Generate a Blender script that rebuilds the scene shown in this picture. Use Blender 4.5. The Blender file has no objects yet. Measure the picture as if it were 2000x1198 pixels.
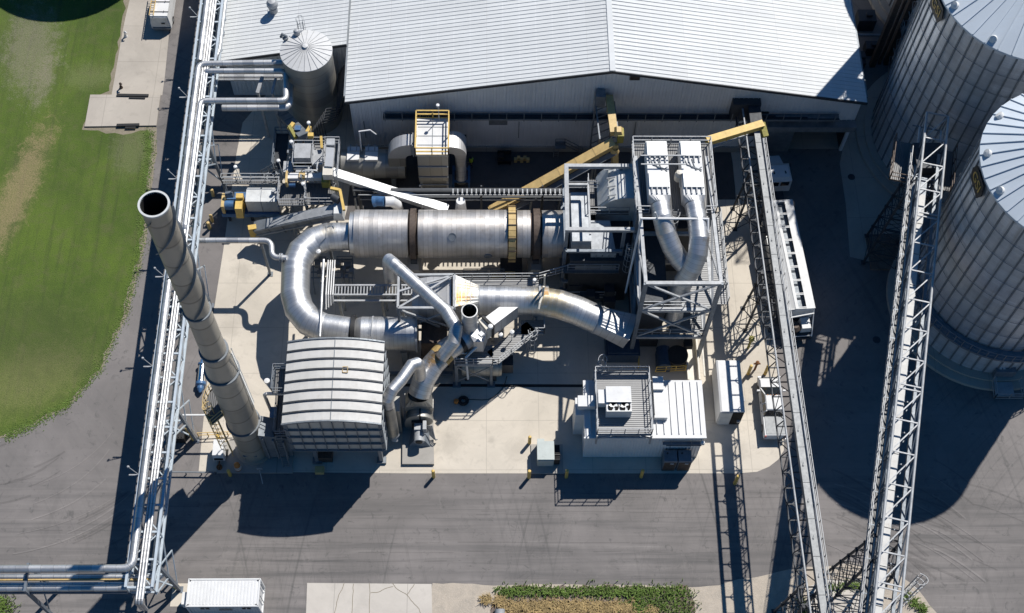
import bpy, math, random
from mathutils import Vector, Matrix
random.seed(7)
S = bpy.context.scene
COL = S.collection
R = math.radians
# ------------------------------------------------------------------ camera
H = 108.0                                   # flying height in metres
CAM = Matrix(((0.99981514, 0.0, 0.01922721), (-0.00901797, -0.88318682, 0.46893466), (0.01698122, -0.46902136, -0.88302356)))
cd = bpy.data.cameras.new('camera'); cam = bpy.data.objects.new('camera', cd); COL.objects.link(cam)
cd.sensor_width = 36.0; cd.lens = 46.8; cd.clip_start = 1.0; cd.clip_end = 3000.0
m3 = Matrix((CAM.col[0], -CAM.col[1], -CAM.col[2])).transposed()
cam.matrix_world = Matrix.Translation((0, 0, H)) @ m3.to_4x4()
S.camera = cam
# ------------------------------------------------------------------ light
SUN_EL = 52.0; SUN_AZ = math.atan2(0.62, 0.785)          # clockwise from +Y
w = bpy.data.worlds.new('World'); S.world = w; w.use_nodes = True
nt = w.node_tree; bg = nt.nodes['Background']
sky = nt.nodes.new('ShaderNodeTexSky'); sky.sky_type = 'NISHITA'; sky.sun_disc = False
sky.sun_elevation = R(SUN_EL); sky.sun_rotation = SUN_AZ; sky.altitude = 300; sky.dust_density = 0.3; sky.ozone_density = 3.0
hs = nt.nodes.new('ShaderNodeHueSaturation'); hs.inputs['Saturation'].default_value = 1.4
nt.links.new(sky.outputs[0], hs.inputs['Color']); nt.links.new(hs.outputs[0], bg.inputs[0]); bg.inputs[1].default_value = 0.062
sl = bpy.data.lights.new('sun', 'SUN'); so = bpy.data.objects.new('sun', sl); COL.objects.link(so)
sl.energy = 4.7; sl.angle = R(0.53); sl.color = (1.0, 0.965, 0.91)
sd = Vector((0.62 * math.cos(R(SUN_EL)), 0.785 * math.cos(R(SUN_EL)), math.sin(R(SUN_EL))))
so.rotation_euler = sd.to_track_quat('Z', 'Y').to_euler(); so.location = (40, 90, 120)
S.view_settings.view_transform = 'Standard'; S.view_settings.look = 'None'
S.view_settings.exposure = 0.25; S.view_settings.gamma = 1.0
# ------------------------------------------------------------------ survey helper
def P(px, py, z=0.0):
    """ground survey: real-world point at height z for a point measured on the 2000 px survey photo"""
    d = CAM @ Vector(((px - 1000.0) / 2600.0, (py - 599.0) / 2600.0, 1.0))
    t = (z - H) / d.z
    return Vector((d.x * t, d.y * t, z))
V = Vector
UP = V((0, 0, 1))
# ------------------------------------------------------------------ materials
MATS = {}
def nmat(name, col, rough=0.5, metal=0.0, spec=None):
    m = bpy.data.materials.new(name); m.use_nodes = True
    b = m.node_tree.nodes['Principled BSDF']
    b.inputs['Base Color'].default_value = (*col, 1); b.inputs['Roughness'].default_value = rough; b.inputs['Metallic'].default_value = metal
    if spec is not None: b.inputs['Specular IOR Level'].default_value = spec
    MATS[name] = m
    return m, m.node_tree, b
def node(nt, t, **kw):
    n = nt.nodes.new(t)
    for k, v in kw.items(): setattr(n, k, v)
    return n
def noise(nt, vec, scale, detail=4, rough=0.6, dist=0.0):
    n = node(nt, 'ShaderNodeTexNoise'); n.inputs['Scale'].default_value = scale; n.inputs['Detail'].default_value = detail
    n.inputs['Roughness'].default_value = rough; n.inputs['Distortion'].default_value = dist
    if vec is not None: nt.links.new(vec, n.inputs['Vector'])
    return n.outputs['Fac']
def ramp(nt, fac, stops):
    r = node(nt, 'ShaderNodeValToRGB'); e = r.color_ramp.elements
    while len(e) < len(stops): e.new(0.5)
    for i, (p, c) in enumerate(stops):
        e[i].position = p; e[i].color = (*c, 1) if hasattr(c, '__len__') else (c, c, c, 1)
    nt.links.new(fac, r.inputs[0]); return r.outputs[0]
def mix(nt, a, b, fac, mode='MIX'):
    x = node(nt, 'ShaderNodeMix', data_type='RGBA', blend_type=mode)
    for sock, v in ((x.inputs['Factor'], fac), (x.inputs['A'], a), (x.inputs['B'], b)):
        if hasattr(v, 'is_linked'): nt.links.new(v, sock)
        elif hasattr(v, '__len__'): sock.default_value = (*v, 1)
        else: sock.default_value = v
    return x.outputs['Result']
def mth(nt, op, a, b=0.0, c=None):
    n = node(nt, 'ShaderNodeMath', operation=op)
    for i, v in enumerate((a, b) if c is None else (a, b, c)):
        if hasattr(v, 'is_linked'): nt.links.new(v, n.inputs[i])
        else: n.inputs[i].default_value = v
    return n.outputs[0]
def coords(nt, kind='Object', scale=(1, 1, 1)):
    tc = node(nt, 'ShaderNodeTexCoord'); mp = node(nt, 'ShaderNodeMapping'); mp.inputs['Scale'].default_value = scale
    nt.links.new(tc.outputs[kind], mp.inputs[0]); return mp.outputs[0]
def wcoords(nt, scale=(1, 1, 1), rot=(0, 0, 0)):
    g = node(nt, 'ShaderNodeNewGeometry'); mp = node(nt, 'ShaderNodeMapping')
    mp.inputs['Scale'].default_value = scale; mp.inputs['Rotation'].default_value = rot
    nt.links.new(g.outputs['Position'], mp.inputs[0]); return mp.outputs[0]
def bump(nt, b, h, strength=0.3, dist=0.05):
    n = node(nt, 'ShaderNodeBump'); n.inputs['Strength'].default_value = strength; n.inputs['Distance'].default_value = dist
    nt.links.new(h, n.inputs['Height']); nt.links.new(n.outputs[0], b.inputs['Normal'])
def paint(name, col, rough=0.5, metal=0.0, var=0.25, scale=1.5, dirt=(0.12, 0.10, 0.08), amt=0.25):
    m, nt, b = nmat(name, col, rough, metal)
    v = wcoords(nt); n1 = noise(nt, v, scale, 6, 0.65); n2 = noise(nt, wcoords(nt, (1, 1, 0.25)), scale * 3, 5, 0.7)
    c = mix(nt, tuple(x * (1 - var) for x in col), tuple(min(1, x * (1 + var * 0.6)) for x in col), ramp(nt, n1, [(0.3, 0), (0.7, 1)]))
    c = mix(nt, c, dirt, mth(nt, 'MULTIPLY', ramp(nt, n2, [(0.55, 0), (0.8, 1)]), amt))
    nt.links.new(c, b.inputs['Base Color'])
    nt.links.new(ramp(nt, n2, [(0.2, max(0, rough - 0.1)), (0.8, min(1, rough + 0.15))]), b.inputs['Roughness'])
    return m
def cladding(name, col, rough, metal, pitch, seam=0.55, stain=(0.3, 0.26, 0.2), amt=0.25, bands=0.2, spots=(), sheets=None):
    """sheet metal jacket on pipes and ducts: laps every `pitch` metres along u"""
    m, nt, b = nmat(name, col, rough, metal)
    uv = coords(nt, 'UV'); sx = node(nt, 'ShaderNodeSeparateXYZ'); nt.links.new(uv, sx.inputs[0])
    u = mth(nt, 'DIVIDE', sx.outputs[0], pitch); fr = mth(nt, 'FRACT', u); fl = mth(nt, 'FLOOR', u)
    line = ramp(nt, fr, [(0.0, 1), (0.05, 0.0), (0.93, 0.0), (1.0, 1)])
    wn = node(nt, 'ShaderNodeTexWhiteNoise', noise_dimensions='1D'); nt.links.new(fl, wn.inputs['W'])
    v = wcoords(nt); n1 = noise(nt, v, 0.9, 6, 0.65); n2 = noise(nt, v, 7.0, 4, 0.6)
    c = mix(nt, tuple(x * (1 - bands) for x in col), tuple(min(1, x * (1 + bands * 0.5)) for x in col), wn.outputs['Value'])
    c = mix(nt, c, stain, mth(nt, 'MULTIPLY', ramp(nt, n1, [(0.5, 0), (0.75, 1)]), amt))
    if sheets:                                       # each rolled sheet has weathered a little differently
        w2 = node(nt, 'ShaderNodeTexWhiteNoise', noise_dimensions='2D'); cb = node(nt, 'ShaderNodeCombineXYZ'); fu = mth(nt, 'FLOOR', mth(nt, 'DIVIDE', sx.outputs[0], sheets[0])); nt.links.new(fu, cb.inputs[0]); nt.links.new(mth(nt, 'FLOOR', mth(nt, 'DIVIDE', mth(nt, 'ADD', sx.outputs[1], mth(nt, 'MULTIPLY', fu, 0.37 * sheets[1])), sheets[1])), cb.inputs[1]); nt.links.new(cb.outputs[0], w2.inputs['Vector'])
        c = mix(nt, c, tuple(x * 0.62 for x in col), mth(nt, 'MULTIPLY', w2.outputs['Value'], sheets[2]))
        drip = noise(nt, wcoords(nt, (1.6, 1.6, 0.06)), 1.0, 5, 0.7); c = mix(nt, c, (0.26, 0.20, 0.14), mth(nt, 'MULTIPLY', ramp(nt, drip, [(0.54, 0), (0.78, 1)]), 0.5))
    for q, rad, sc, k in spots:                      # leaks and heat stains at their real places
        sb_ = node(nt, 'ShaderNodeVectorMath', operation='DISTANCE'); nt.links.new(v, sb_.inputs[0]); sb_.inputs[1].default_value = q
        f = mth(nt, 'ADD', mth(nt, 'DIVIDE', sb_.outputs['Value'], rad), mth(nt, 'MULTIPLY', mth(nt, 'SUBTRACT', noise(nt, v, 2.6, 6, 0.75), 0.5), 2.0))
        c = mix(nt, c, sc, mth(nt, 'MULTIPLY', ramp(nt, f, [(0.35, 1), (1.0, 0)]), k))
    c = mix(nt, c, tuple(x * (1 - seam) for x in col), line)
    nt.links.new(c, b.inputs['Base Color'])
    rr = mth(nt, 'ADD', mth(nt, 'MULTIPLY', n2, 0.22), rough - 0.1); rr = mth(nt, 'ADD', rr, mth(nt, 'MULTIPLY', wn.outputs['Value'], 0.07))
    nt.links.new(rr, b.inputs['Roughness'])
    hh = mth(nt, 'ADD', mth(nt, 'MULTIPLY', noise(nt, v, 2.2, 3, 0.5), 0.6), mth(nt, 'MULTIPLY', line, 0.5)); bump(nt, b, hh, 0.18, 0.05)
    return m
cladding('clad', (0.54, 0.54, 0.54), 0.48, 0.6, 0.62, 0.4, bands=0.08)
RUST = (0.34, 0.19, 0.05); TAN = (0.46, 0.38, 0.24)
cladding('clad_rust', (0.50, 0.50, 0.48), 0.5, 0.55, 0.62, 0.4, (0.40, 0.30, 0.16), 0.6, 0.08, [(P(896, 578, 7.5), 1.5, RUST, 0.95), (P(905, 560, 7.5), 1.0, TAN, 0.8), (P(1060, 578, 7.2), 1.4, RUST, 0.9)])
cladding('clad_fine', (0.58, 0.585, 0.59), 0.40, 0.85, 0.36, 0.4, (0.33, 0.28, 0.22), 0.35, bands=0.09, spots=[(P(1066, 572, 7.2), 2.0, TAN, 0.85), (P(1085, 600, 6.9), 1.8, TAN, 0.6), (P(848, 700, 6.4), 1.0, RUST, 0.9), (P(1290, 452, 13.6), 1.0, TAN, 0.6), (P(1372, 470, 13), .7, RUST, 0.6), (P(640, 450, 6.4), .9, TAN, 0.5), (P(880, 660, 8.4), .8, TAN, 0.4)])
cladding('clad_drum', (0.60, 0.575, 0.55), 0.44, 0.78, 0.42, 0.5, (0.36, 0.29, 0.22), 0.5, 0.13, sheets=(1.26, 2.3, 0.3))
cladding('clad_pipe', (0.56, 0.56, 0.56), 0.42, 0.75, 0.95, 0.3)
cladding('clad_dull', (0.36, 0.35, 0.32), 0.45, 0.6, 1.1, 0.3)
cladding('stack_steel', (0.45, 0.405, 0.335), 0.45, 0.4, 2.45, 0.5, (0.2, 0.17, 0.13), 0.3, 0.14)
cladding('bin_steel', (0.70, 0.73, 0.77), 0.40, 0.45, 0.28, 0.30, (0.36, 0.32, 0.28), 0.4, 0.08, sheets=(1.12, 2.7, 0.6))
paint('galv', (0.35, 0.36, 0.37), 0.55, 0.15)
paint('galv_dark', (0.20, 0.22, 0.24), 0.55, 0.35)
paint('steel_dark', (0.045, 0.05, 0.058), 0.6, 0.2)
paint('steel_blue', (0.17, 0.195, 0.225), 0.5, 0.25)
paint('rack_blue', (0.46, 0.52, 0.57), 0.45, 0.2, 0.12)
paint('yellow', (0.62, 0.42, 0.11), 0.5, 0.0, 0.2, 2.0, (0.2, 0.13, 0.05), 0.4)
paint('yellow_pale', (0.56, 0.40, 0.17), 0.5, 0.0, 0.2, 2.0, (0.25, 0.18, 0.08), 0.35)
paint('olive', (0.28, 0.25, 0.05), 0.6, 0.0, 0.3, 4.0)
paint('blue_paint', (0.05, 0.13, 0.27), 0.45, 0.0, 0.3, 3.0, (0.4, 0.42, 0.45), 0.3)
paint('tank_roof', (0.54, 0.54, 0.535), 0.6, 0.0, 0.08)
paint('white_paint', (0.64, 0.64, 0.635), 0.6, 0.0, 0.08, 1.0, (0.4, 0.37, 0.33), 0.2)
paint('cream', (0.62, 0.58, 0.50), 0.5, 0.0, 0.15)
paint('grey_green', (0.42, 0.46, 0.44), 0.5, 0.0, 0.08)
paint('lid_grey', (0.27, 0.28, 0.285), 0.55, 0.1, 0.12)
paint('grey_light', (0.60, 0.61, 0.60), 0.45, 0.2, 0.15, 1.3, (0.3, 0.22, 0.14), 0.3)
paint('black', (0.012, 0.012, 0.013), 0.6, 0.0, 0.3)
paint('soot_and_shade', (0.004, 0.004, 0.004), 0.95, 0.0, 0.3)  # near-black for sooty bores, fan wells and the unlit doorway
paint('rubber', (0.02, 0.02, 0.02), 0.85, 0.0, 0.3)
paint('rust', (0.20, 0.085, 0.03), 0.85, 0.0, 0.5, 5.0)
paint('stain_yellow', (0.52, 0.36, 0.14), 0.6, 0.3, 0.4, 5.0, (0.2, 0.1, 0.03), 0.6)
paint('orange', (0.55, 0.20, 0.04), 0.5, 0.0, 0.3, 4.0)
paint('hivis', (0.45, 0.60, 0.04), 0.7)
paint('skin', (0.45, 0.27, 0.19), 0.6)
paint('cloth_dark', (0.015, 0.017, 0.022), 0.9)
paint('brown_steel', (0.10, 0.075, 0.06), 0.65, 0.3, 0.4, 3.0, (0.2, 0.09, 0.03), 0.5)
nmat('glass', (0.012, 0.016, 0.02), 0.06, 0.0, 0.8)
nmat('gold', (0.42, 0.27, 0.07), 0.6)
nmat('lamp_white', (0.66, 0.66, 0.65), 0.45)
paint('shaded_blue', (0.025, 0.05, 0.09), 0.5, 0.0, 0.3, 3.0, (0.2, 0.22, 0.25), 0.3)  # blue paint darkened to stand in for shade at the tower foot
nmat('red_lens', (0.4, 0.02, 0.01), 0.3)
nmat('chrome', (0.8, 0.8, 0.8), 0.18, 1.0)
def ribbed(name, col, axis, pitch, rough, metal, strength=0.5):
    """profiled sheet: ribs run across `axis`"""
    m, nt, b = nmat(name, col, rough, metal)
    v = wcoords(nt); sx = node(nt, 'ShaderNodeSeparateXYZ'); nt.links.new(v, sx.inputs[0])
    fr = mth(nt, 'FRACT', mth(nt, 'DIVIDE', sx.outputs[axis], pitch))
    line = ramp(nt, fr, [(0, 1), (0.16, 0), (0.84, 0), (1, 1)])
    n1 = noise(nt, v, 0.35, 6, 0.65); n2 = noise(nt, wcoords(nt, (3, 3, 0.3)), 1.2, 5, 0.7)
    c = mix(nt, tuple(x * 0.86 for x in col), col, ramp(nt, n1, [(0.3, 0), (0.7, 1)]))
    c = mix(nt, c, (0.24, 0.19, 0.14), mth(nt, 'MULTIPLY', ramp(nt, n2, [(0.58, 0), (0.85, 1)]), 0.35))
    nt.links.new(c, b.inputs['Base Color']); bump(nt, b, line, strength, 0.08)
    return m
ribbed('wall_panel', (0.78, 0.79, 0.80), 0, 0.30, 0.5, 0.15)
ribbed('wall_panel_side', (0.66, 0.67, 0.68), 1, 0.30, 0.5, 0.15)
ribbed('white_panel', (0.78, 0.78, 0.78), 0, 0.26, 0.45, 0.0)
ribbed('grating', (0.17, 0.17, 0.17), 0, 0.16, 0.6, 0.4, 1.0)
ribbed('grating_light', (0.30, 0.30, 0.30), 1, 0.18, 0.6, 0.5, 1.0)
def roofmat(name, col, laps=False):
    m, nt, b = nmat(name, col, 0.55, 0.0, 0.15)
    v = wcoords(nt); n1 = noise(nt, v, 0.15, 5, 0.6); n2 = noise(nt, wcoords(nt, (0.15, 3.0, 1)), 1.0, 6, 0.7); n3 = noise(nt, v, 6, 3, 0.6)
    c = mix(nt, tuple(x * 0.88 for x in col), col, ramp(nt, n1, [(0.3, 0), (0.7, 1)]))
    c = mix(nt, c, (0.42, 0.40, 0.37), mth(nt, 'MULTIPLY', ramp(nt, n2, [(0.55, 0), (0.85, 1)]), 0.35))
    if laps:                                         # screw rows on the purlins and sheet end laps
        sx = node(nt, 'ShaderNodeSeparateXYZ'); nt.links.new(v, sx.inputs[0]); f1 = mth(nt, 'FRACT', mth(nt, 'DIVIDE', sx.outputs[0], 1.52)); f2 = mth(nt, 'FRACT', mth(nt, 'DIVIDE', sx.outputs[0], 9.1))
        c = mix(nt, c, (0.80, 0.80, 0.79), mth(nt, 'MULTIPLY', ramp(nt, f1, [(0, 1), (0.05, 0), (0.95, 0), (1, 1)]), mth(nt, 'MULTIPLY', n3, 0.7)))
        c = mix(nt, c, (0.30, 0.29, 0.28), mth(nt, 'MULTIPLY', ramp(nt, f2, [(0, 1), (0.008, 0), (1, 0)]), 0.6))
        wn = node(nt, 'ShaderNodeTexWhiteNoise', noise_dimensions='2D'); cb = node(nt, 'ShaderNodeCombineXYZ'); nt.links.new(mth(nt, 'FLOOR', mth(nt, 'DIVIDE', sx.outputs[0], 9.1)), cb.inputs[0]); nt.links.new(mth(nt, 'FLOOR', mth(nt, 'DIVIDE', sx.outputs[1], 0.92)), cb.inputs[1]); nt.links.new(cb.outputs[0], wn.inputs['Vector'])
        c = mix(nt, c, tuple(x * 0.8 for x in col), mth(nt, 'MULTIPLY', wn.outputs['Value'], 0.5))
    nt.links.new(c, b.inputs['Base Color']); nt.links.new(ramp(nt, n3, [(0.3, 0.5), (0.7, 0.7)]), b.inputs['Roughness'])
roofmat('roof_metal', (0.65, 0.665, 0.665), True)
roofmat('roof_seam', (0.60, 0.61, 0.61))
roofmat('bin_roof', (0.56, 0.62, 0.68))
# -- ground materials
def asphalt(name='asphalt', dark=1.0):
    m, nt, b = nmat(name, (0.18, 0.17, 0.16), 0.85)
    v = wcoords(nt); streak = noise(nt, wcoords(nt, (0.05, 1.6, 1)), 0.9, 7, 0.7, 0.4); blot = noise(nt, v, 0.12, 6, 0.65, 0.6)
    fine = noise(nt, v, 14, 3, 0.7); mid = noise(nt, v, 1.3, 6, 0.7, 0.8)
    sy = node(nt, 'ShaderNodeSeparateXYZ'); nt.links.new(v, sy.inputs[0]); big_ = noise(nt, v, 0.09, 3, 0.5)
    road = ramp(nt, mth(nt, 'ADD', mth(nt, 'MULTIPLY', sy.outputs[1], 0.02), mth(nt, 'MULTIPLY', big_, 0.3)), [(0.90, 1), (1.02, 0.12)])
    msk_ = mth(nt, 'MULTIPLY', road, ramp(nt, big_, [(0.35, 0.45), (0.62, 0.95)]))
    c = mix(nt, (0.195, 0.180, 0.172), (0.300, 0.274, 0.262), ramp(nt, blot, [(0.32, 0), (0.68, 1)]))
    c = mix(nt, c, (0.125, 0.12, 0.118), mth(nt, 'MULTIPLY', ramp(nt, streak, [(0.46, 0), (0.68, 1)]), msk_))
    c = mix(nt, c, (0.40, 0.37, 0.35), mth(nt, 'MULTIPLY', ramp(nt, streak, [(0.30, 1), (0.40, 0)]), mth(nt, 'MULTIPLY', msk_, 0.6)))
    c = mix(nt, c, (0.10, 0.098, 0.095), mth(nt, 'MULTIPLY', ramp(nt, mid, [(0.57, 0), (0.70, 1)]), 0.65))
    c = mix(nt, c, (0.30, 0.28, 0.25), mth(nt, 'MULTIPLY', ramp(nt, mid, [(0.24, 1), (0.33, 0)]), 0.35))
    # curved tyre sweeps round the turn in the south-west and the east yard
    for cx, cy, k in ((-62, 22, 0.75), (66, 20, 0.7)):
        g = node(nt, 'ShaderNodeMapping'); g.inputs['Location'].default_value = (-cx, -cy, 0); nt.links.new(v, g.inputs[0])
        ln = node(nt, 'ShaderNodeVectorMath', operation='LENGTH'); nt.links.new(g.outputs[0], ln.inputs[0])
        cb = node(nt, 'ShaderNodeCombineXYZ'); nt.links.new(ln.outputs['Value'], cb.inputs[0])
        rn = noise(nt, cb.outputs[0], 1.6, 6, 0.75); msk = noise(nt, v, 0.08, 3, 0.5)
        c = mix(nt, c, (0.10, 0.098, 0.095), mth(nt, 'MULTIPLY', mth(nt, 'MULTIPLY', ramp(nt, rn, [(0.52, 0), (0.66, 1)]), ramp(nt, msk, [(0.45, 0), (0.62, 1)])), k))
    c = mix(nt, c, (0.32, 0.30, 0.28), mth(nt, 'MULTIPLY', ramp(nt, fine, [(0.62, 0), (0.85, 1)]), 0.35))
    vo = node(nt, 'ShaderNodeTexVoronoi', feature='DISTANCE_TO_EDGE'); vo.inputs['Scale'].default_value = 0.11
    wv = node(nt, 'ShaderNodeVectorMath', operation='ADD'); nz = node(nt, 'ShaderNodeTexNoise'); nz.inputs['Scale'].default_value = 0.5; nz.inputs['Detail'].default_value = 6
    sc = node(nt, 'ShaderNodeVectorMath', operation='SCALE'); sc.inputs['Scale'].default_value = 3.0
    nt.links.new(v, nz.inputs['Vector']); nt.links.new(nz.outputs['Color'], sc.inputs[0]); nt.links.new(v, wv.inputs[0]); nt.links.new(sc.outputs[0], wv.inputs[1])
    nt.links.new(wv.outputs[0], vo.inputs['Vector'])
    crack = ramp(nt, vo.outputs['Distance'], [(0.0, 1), (0.0035, 0)])
    c = mix(nt, c, (0.36, 0.33, 0.30), mth(nt, 'MULTIPLY', crack, 0.22))
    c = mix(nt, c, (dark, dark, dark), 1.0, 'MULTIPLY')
    nt.links.new(c, b.inputs['Base Color']); bump(nt, b, fine, 0.25, 0.02)
asphalt('asphalt', 0.68); asphalt('asphalt_dirt_shade', 0.38); asphalt('asphalt_worn', 0.56); asphalt('asphalt_pale', 0.82)
def concrete(name, col, joint=4.6, off=(0, 0), grime=0.35, spots=()):
    m, nt, b = nmat(name, col, 0.8)
    v = wcoords(nt); blot = noise(nt, v, 0.16, 6, 0.65, 0.7); mid = noise(nt, v, 1.1, 6, 0.7, 0.6); fine = noise(nt, v, 16, 3, 0.6)
    c = mix(nt, tuple(x * 0.80 for x in col), tuple(min(1, x * 1.06) for x in col), ramp(nt, blot, [(0.3, 0), (0.7, 1)]))
    c = mix(nt, c, tuple(x * 0.55 for x in col), mth(nt, 'MULTIPLY', ramp(nt, mid, [(0.55, 0), (0.8, 1)]), grime))
    c = mix(nt, c, tuple(x * 0.7 for x in col), mth(nt, 'MULTIPLY', ramp(nt, fine, [(0.55, 0), (0.8, 1)]), 0.3))
    for q, rad, k in spots:                          # oil and drip stains
        sb_ = node(nt, 'ShaderNodeVectorMath', operation='DISTANCE'); nt.links.new(v, sb_.inputs[0]); sb_.inputs[1].default_value = q
        f = mth(nt, 'ADD', mth(nt, 'DIVIDE', sb_.outputs['Value'], rad), mth(nt, 'MULTIPLY', mth(nt, 'SUBTRACT', mid, 0.5), 2.6))
        c = mix(nt, c, tuple(x * 0.38 for x in col), mth(nt, 'MULTIPLY', ramp(nt, f, [(0.3, 1), (1.1, 0)]), k))
    sx = node(nt, 'ShaderNodeSeparateXYZ'); nt.links.new(v, sx.inputs[0])
    jl = None
    for ax in (0, 1):
        fr = mth(nt, 'FRACT', mth(nt, 'DIVIDE', mth(nt, 'ADD', sx.outputs[ax], off[ax]), joint)); l = ramp(nt, fr, [(0, 1), (0.008, 0), (0.992, 0), (1, 1)])
        jl = l if jl is None else mth(nt, 'MAXIMUM', jl, l)
    c = mix(nt, c, tuple(x * 0.42 for x in col), mth(nt, 'MULTIPLY', jl, 0.6))
    nt.links.new(c, b.inputs['Base Color']); bump(nt, b, fine, 0.15, 0.01)
concrete('concrete', (0.56, 0.505, 0.425), grime=0.6, spots=[(P(*q), r, k) for q, r, k in (((905, 790), 1.0, .5), ((880, 870), 1.6, .3), ((475, 530), 1.2, .35), ((1010, 880), 1.4, .25), ((1450, 480), 1.8, .3), ((1500, 860), .8, .4), ((1460, 790), .9, .3), ((450, 640), 1.4, .25), ((700, 780), 1.5, .5), ((1405, 600), 1.6, .25), ((960, 860), .5, .35), ((1440, 880), 1.3, .25))])
concrete('concrete_old', (0.40, 0.36, 0.31), 4.6, (1, 2), 0.5)
concrete('concrete_slab', (0.52, 0.48, 0.43), 6.0, (0.5, 1.2), 0.35)
concrete('plinth', (0.36, 0.34, 0.31), 9.0, (0, 0), 0.4)
def soil(name, a, b_, c_, scale=3.0):
    m, nt, b = nmat(name, a, 0.95); v = wcoords(nt)
    n1 = noise(nt, v, scale * 0.3, 7, 0.7, 0.8); n2 = noise(nt, v, scale * 3, 5, 0.75)
    c = mix(nt, a, b_, ramp(nt, n1, [(0.35, 0), (0.65, 1)])); c = mix(nt, c, c_, ramp(nt, n2, [(0.5, 0), (0.75, 1)]))
    nt.links.new(c, b.inputs['Base Color']); bump(nt, b, n2, 0.6, 0.06)
soil('gravel', (0.24, 0.205, 0.155), (0.17, 0.15, 0.105), (0.30, 0.26, 0.20))
soil('sand', (0.44, 0.38, 0.31), (0.34, 0.30, 0.25), (0.50, 0.44, 0.37))
paint('furnace_roof', (0.36, 0.38, 0.40), 0.5, 0.3)
paint('box_grey', (0.54, 0.51, 0.46), 0.5, 0.25, 0.1, 1.0, (0.3, 0.22, 0.14), 0.3)
paint('box_roof', (0.52, 0.51, 0.485), 0.6, 0.0, 0.1, 0.8, (0.36, 0.26, 0.16), 0.3)
soil('rustground', (0.12, 0.08, 0.06), (0.2, 0.17, 0.15), (0.07, 0.05, 0.04))
def lawn():
    m, nt, b = nmat('turf', (0.08, 0.12, 0.03), 0.9); v = wcoords(nt)
    big = noise(nt, v, 0.10, 6, 0.65, 0.7); mid = noise(nt, v, 0.8, 7, 0.72, 0.6); fine = noise(nt, v, 9, 4, 0.75); mow = noise(nt, wcoords(nt, (1.2, 0.06, 1), (0, 0, R(-10))), 1.4, 4, 0.6)
    c = mix(nt, (0.043, 0.078, 0.006), (0.094, 0.145, 0.012), ramp(nt, big, [(0.3, 0), (0.7, 1)]))
    c = mix(nt, c, (0.03, 0.05, 0.008), mth(nt, 'MULTIPLY', ramp(nt, mow, [(0.5, 0), (0.7, 1)]), 0.5))
    c = mix(nt, c, (0.105, 0.105, 0.04), mth(nt, 'MULTIPLY', ramp(nt, mid, [(0.48, 0), (0.74, 1)]), 0.6))
    c = mix(nt, c, (0.03, 0.05, 0.01), mth(nt, 'MULTIPLY', ramp(nt, fine, [(0.5, 0), (0.7, 1)]), 0.6))
    # worn earth patches at their real places
    for q, rx, ry, ang, col, k in ((P(60, 95), 3.4, 7.0, 8, (0.20, 0.175, 0.13), 0.9), (P(35, 375), 2.0, 9.5, -12, (0.27, 0.20, 0.11), 1.0),
                                   (P(85, 160), 1.2, 4.0, -5, (0.22, 0.19, 0.14), 0.7), (P(50, 745), 7.5, 3.8, 20, (0.20, 0.18, 0.08), 0.6), (P(175, 150), 3, 2, 0, (0.18, 0.18, 0.09), 0.5),
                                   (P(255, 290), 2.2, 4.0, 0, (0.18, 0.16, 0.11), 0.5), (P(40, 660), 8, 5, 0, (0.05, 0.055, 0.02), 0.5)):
        g = node(nt, 'ShaderNodeMapping', vector_type='TEXTURE'); g.inputs['Location'].default_value = (q.x, q.y, 0); g.inputs['Rotation'].default_value = (0, 0, R(ang)); g.inputs['Scale'].default_value = (rx, ry, 1)
        nt.links.new(v, g.inputs[0]); ln = node(nt, 'ShaderNodeVectorMath', operation='LENGTH'); nt.links.new(g.outputs[0], ln.inputs[0])
        f = mth(nt, 'ADD', ln.outputs['Value'], mth(nt, 'MULTIPLY', mth(nt, 'SUBTRACT', mid, 0.5), 2.2)); f = mth(nt, 'ADD', f, mth(nt, 'MULTIPLY', mth(nt, 'SUBTRACT', fine, 0.5), 1.2))
        c = mix(nt, c, col, mth(nt, 'MULTIPLY', mth(nt, 'MULTIPLY', ramp(nt, f, [(0.45, 1), (1.25, 0)]), ramp(nt, fine, [(0.3, 1), (0.62, 0.35)])), k))
    nt.links.new(c, b.inputs['Base Color']); bump(nt, b, fine, 0.8, 0.08)
lawn()
paint('blade_green', (0.115, 0.185, 0.03), 0.8, 0.0, 0.5, 1.2, (0.16, 0.16, 0.05), 0.6)
paint('blade_dry', (0.40, 0.29, 0.13), 0.85, 0.0, 0.45, 1.6, (0.12, 0.08, 0.04), 0.7)
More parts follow.
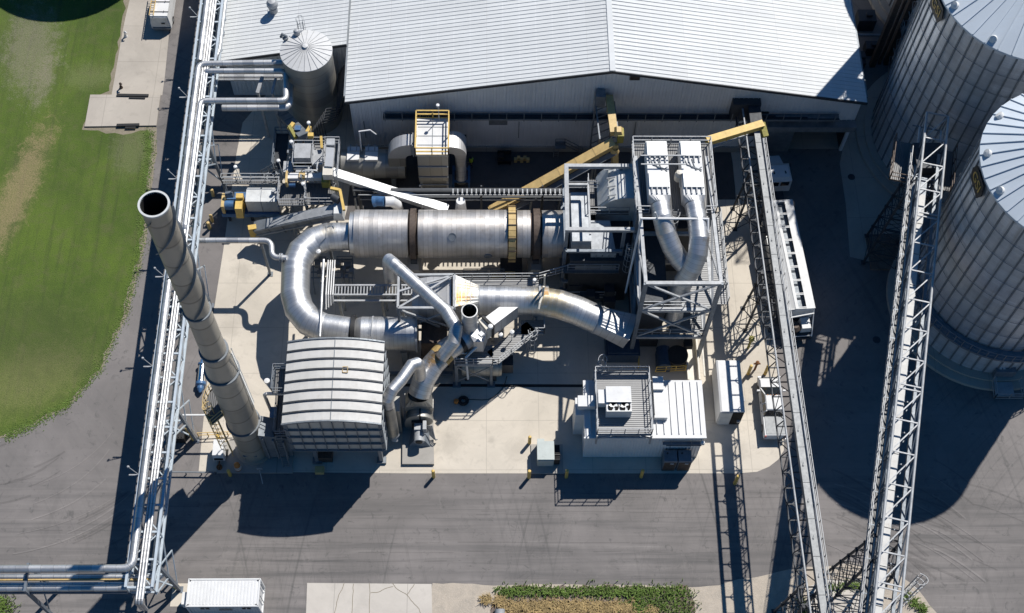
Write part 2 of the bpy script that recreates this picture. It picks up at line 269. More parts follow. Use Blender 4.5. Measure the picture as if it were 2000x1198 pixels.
# ------------------------------------------------------------------ mesh builder
class MB:
    def __init__(s): s.v = []; s.f = []; s.uv = []; s.sm = []; s.mk = []
    def mark(s): s.mk.append((len(s.v), len(s.f)))
    def face(s, pts, uv=None, sm=False):
        i = len(s.v); s.v += [tuple(p) for p in pts]; s.f.append(tuple(range(i, i + len(pts)))); s.uv.append(uv or [(0.3, 0.3)] * len(pts)); s.sm.append(sm)
    def hexa(s, c):
        """8 corners: bottom ring 0-3 (ccw from above) and top ring 4-7"""
        c = [V(p) for p in c]; s.mark()
        for q in ((3, 2, 1, 0), (4, 5, 6, 7), (0, 1, 5, 4), (1, 2, 6, 5), (2, 3, 7, 6), (3, 0, 4, 7)):
            a, b, d = c[q[0]], c[q[1]], c[q[3]]; lu = (b - a).length; lv = (d - a).length
            s.face([c[k] for k in q], [(0, 0), (lu, 0), (lu, lv), (0, lv)])
        return s
    def box(s, c, d, rz=0.0):
        x, y, z = (k / 2 for k in d); c = V(c); m = Matrix.Rotation(rz, 3, 'Z')
        return s.hexa([c + m @ V((sx * x, sy * y, sz * z)) for sz in (-1, 1) for sx, sy in ((-1, -1), (1, -1), (1, 1), (-1, 1))])
    def beam(s, a, b, w=0.1, h=None, up=UP):
        a = V(a); b = V(b); h = w if h is None else h; d = b - a
        if d.length < 1e-5: return s
        d.normalize(); up = V(up)
        if abs(d.dot(up)) > 0.98: up = V((0, 1, 0)) if abs(d.y) < 0.9 else V((1, 0, 0))
        x = d.cross(up).normalized() * (w / 2); y = x.cross(d).normalized() * (h / 2)
        return s.hexa([a - x - y, a + x - y, b + x - y, b - x - y, a - x + y, a + x + y, b + x + y, b - x + y])
    def tube(s, path, r, n=14, caps=True, sm=True, split=True, start=0.0):
        s.mark(); path = [V(p) for p in path]; rs = r if hasattr(r, '__len__') else [r] * len(path)
        ds = [(path[i + 1] - path[i]).normalized() for i in range(len(path) - 1)]
        d = ds[0]; a = d.cross(UP)
        if a.length < 0.05: a = d.cross(V((0, 1, 0)))
        a.normalize(); rings = []
        for i, p in enumerate(path):
            d0 = ds[max(i - 1, 0)]; d1 = ds[min(i, len(ds) - 1)]
            a = (a - d0 * a.dot(d0)).normalized(); b = d0.cross(a); m = (d0 + d1)
            m = m.normalized() if m.length > 1e-4 else d0; ring = []
            for k in range(n):
                t = 2 * math.pi * k / n; v = (a * math.cos(t) + b * math.sin(t)) * rs[i]
                v = v - d0 * (v.dot(m) / max(0.25, d0.dot(m))); ring.append(p + v)
            rings.append(ring)
            if i < len(ds) and d0.dot(d1) < 0.99999:
                q = d0.rotation_difference(d1); a = q @ a
        u = start
        for i in range(len(ds)):
            L = (path[i + 1] - path[i]).length; base = len(s.v); s.v += [tuple(p) for p in rings[i]] + [tuple(p) for p in rings[i + 1]]
            for k in range(n):
                k2 = (k + 1) % n; c = 2 * math.pi * rs[i]
                s.f.append((base + k, base + k2, base + n + k2, base + n + k)); s.sm.append(sm)
                s.uv.append([(u, c * k / n), (u, c * (k + 1) / n), (u + L, c * (k + 1) / n), (u + L, c * k / n)])
            u += L
        if caps:
            s.face(list(reversed(rings[0]))); s.face(rings[-1])
        return s
    def lathe(s, c, prof, n=32, axis=UP, sm=True, xref=None, capends=False):
        """prof: (radius, height along axis)"""
        s.mark(); c = V(c); ax = V(axis).normalized(); a = ax.cross(V((0, 1, 0)) if abs(ax.y) < 0.9 else V((1, 0, 0))).normalized(); b = ax.cross(a); u = 0
        ring = lambda r, h: [c + ax * h + (a * math.cos(2 * math.pi * k / n) + b * math.sin(2 * math.pi * k / n)) * r for k in range(n)]
        for (r0, h0), (r1, h1) in zip(prof[:-1], prof[1:]):
            A = ring(r0, h0); B = ring(r1, h1); L = math.hypot(r1 - r0, h1 - h0); base = len(s.v); s.v += [tuple(p) for p in A + B]
            for k in range(n):
                k2 = (k + 1) % n; s.f.append((base + k, base + k2, base + n + k2, base + n + k)); s.sm.append(sm); R_ = max(r0, r1)
                s.uv.append([(u, R_ * 6.283 * k / n), (u, R_ * 6.283 * (k + 1) / n), (u + L, R_ * 6.283 * (k + 1) / n), (u + L, R_ * 6.283 * k / n)])
            u += L
        if capends:
            s.face(list(reversed(ring(*prof[0])))); s.face(ring(*prof[-1]))
        return s
    def prism(s, poly, z0, z1):
        """vertical prism over an xy polygon"""
        s.mark(); p = [V((q[0], q[1], 0)) for q in poly]
        if sum(a.x * b.y - b.x * a.y for a, b in zip(p, p[1:] + p[:1])) < 0: p.reverse()
        t = [V((q.x, q.y, z1)) for q in p]; b = [V((q.x, q.y, z0)) for q in p]
        s.face(t); s.face(list(reversed(b)))
        for i in range(len(p)):
            j = (i + 1) % len(p); s.face([b[i], b[j], t[j], t[i]])
        return s
    def extrude(s, pts, d):
        """planar outline pts pushed along vector d"""
        s.mark(); a = [V(p) for p in pts]; d = V(d); nrm = V((0, 0, 0))
        for i in range(len(a)): nrm += a[i].cross(a[(i + 1) % len(a)])
        if nrm.dot(d) < 0: a.reverse()
        b = [p + d for p in a]; s.face(list(reversed(a))); s.face(b)
        for i in range(len(a)):
            j = (i + 1) % len(a); s.face([a[i], a[j], b[j], b[i]], [(0, 0), ((a[j] - a[i]).length, 0), ((a[j] - a[i]).length, d.length), (0, d.length)])
        return s
    def rail(s, pts, h=1.1, step=1.6, w=0.055, toe=True):
        pts = [V(p) for p in pts]
        for a, b in zip(pts[:-1], pts[1:]):
            L = (b - a).length; n = max(1, round(L / step))
            for zz in (h, h * 0.52): s.beam(a + UP * zz, b + UP * zz, w, w)
            if toe: s.beam(a + UP * 0.06, b + UP * 0.06, 0.03, 0.12)
            for k in range(n + 1):
                q = a.lerp(b, k / n); s.beam(q, q + UP * h, w, w)
        return s
    def ladder(s, a, b, side, w=0.45, step=0.33, r=0.05):
        a = V(a); b = V(b); side = V(side).normalized() * w / 2
        s.beam(a - side, b - side, r); s.beam(a + side, b + side, r); L = (b - a).length
        for k in range(1, int(L / step)):
            q = a.lerp(b, k * step / L); s.beam(q - side, q + side, r * 0.7)
        return s
    def cage(s, a, b, out, r=0.38, step=0.9, t=0.04):
        """safety hoops round a ladder from a to b, bulging towards `out`"""
        a = V(a); b = V(b); out = V(out).normalized(); ax = (b - a).normalized(); sd_ = ax.cross(out); L = (b - a).length; n = max(1, int(L / step)); prev = None
        for k in range(n + 1):
            c = a.lerp(b, k / n) + out * 0.1; pts = [c + sd_ * (r * math.cos(t_)) + out * (r * 1.5 * math.sin(t_)) for t_ in [math.pi * i / 8 for i in range(9)]]
            for p, q in zip(pts[:-1], pts[1:]): s.beam(p, q, t, t)
            if prev:
                for i in (1, 3, 5, 7): s.beam(prev[i], pts[i], t * 0.8)
            prev = pts
        return s
    def clusters(s):
        """groups of primitives that touch one another"""
        mk = s.mk + [(len(s.v), len(s.f))]; n = len(s.mk)
        if n < 2 or n > 420 or s.mk[0] != (0, 0): return None
        bb = []
        for i in range(n):
            vs = s.v[mk[i][0]:mk[i + 1][0]]; bb.append([(min(v[k] for v in vs) - .16, max(v[k] for v in vs) + .16) for k in range(3)] if vs else [(0, 0)] * 3)
        g = list(range(n))
        def root(i):
            while g[i] != i: i = g[i]
            return i
        for i in range(n):
            for j in range(i):
                if all(bb[i][k][0] <= bb[j][k][1] and bb[j][k][0] <= bb[i][k][1] for k in range(3)): g[root(i)] = root(j)
        out = {}
        for i in range(n): out.setdefault(root(i), []).append(i)
        return [[(mk[i], mk[i + 1]) for i in c] for c in out.values()] if 1 < len(out) <= 8 else None
    def build(s, name, mat, parent=None):
        cl = s.clusters() if parent else None
        if cl:
            first = None
            for c in cl:
                m = MB()
                for (v0, f0), (v1, f1) in c:
                    o = len(m.v) - v0; m.v += s.v[v0:v1]
                    m.f += [tuple(k + o for k in f) for f in s.f[f0:f1]]; m.uv += s.uv[f0:f1]; m.sm += s.sm[f0:f1]
                ob = m.build(name, mat, parent); first = first or ob
            return first
        me = bpy.data.meshes.new(name); off = WORLD.get(parent.name, V((0, 0, 0))) if parent else V((0, 0, 0))
        me.from_pydata([(x - off.x, y - off.y, z - off.z) for x, y, z in s.v], [], s.f)
        uvl = me.uv_layers.new(name='UVMap'); flat = [c for uv in s.uv for c in uv]
        for i, c in enumerate(flat): uvl.data[i].uv = c
        for i, p in enumerate(me.polygons): p.use_smooth = s.sm[i]
        me.materials.append(MATS[mat]); me.update()
        o = bpy.data.objects.new(name, me); COL.objects.link(o)
        if parent: o.parent = parent; WORLD[o.name] = off.copy()
        return o
WORLD = {}
def tag(o, label=None, cat=None, group=None, kind=None):
    for k, v in (('label', label), ('category', cat), ('group', group), ('kind', kind)):
        if v: o[k] = v
    return o
def thing(name, label, cat, loc, group=None):
    o = bpy.data.objects.new(name, None); COL.objects.link(o); o.location = loc; o.empty_display_size = 0.3
    WORLD[o.name] = V(loc); return tag(o, label, cat, group)
def fill(pts, r=0.6, seg=5):
    """round the corners of a polyline with arcs"""
    pts = [V(p) for p in pts]; out = [pts[0]]
    for a, b, c in zip(pts[:-2], pts[1:-1], pts[2:]):
        u = (a - b).normalized(); v = (c - b).normalized(); k = min(r, (a - b).length * 0.49, (c - b).length * 0.49)
        p0 = b + u * k; p1 = b + v * k
        for i in range(seg + 1):
            t = i / seg; out.append(p0 * (1 - t) ** 2 + b * 2 * t * (1 - t) + p1 * t * t)
    out.append(pts[-1]); return out
def copy_tree(o, parent=None):
    c = o.copy(); COL.objects.link(c)
    if parent: c.parent = parent
    for ch in list(o.children): copy_tree(ch, c)
    return c
def ell(c, r, n=24): return [(c[0] + r * math.cos(2 * math.pi * k / n), c[1] + r * math.sin(2 * math.pi * k / n)) for k in range(n)]
# =================================================================== SETTING
def sheet(name, pts, z, mat, kind='structure', rough_edge=0.0, sub=1.2):
    """a flat sheet over a polygon, edge optionally broken up"""
    p = [V((q[0], q[1], 0)) for q in pts]
    if rough_edge:
        out = []
        for a, b in zip(p, p[1:] + p[:1]):
            n = max(1, int((b - a).length / sub)); nr = V((a.y - b.y, b.x - a.x, 0)).normalized()
            for i in range(n): out.append(a.lerp(b, i / n) + nr * random.uniform(-rough_edge, rough_edge))
        p = out
    if sum(a.x * b.y - b.x * a.y for a, b in zip(p, p[1:] + p[:1])) < 0: p.reverse()
    m = MB(); m.face([V((q.x, q.y, z)) for q in p]); o = m.build(name, mat); return tag(o, kind=kind)
def px(*a): return [P(x, y) for x, y in a]
sheet('ground', [(-700, -600), (700, -600), (700, 700), (-700, 700)], 0.0, 'asphalt')
pad = px((474, 240), (462, 300), (436, 490), (418, 605), (388, 921), (800, 925), (1440, 925), (1478, 922), (1502, 912), (1520, 898), (1531, 880), (1530, 820), (1497, 480), (1480, 330), (1478, 270)) + [V((28.5, 76, 0)), V((-16, 82, 0)), V((-21, 83, 0))]
sheet('concrete_pad', pad, 0.012, 'concrete')
sheet('concrete_apron', px((1700, 205), (1652, 262), (1640, 320), (1652, 400), (1660, 502), (1735, 520), (1800, 520), (2010, 470), (2100, 200), (1900, 120)), 0.010, 'concrete_old')
sheet('verge', px((-600, -250), (258, -10), (250, 30), (243, 60), (236, 110), (222, 188), (230, 235), (305, 250), (305, 300), (295, 372), (289, 432), (275, 520), (249, 610), (199, 722), (136, 795), (63, 834), (0, 859), (-200, 900), (-700, 896)), 0.008, 'gravel', rough_edge=0.14)
sheet('lawn', px((-600, -250), (245, -10), (241, 30), (232, 70), (224, 120), (214, 181), (190, 186), (160, 254), (240, 262), (290, 255), (292, 300), (284, 372), (279, 432), (266, 520), (241, 610), (192, 720), (130, 790), (58, 830), (0, 855), (-200, 895), (-700, 890)), 0.020, 'turf', rough_edge=0.22, sub=0.7)
sheet('concrete_drive', px((256, -10), (246, 30), (238, 70), (228, 130), (218, 186), (317, 187), (322, 150), (329, 80), (336, 0), (340, -60), (262, -60)), 0.026, 'concrete_old')
slab = px((177, 187), (314, 187), (306, 247), (166, 249)); m = MB(); m.prism(slab, -0.3, 0.16); tag(m.build('concrete_slab', 'concrete_old'), kind='structure')
sheet('gravel_verge', px((845, 1141), (1200, 1143), (1385, 1146), (1560, 1110), (1660, 1100), (1740, 1110), (1790, 1150), (1830, 1198), (1900, 1290), (820, 1290)), 0.010, 'sand', rough_edge=0.12, sub=0.8)
sheet('loading_slab', px((600, 1139), (843, 1141), (846, 1300), (594, 1300)), 0.016, 'concrete_slab')
sheet('concrete_pad', px((338, 1140), (372, 1140), (368, 1185), (332, 1185)), 0.014, 'concrete')
# kerb line / drain channel in the pad
sheet('yard_floor', [(-13.5, 66.6), (7.0, 66.0), (8.5, 68), (24, 69.0), (24, 74.6), (-12.6, 74.6)], 0.022, 'asphalt_dirt_shade', rough_edge=.1)  # dark sheet paints wheel dirt and the building's shade onto the pad
m = MB(); a = P(640, 752, 0.02); b = P(1140, 754, 0.02); m.beam(a, b, 0.28, 0.012); tag(m.build('trench_drain', 'black'), 'long dark trench drain running across the concrete pad', 'drain')
for i, p in enumerate((P(1712, 664, 0.004), P(1663, 346, 0.014))):
    m = MB(); m.lathe(p, [(0.36, 0.0), (0.33, 0.02), (0.0, 0.02)], 20); tag(m.build('manhole_cover', 'steel_dark'), ('round dark manhole cover in the asphalt beside the silo', 'round dark manhole cover in the concrete apron behind the truck')[i], 'manhole')
# plinths under plant
def plinth(name, pts, h, label):
    m = MB(); m.prism(pts, 0.0, h); return tag(m.build(name, 'plinth'), label, 'plinth')
plinth('stack_plinth', px((425, 880), (460, 852), (570, 850), (572, 925), (424, 925)), 0.14, 'low concrete plinth around the foot of the tall chimney stack')
plinth('fan_plinth', px((787, 800), (846, 800), (848, 909), (786, 909)), 0.32, 'concrete plinth carrying the grey fan and its motor')
# ---- wear marks on the paving (thin sheets, each a few mm above the last)
def strip(m, pts, w_, z):
    pts = [V((p.x, p.y, z)) for p in pts]
    for a, b in zip(pts[:-1], pts[1:]):
        nn = V((a.y - b.y, b.x - a.x, 0)).normalized() * w_ / 2; m.face([a - nn, b - nn, b + nn, a + nn])
m = MB()
for y, x0, x1 in ((964, 930, 1540), (972, 1150, 1560), (1000, 940, 1420), (1006, 930, 1100), (1010, 1280, 1540), (1060, 560, 1300), (1078, 700, 1420), (990, 330, 470), (1035, 60, 420), (1096, 350, 900)):
    x = x0
    while x < x1:
        L = random.uniform(20, 150); yy = y + 1.2 * math.sin(x * .011) + random.uniform(-.4, .4); strip(m, [P(x, yy), P(min(x1, x + L), yy + random.uniform(-.6, .6))], random.uniform(.04, .1), .003); x += L + random.uniform(2, 40)
tag(m.build('tyre_marks', 'asphalt_worn'), kind='structure')
for mat_, z_, n_ in (('asphalt_worn', .005, 34), ('asphalt_pale', .006, 16)):
    m = MB()
    for k in range(n_):
        if k % 2:                                    # sweeps round the corner of the lawn
            r = random.uniform(90, 420); a0 = random.uniform(20, 75); a1 = a0 + random.uniform(12, 40); q = [P(-60 + 1.25 * r * math.cos(R(a)), 770 + .95 * r * math.sin(R(a))) for a in [a0 + (a1 - a0) * i / 9 for i in range(10)]]
            if any(p.x > -27.6 or p.y < 32.6 or P(0, 862).y < p.y for p in q): continue
        else:                                        # trucks turning in the east yard
            x0 = random.uniform(1600, 1900); y0 = random.uniform(930, 1080); s_ = random.uniform(.3, .75); L = random.uniform(60, 190); q = [P(x0 + L * i / 8, y0 + L * s_ * (i / 8) ** 1.25) for i in range(9)]
        zk = z_ + (n_ != 34) * .012 + k * .0003; strip(m, q, random.uniform(.06, .2), zk)
        if random.random() < .6: strip(m, [p + V((.1, 1.75, 0)) for p in q], random.uniform(.06, .18), zk + .00015)
    tag(m.build('turning_marks', mat_), kind='structure')
m = MB()
for pts in (((672, 1139), (668, 1152), (662, 1163), (655, 1190), (652, 1215)), ((722, 1139), (722, 1215)), ((766, 1139), (775, 1151), (792, 1160), (806, 1176), (818, 1190), (830, 1215)), ((724, 1158), (740, 1157), (752, 1150), (768, 1146)), ((690, 1141), (689, 1170), (686, 1215)), ((810, 1141), (795, 1162))):
    q = []
    for a, b in zip(pts[:-1], pts[1:]):
        for k in range(4): q.append(P(a[0] + (b[0] - a[0]) * k / 4 + random.uniform(-.8, .8), a[1] + (b[1] - a[1]) * k / 4 + random.uniform(-.4, .4)))
    q.append(P(*pts[-1])); strip(m, q, .05, .021)
tag(m.build('slab_cracks', 'gravel'), kind='structure')
# ---- ditch planting : grass and dry reeds (nobody could count the blades)
def tufts(name, mat, spots, n, h, sp, lean=0.5):
    m = MB(); k = 0
    while k < n:
        c = random.choice(spots); x = c[0] + random.gauss(0, c[2]); y = c[1] + random.gauss(0, c[3])
        a = random.uniform(0, 6.283); hh = h * random.uniform(0.5, 1.3); l = V((math.cos(a), math.sin(a), 0)); s = V((-l.y, l.x, 0)) * sp
        p = V((x, y, 0.0)); q = p + l * hh * lean * 0.5 + UP * hh * 0.7; t = p + l * hh * lean * 1.3 + UP * hh * 0.85
        m.face([p - s, p + s, q + s * 0.8, q - s * 0.8]); m.face([q - s * 0.8, q + s * 0.8, t]); k += 1
    return tag(m.build(name, mat), kind='stuff')
def row(x0, y0, x1, y1, n, sx, sy):
    A = P(x0, y0); B = P(x1, y1); return [(A.x + (B.x - A.x) * i / (n - 1), A.y + (B.y - A.y) * i / (n - 1), sx, sy) for i in range(n)]
tufts('ditch_grass', 'blade_green', row(985, 1157, 1330, 1156, 16, 0.5, 0.28) + row(1230, 1180, 1340, 1185, 6, 0.5, 0.5) + row(1260, 1210, 1330, 1230, 4, 0.6, 0.5) + row(1622, 1150, 1640, 1150, 2, 0.25, 0.2), 4200, 0.34, 0.04)
tufts('dry_reeds', 'blade_dry', row(1000, 1184, 1220, 1186, 12, 0.4, 0.22) + row(1000, 1205, 1230, 1210, 12, 0.5, 0.4) + row(950, 1172, 975, 1175, 2, 0.2, 0.15) + row(1225, 1195, 1270, 1196, 2, 0.3, 0.2), 4200, 0.36, 0.035, 0.9)
sheet('ditch', px((985, 1146), (1340, 1146), (1356, 1175), (1350, 1300), (935, 1300), (965, 1165)), 0.013, 'rustground', rough_edge=0.2, sub=0.6)
# loose tufts along the edge of the turf
edge = []
for q in ((290, 260), (292, 300), (284, 372), (280, 432), (267, 520), (243, 610), (195, 720), (130, 792), (60, 831), (5, 855)): 
    e = P(*q); edge.append((e.x, e.y))
spots = []
for a, b in zip(edge[:-1], edge[1:]):
    for i in range(8): spots.append((a[0] + (b[0] - a[0]) * i / 8, a[1] + (b[1] - a[1]) * i / 8, 0.28, 0.28))
tufts('edge_grass', 'blade_green', spots, 5200, 0.09, 0.03, 1.2)
q0 = P(1700, 1125); tufts('verge_grass', 'blade_green', row(1655, 1143, 1690, 1150, 5, 0.25, 0.15) + row(1770, 1165, 1800, 1190, 3, 0.2, 0.2) + row(1565, 1180, 1572, 1198, 3, 0.12, 0.3) + row(2, 1172, 10, 1195, 3, 0.5, 0.3), 1500, 0.4, 0.035)
m = MB(); c = P(976, 1192, 0.0); m.tube([c + V((0.05, -2.2, -0.05)), c + V((0, 0, 0.25))], 0.42, 20, caps=False); m.tube([c + V((0.05, -2.2, -0.05)), c + V((0, 0, 0.25))], 0.37, 20, caps=False)
tag(m.build('culvert_pipe', 'galv'), 'grey culvert pipe end poking out of the dry reeds in the ditch', 'pipe')
# =================================================================== MAIN BUILDING
BY = 74.7; BX0 = -12.7; BX1 = 35.0; EZ = 8.1; RX = 11.3; RZ = 12.75; BACK = 125.0
b = thing('process_building', 'long white metal process building with low gabled roof at the top', 'building', (11, 98, 0))
def rz(x): return RZ - (RZ - EZ) * abs(x - RX) / (RX - BX0) if x < RX else RZ - (RZ - 8.2) * (x - RX) / (BX1 - RX)
def wz(px_, py_):                                    # point of the front wall seen at a survey pixel
    z0, z1 = 0.0, 14.0
    for _ in range(40):
        z = (z0 + z1) / 2
        if P(px_, py_, z).y > BY: z0 = z
        else: z1 = z
    return P(px_, py_, z)
DX0 = wz(1497, 262).x; DX1 = wz(1652, 262).x; DZ = wz(1560, 243).z
m = MB()
def wall(x0, x1, zb, zt0, zt1): m.hexa([(x0, BY, zb), (x1, BY, zb), (x1, BY + .25, zb), (x0, BY + .25, zb), (x0, BY, zt0), (x1, BY, zt1), (x1, BY + .25, zt1), (x0, BY + .25, zt0)])
wall(BX0, RX, 0, rz(BX0), RZ); wall(RX, DX0, 0, RZ, rz(DX0)); wall(DX0, DX1, DZ, rz(DX0), rz(DX1)); wall(DX1, BX1, 0, rz(DX1), rz(BX1))
x = BX0 + .1
while x < BX1:                                       # sheet ribs
    if not (DX0 < x < DX1): m.box((x, BY - .025, rz(x) / 2), (.05, .05, rz(x) - .1))
    else: m.box((x, BY - .025, (rz(x) + DZ) / 2), (.05, .05, rz(x) - DZ - .1))
    x += .45
m.build('front_wall', 'wall_panel', b)
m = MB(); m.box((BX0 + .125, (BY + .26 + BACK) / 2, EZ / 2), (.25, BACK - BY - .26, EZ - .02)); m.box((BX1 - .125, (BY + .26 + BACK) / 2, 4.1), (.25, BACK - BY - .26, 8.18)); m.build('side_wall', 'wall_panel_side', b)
m = MB(); m.box(((BX0 + DX0) / 2, BY - .1, .38), (DX0 - BX0, .2, .76)); m.build('footing_wall', 'plinth', b)
rf = MB(); ov = .35
for x0, x1, z0, z1 in ((BX0 - ov, RX, EZ + .02, RZ + .08), (RX, BX1 + ov, RZ + .08, 8.24)):
    rf.hexa([(x0, BY - ov, z0), (x1, BY - ov, z1), (x1, BACK, z1), (x0, BACK, z0), (x0, BY - ov, z0 + .12), (x1, BY - ov, z1 + .12), (x1, BACK, z1 + .12), (x0, BACK, z0 + .12)])
rfo = rf.build('roof', 'roof_metal', b)
m = MB(); y = BY
while y < 97:
    m.beam((BX0 - ov, y, EZ + .165), (RX - .25, y, RZ + .19), .05, .028); m.beam((RX + .25, y, RZ + .2), (BX1 + ov, y, 8.37), .05, .028); y += .46
m.build('standing_seam', 'roof_seam', rfo)
m = MB(); m.beam((RX, BY - ov - .02, RZ + .22), (RX, BACK, RZ + .22), .5, .06); m.build('ridge_cap', 'roof_metal', rfo)
m = MB(); m.beam((BX0 - ov, BY - ov - .06, EZ + .0), (RX, BY - ov - .06, RZ + .06), .1, .3); m.beam((RX, BY - ov - .06, RZ + .06), (BX1 + ov, BY - ov - .06, 8.22), .1, .3); m.build('fascia', 'steel_dark', b)
m = MB(); m.box((BX1 + ov + .08, 100, 8.2), (.16, 50, .2)); m.build('gutter', 'galv_dark', b); m = MB(); m.box((BX0 - ov - .08, 100, EZ), (.16, 50, .2)); m.build('gutter', 'galv_dark', b)
# opening with roll-up door
m = MB(); m.box(((DX0 + DX1) / 2, BY + 6.5, .02), (DX1 - DX0, 12.5, .01)); m.build('bay_floor', 'concrete_old', b)
m = MB(); m.box(((DX0 + DX1) / 2, BY + 12.5, DZ / 2), (DX1 - DX0, .2, DZ)); m.box((DX0 - .1, BY + 6.4, DZ / 2), (.2, 12.2, DZ)); m.box((DX1 + .1, BY + 6.4, DZ / 2), (.2, 12.2, DZ)); m.build('bay_lining', 'steel_dark', b)
m = MB(); m.box(((DX0 + DX1) / 2, BY - .45, DZ + .35), (DX1 - DX0 + .8, .9, .75)); m.build('door_canopy', 'galv_dark', b)
dw = (DX1 - DX0) * .34; m = MB(); m.box((DX0 + dw / 2, BY - .04, 2.0), (dw, .08, 4.0)); m.build('door_panel', 'galv_dark', b)
for p0 in ((1541, 229), (1617, 229), (1240, 150)):
    q = wz(*p0); m = MB(); m.box((q.x, BY - .06, q.z), (.95, .12, .75)); fr_ = m.build('louvre', 'galv_dark', b); m = MB()
    for k in range(5): m.beam((q.x - .42, BY - .14, q.z - .28 + k * .14), (q.x + .42, BY - .14, q.z - .28 + k * .14), .05, .09)
    m.build('blade', 'brown_steel', fr_)
q = wz(973, 233); m = MB(); m.box((q.x, BY - .07, q.z), (1.75, .14, 1.5)); m.build('intake_panel', 'galv_dark', b)
q = wz(898, 275); m = MB(); m.box((q.x, BY - .03, 1.3), (1.3, .06, 2.6)); m.build('door', 'black', b)
q = wz(1480, 226); m = MB(); m.box((q.x, BY - .06, q.z), (1.9, .12, 1.3)); m.build('intake_panel', 'black', b)
for xx in (-11.6, -4.3, 3.1, 14.2, 23.8):            # conduits and drips down the sheet
    m = MB(); m.beam((xx, BY - .08, 2.2), (xx, BY - .08, 4.8), .06); m.build('conduit', 'galv_dark', b)
m = MB(); q = wz(1095, 268); m.rail([(q.x - .5, BY - .5, 1.6), (q.x + .4, BY - .5, 1.6), (q.x + 2.2, BY - .5, .1)], 1.0); m.ladder((q.x - .4, BY - .8, 0), (q.x - .4, BY - .8, 1.6), (1, 0, 0))
m.box((q.x, BY - .5, 1.56), (1.0, .8, .06)); m.build('access_stair', 'galv_dark', b)
# roof penetrations
def roof_vent(px_, py_, zr, label):
    q = P(px_, py_, zr); t = thing('roof_vent', label, 'vent', q); m = MB(); m.lathe(q, [(.42, 0), (.42, .7), (.3, .75), (.3, 1.0)], 18); m.build('vent_pipe', 'galv', t)
    m = MB(); m.lathe(q, [(.3, .95), (.55, 1.0), (.55, 1.35), (.35, 1.6), (0, 1.68)], 18); m.build('cowl', 'galv', t)
    m = MB(); m.box(q + V((0, 0, .03)), (1.1, 1.1, .16)); m.build('flashing', 'grey_light', t)
# cable tray on hangers along the front wall
t = thing('cable_tray', 'long dark cable tray on hangers along the front wall of the white building', 'cable tray', (11, BY - .6, 5))
q0 = wz(748, 212); q1 = wz(1462, 212); q2 = wz(1640, 215); zt = q0.z - .6
m = MB(); m.box(((q0.x + q2.x) / 2, BY - .55, zt), (q2.x - q0.x, .62, .1)); m.beam((q0.x, BY - .9, zt + .1), (q2.x, BY - .9, zt + .1), .05, .2); m.beam((q0.x, BY - .22, zt + .1), (q2.x, BY - .22, zt + .1), .05, .2); m.build('tray', 'galv_dark', t)
m = MB()
for k, yy in enumerate((-.75, -.58, -.4)): m.beam((q0.x, BY + yy, zt + .12), (q2.x - k * 3, BY + yy, zt + .12), .09)
m.build('cable', 'steel_dark', t)
k = 0; x = q0.x + .2
while x < q2.x:
    m = MB(); m.beam((x, BY - .95, zt - .1), (x, BY - .95, zt + 1.15), .07); m.beam((x, BY - .05, zt - .05), (x, BY - .95, zt - .05), .07); m.build('hanger', 'galv_dark', t); x += 1.62
# wing (lean-to) to the left, behind the tank
WY = 81.3; wx0 = -25.2; z0 = 5.8; z1 = 8.3; wx1 = BX0 - .6
b2 = thing('side_wing', 'lower white metal wing left of the main building behind the round tank', 'building', (-19, 98, 0))
m = MB(); m.hexa([(wx0, WY, 0), (wx1, WY, 0), (wx1, WY + .2, 0), (wx0, WY + .2, 0), (wx0, WY, z0), (wx1, WY, z1), (wx1, WY + .2, z1), (wx0, WY + .2, z0)])
x = wx0 + .1
while x < wx1:
    zz = z0 + (z1 - z0) * (x - wx0) / (wx1 - wx0); m.box((x, WY - .025, zz / 2), (.05, .05, zz - .1)); x += .45
m.build('front_wall', 'wall_panel', b2); m = MB(); m.box((wx0 + .1, 104, z0 / 2), (.2, 45.3, z0 - .05)); m.build('side_wall', 'wall_panel_side', b2)
m = MB(); m.hexa([(wx0 - .4, WY - .4, z0 - .02), (wx1 + .1, WY - .4, z1 + .06), (wx1 + .1, 126, z1 + .06), (wx0 - .4, 126, z0 - .02), (wx0 - .4, WY - .4, z0 + .1), (wx1 + .1, WY - .4, z1 + .18), (wx1 + .1, 126, z1 + .18), (wx0 - .4, 126, z0 + .1)])
w_rf = m.build('roof', 'roof_metal', b2); m = MB(); y = WY
while y < 97: m.beam((wx0 - .4, y, z0 + .12), (wx1 + .1, y, z1 + .20), .045, .03); y += .46
m.build('standing_seam', 'roof_seam', w_rf)
m = MB(); m.beam((wx0 - .4, WY - .46, z0 - .04), (wx1 + .1, WY - .46, z1 + .04), .1, .3); m.build('fascia', 'steel_dark', b2)
m = MB(); m.box((-17.2, WY - .03, 1.5), (1.4, .06, 3.0)); m.build('door', 'steel_dark', b2)
roof_vent(535, 24, z0 + (z1 - z0) * .35 + .2, 'white capped roof vent on the roof of the lower wing')
# off to the north: storage tank whose shadow reaches the lawn
t = thing('storage_tank', 'large round storage tank beyond the top edge casting shade over the lawn', 'tank', (-38.0, 108.2, 0)); m = MB(); m.lathe((-38.0, 108.2, 0), [(9.2, 0), (9.2, 14), (0, 16)], 48); m.build('shell', 'bin_steel', t)
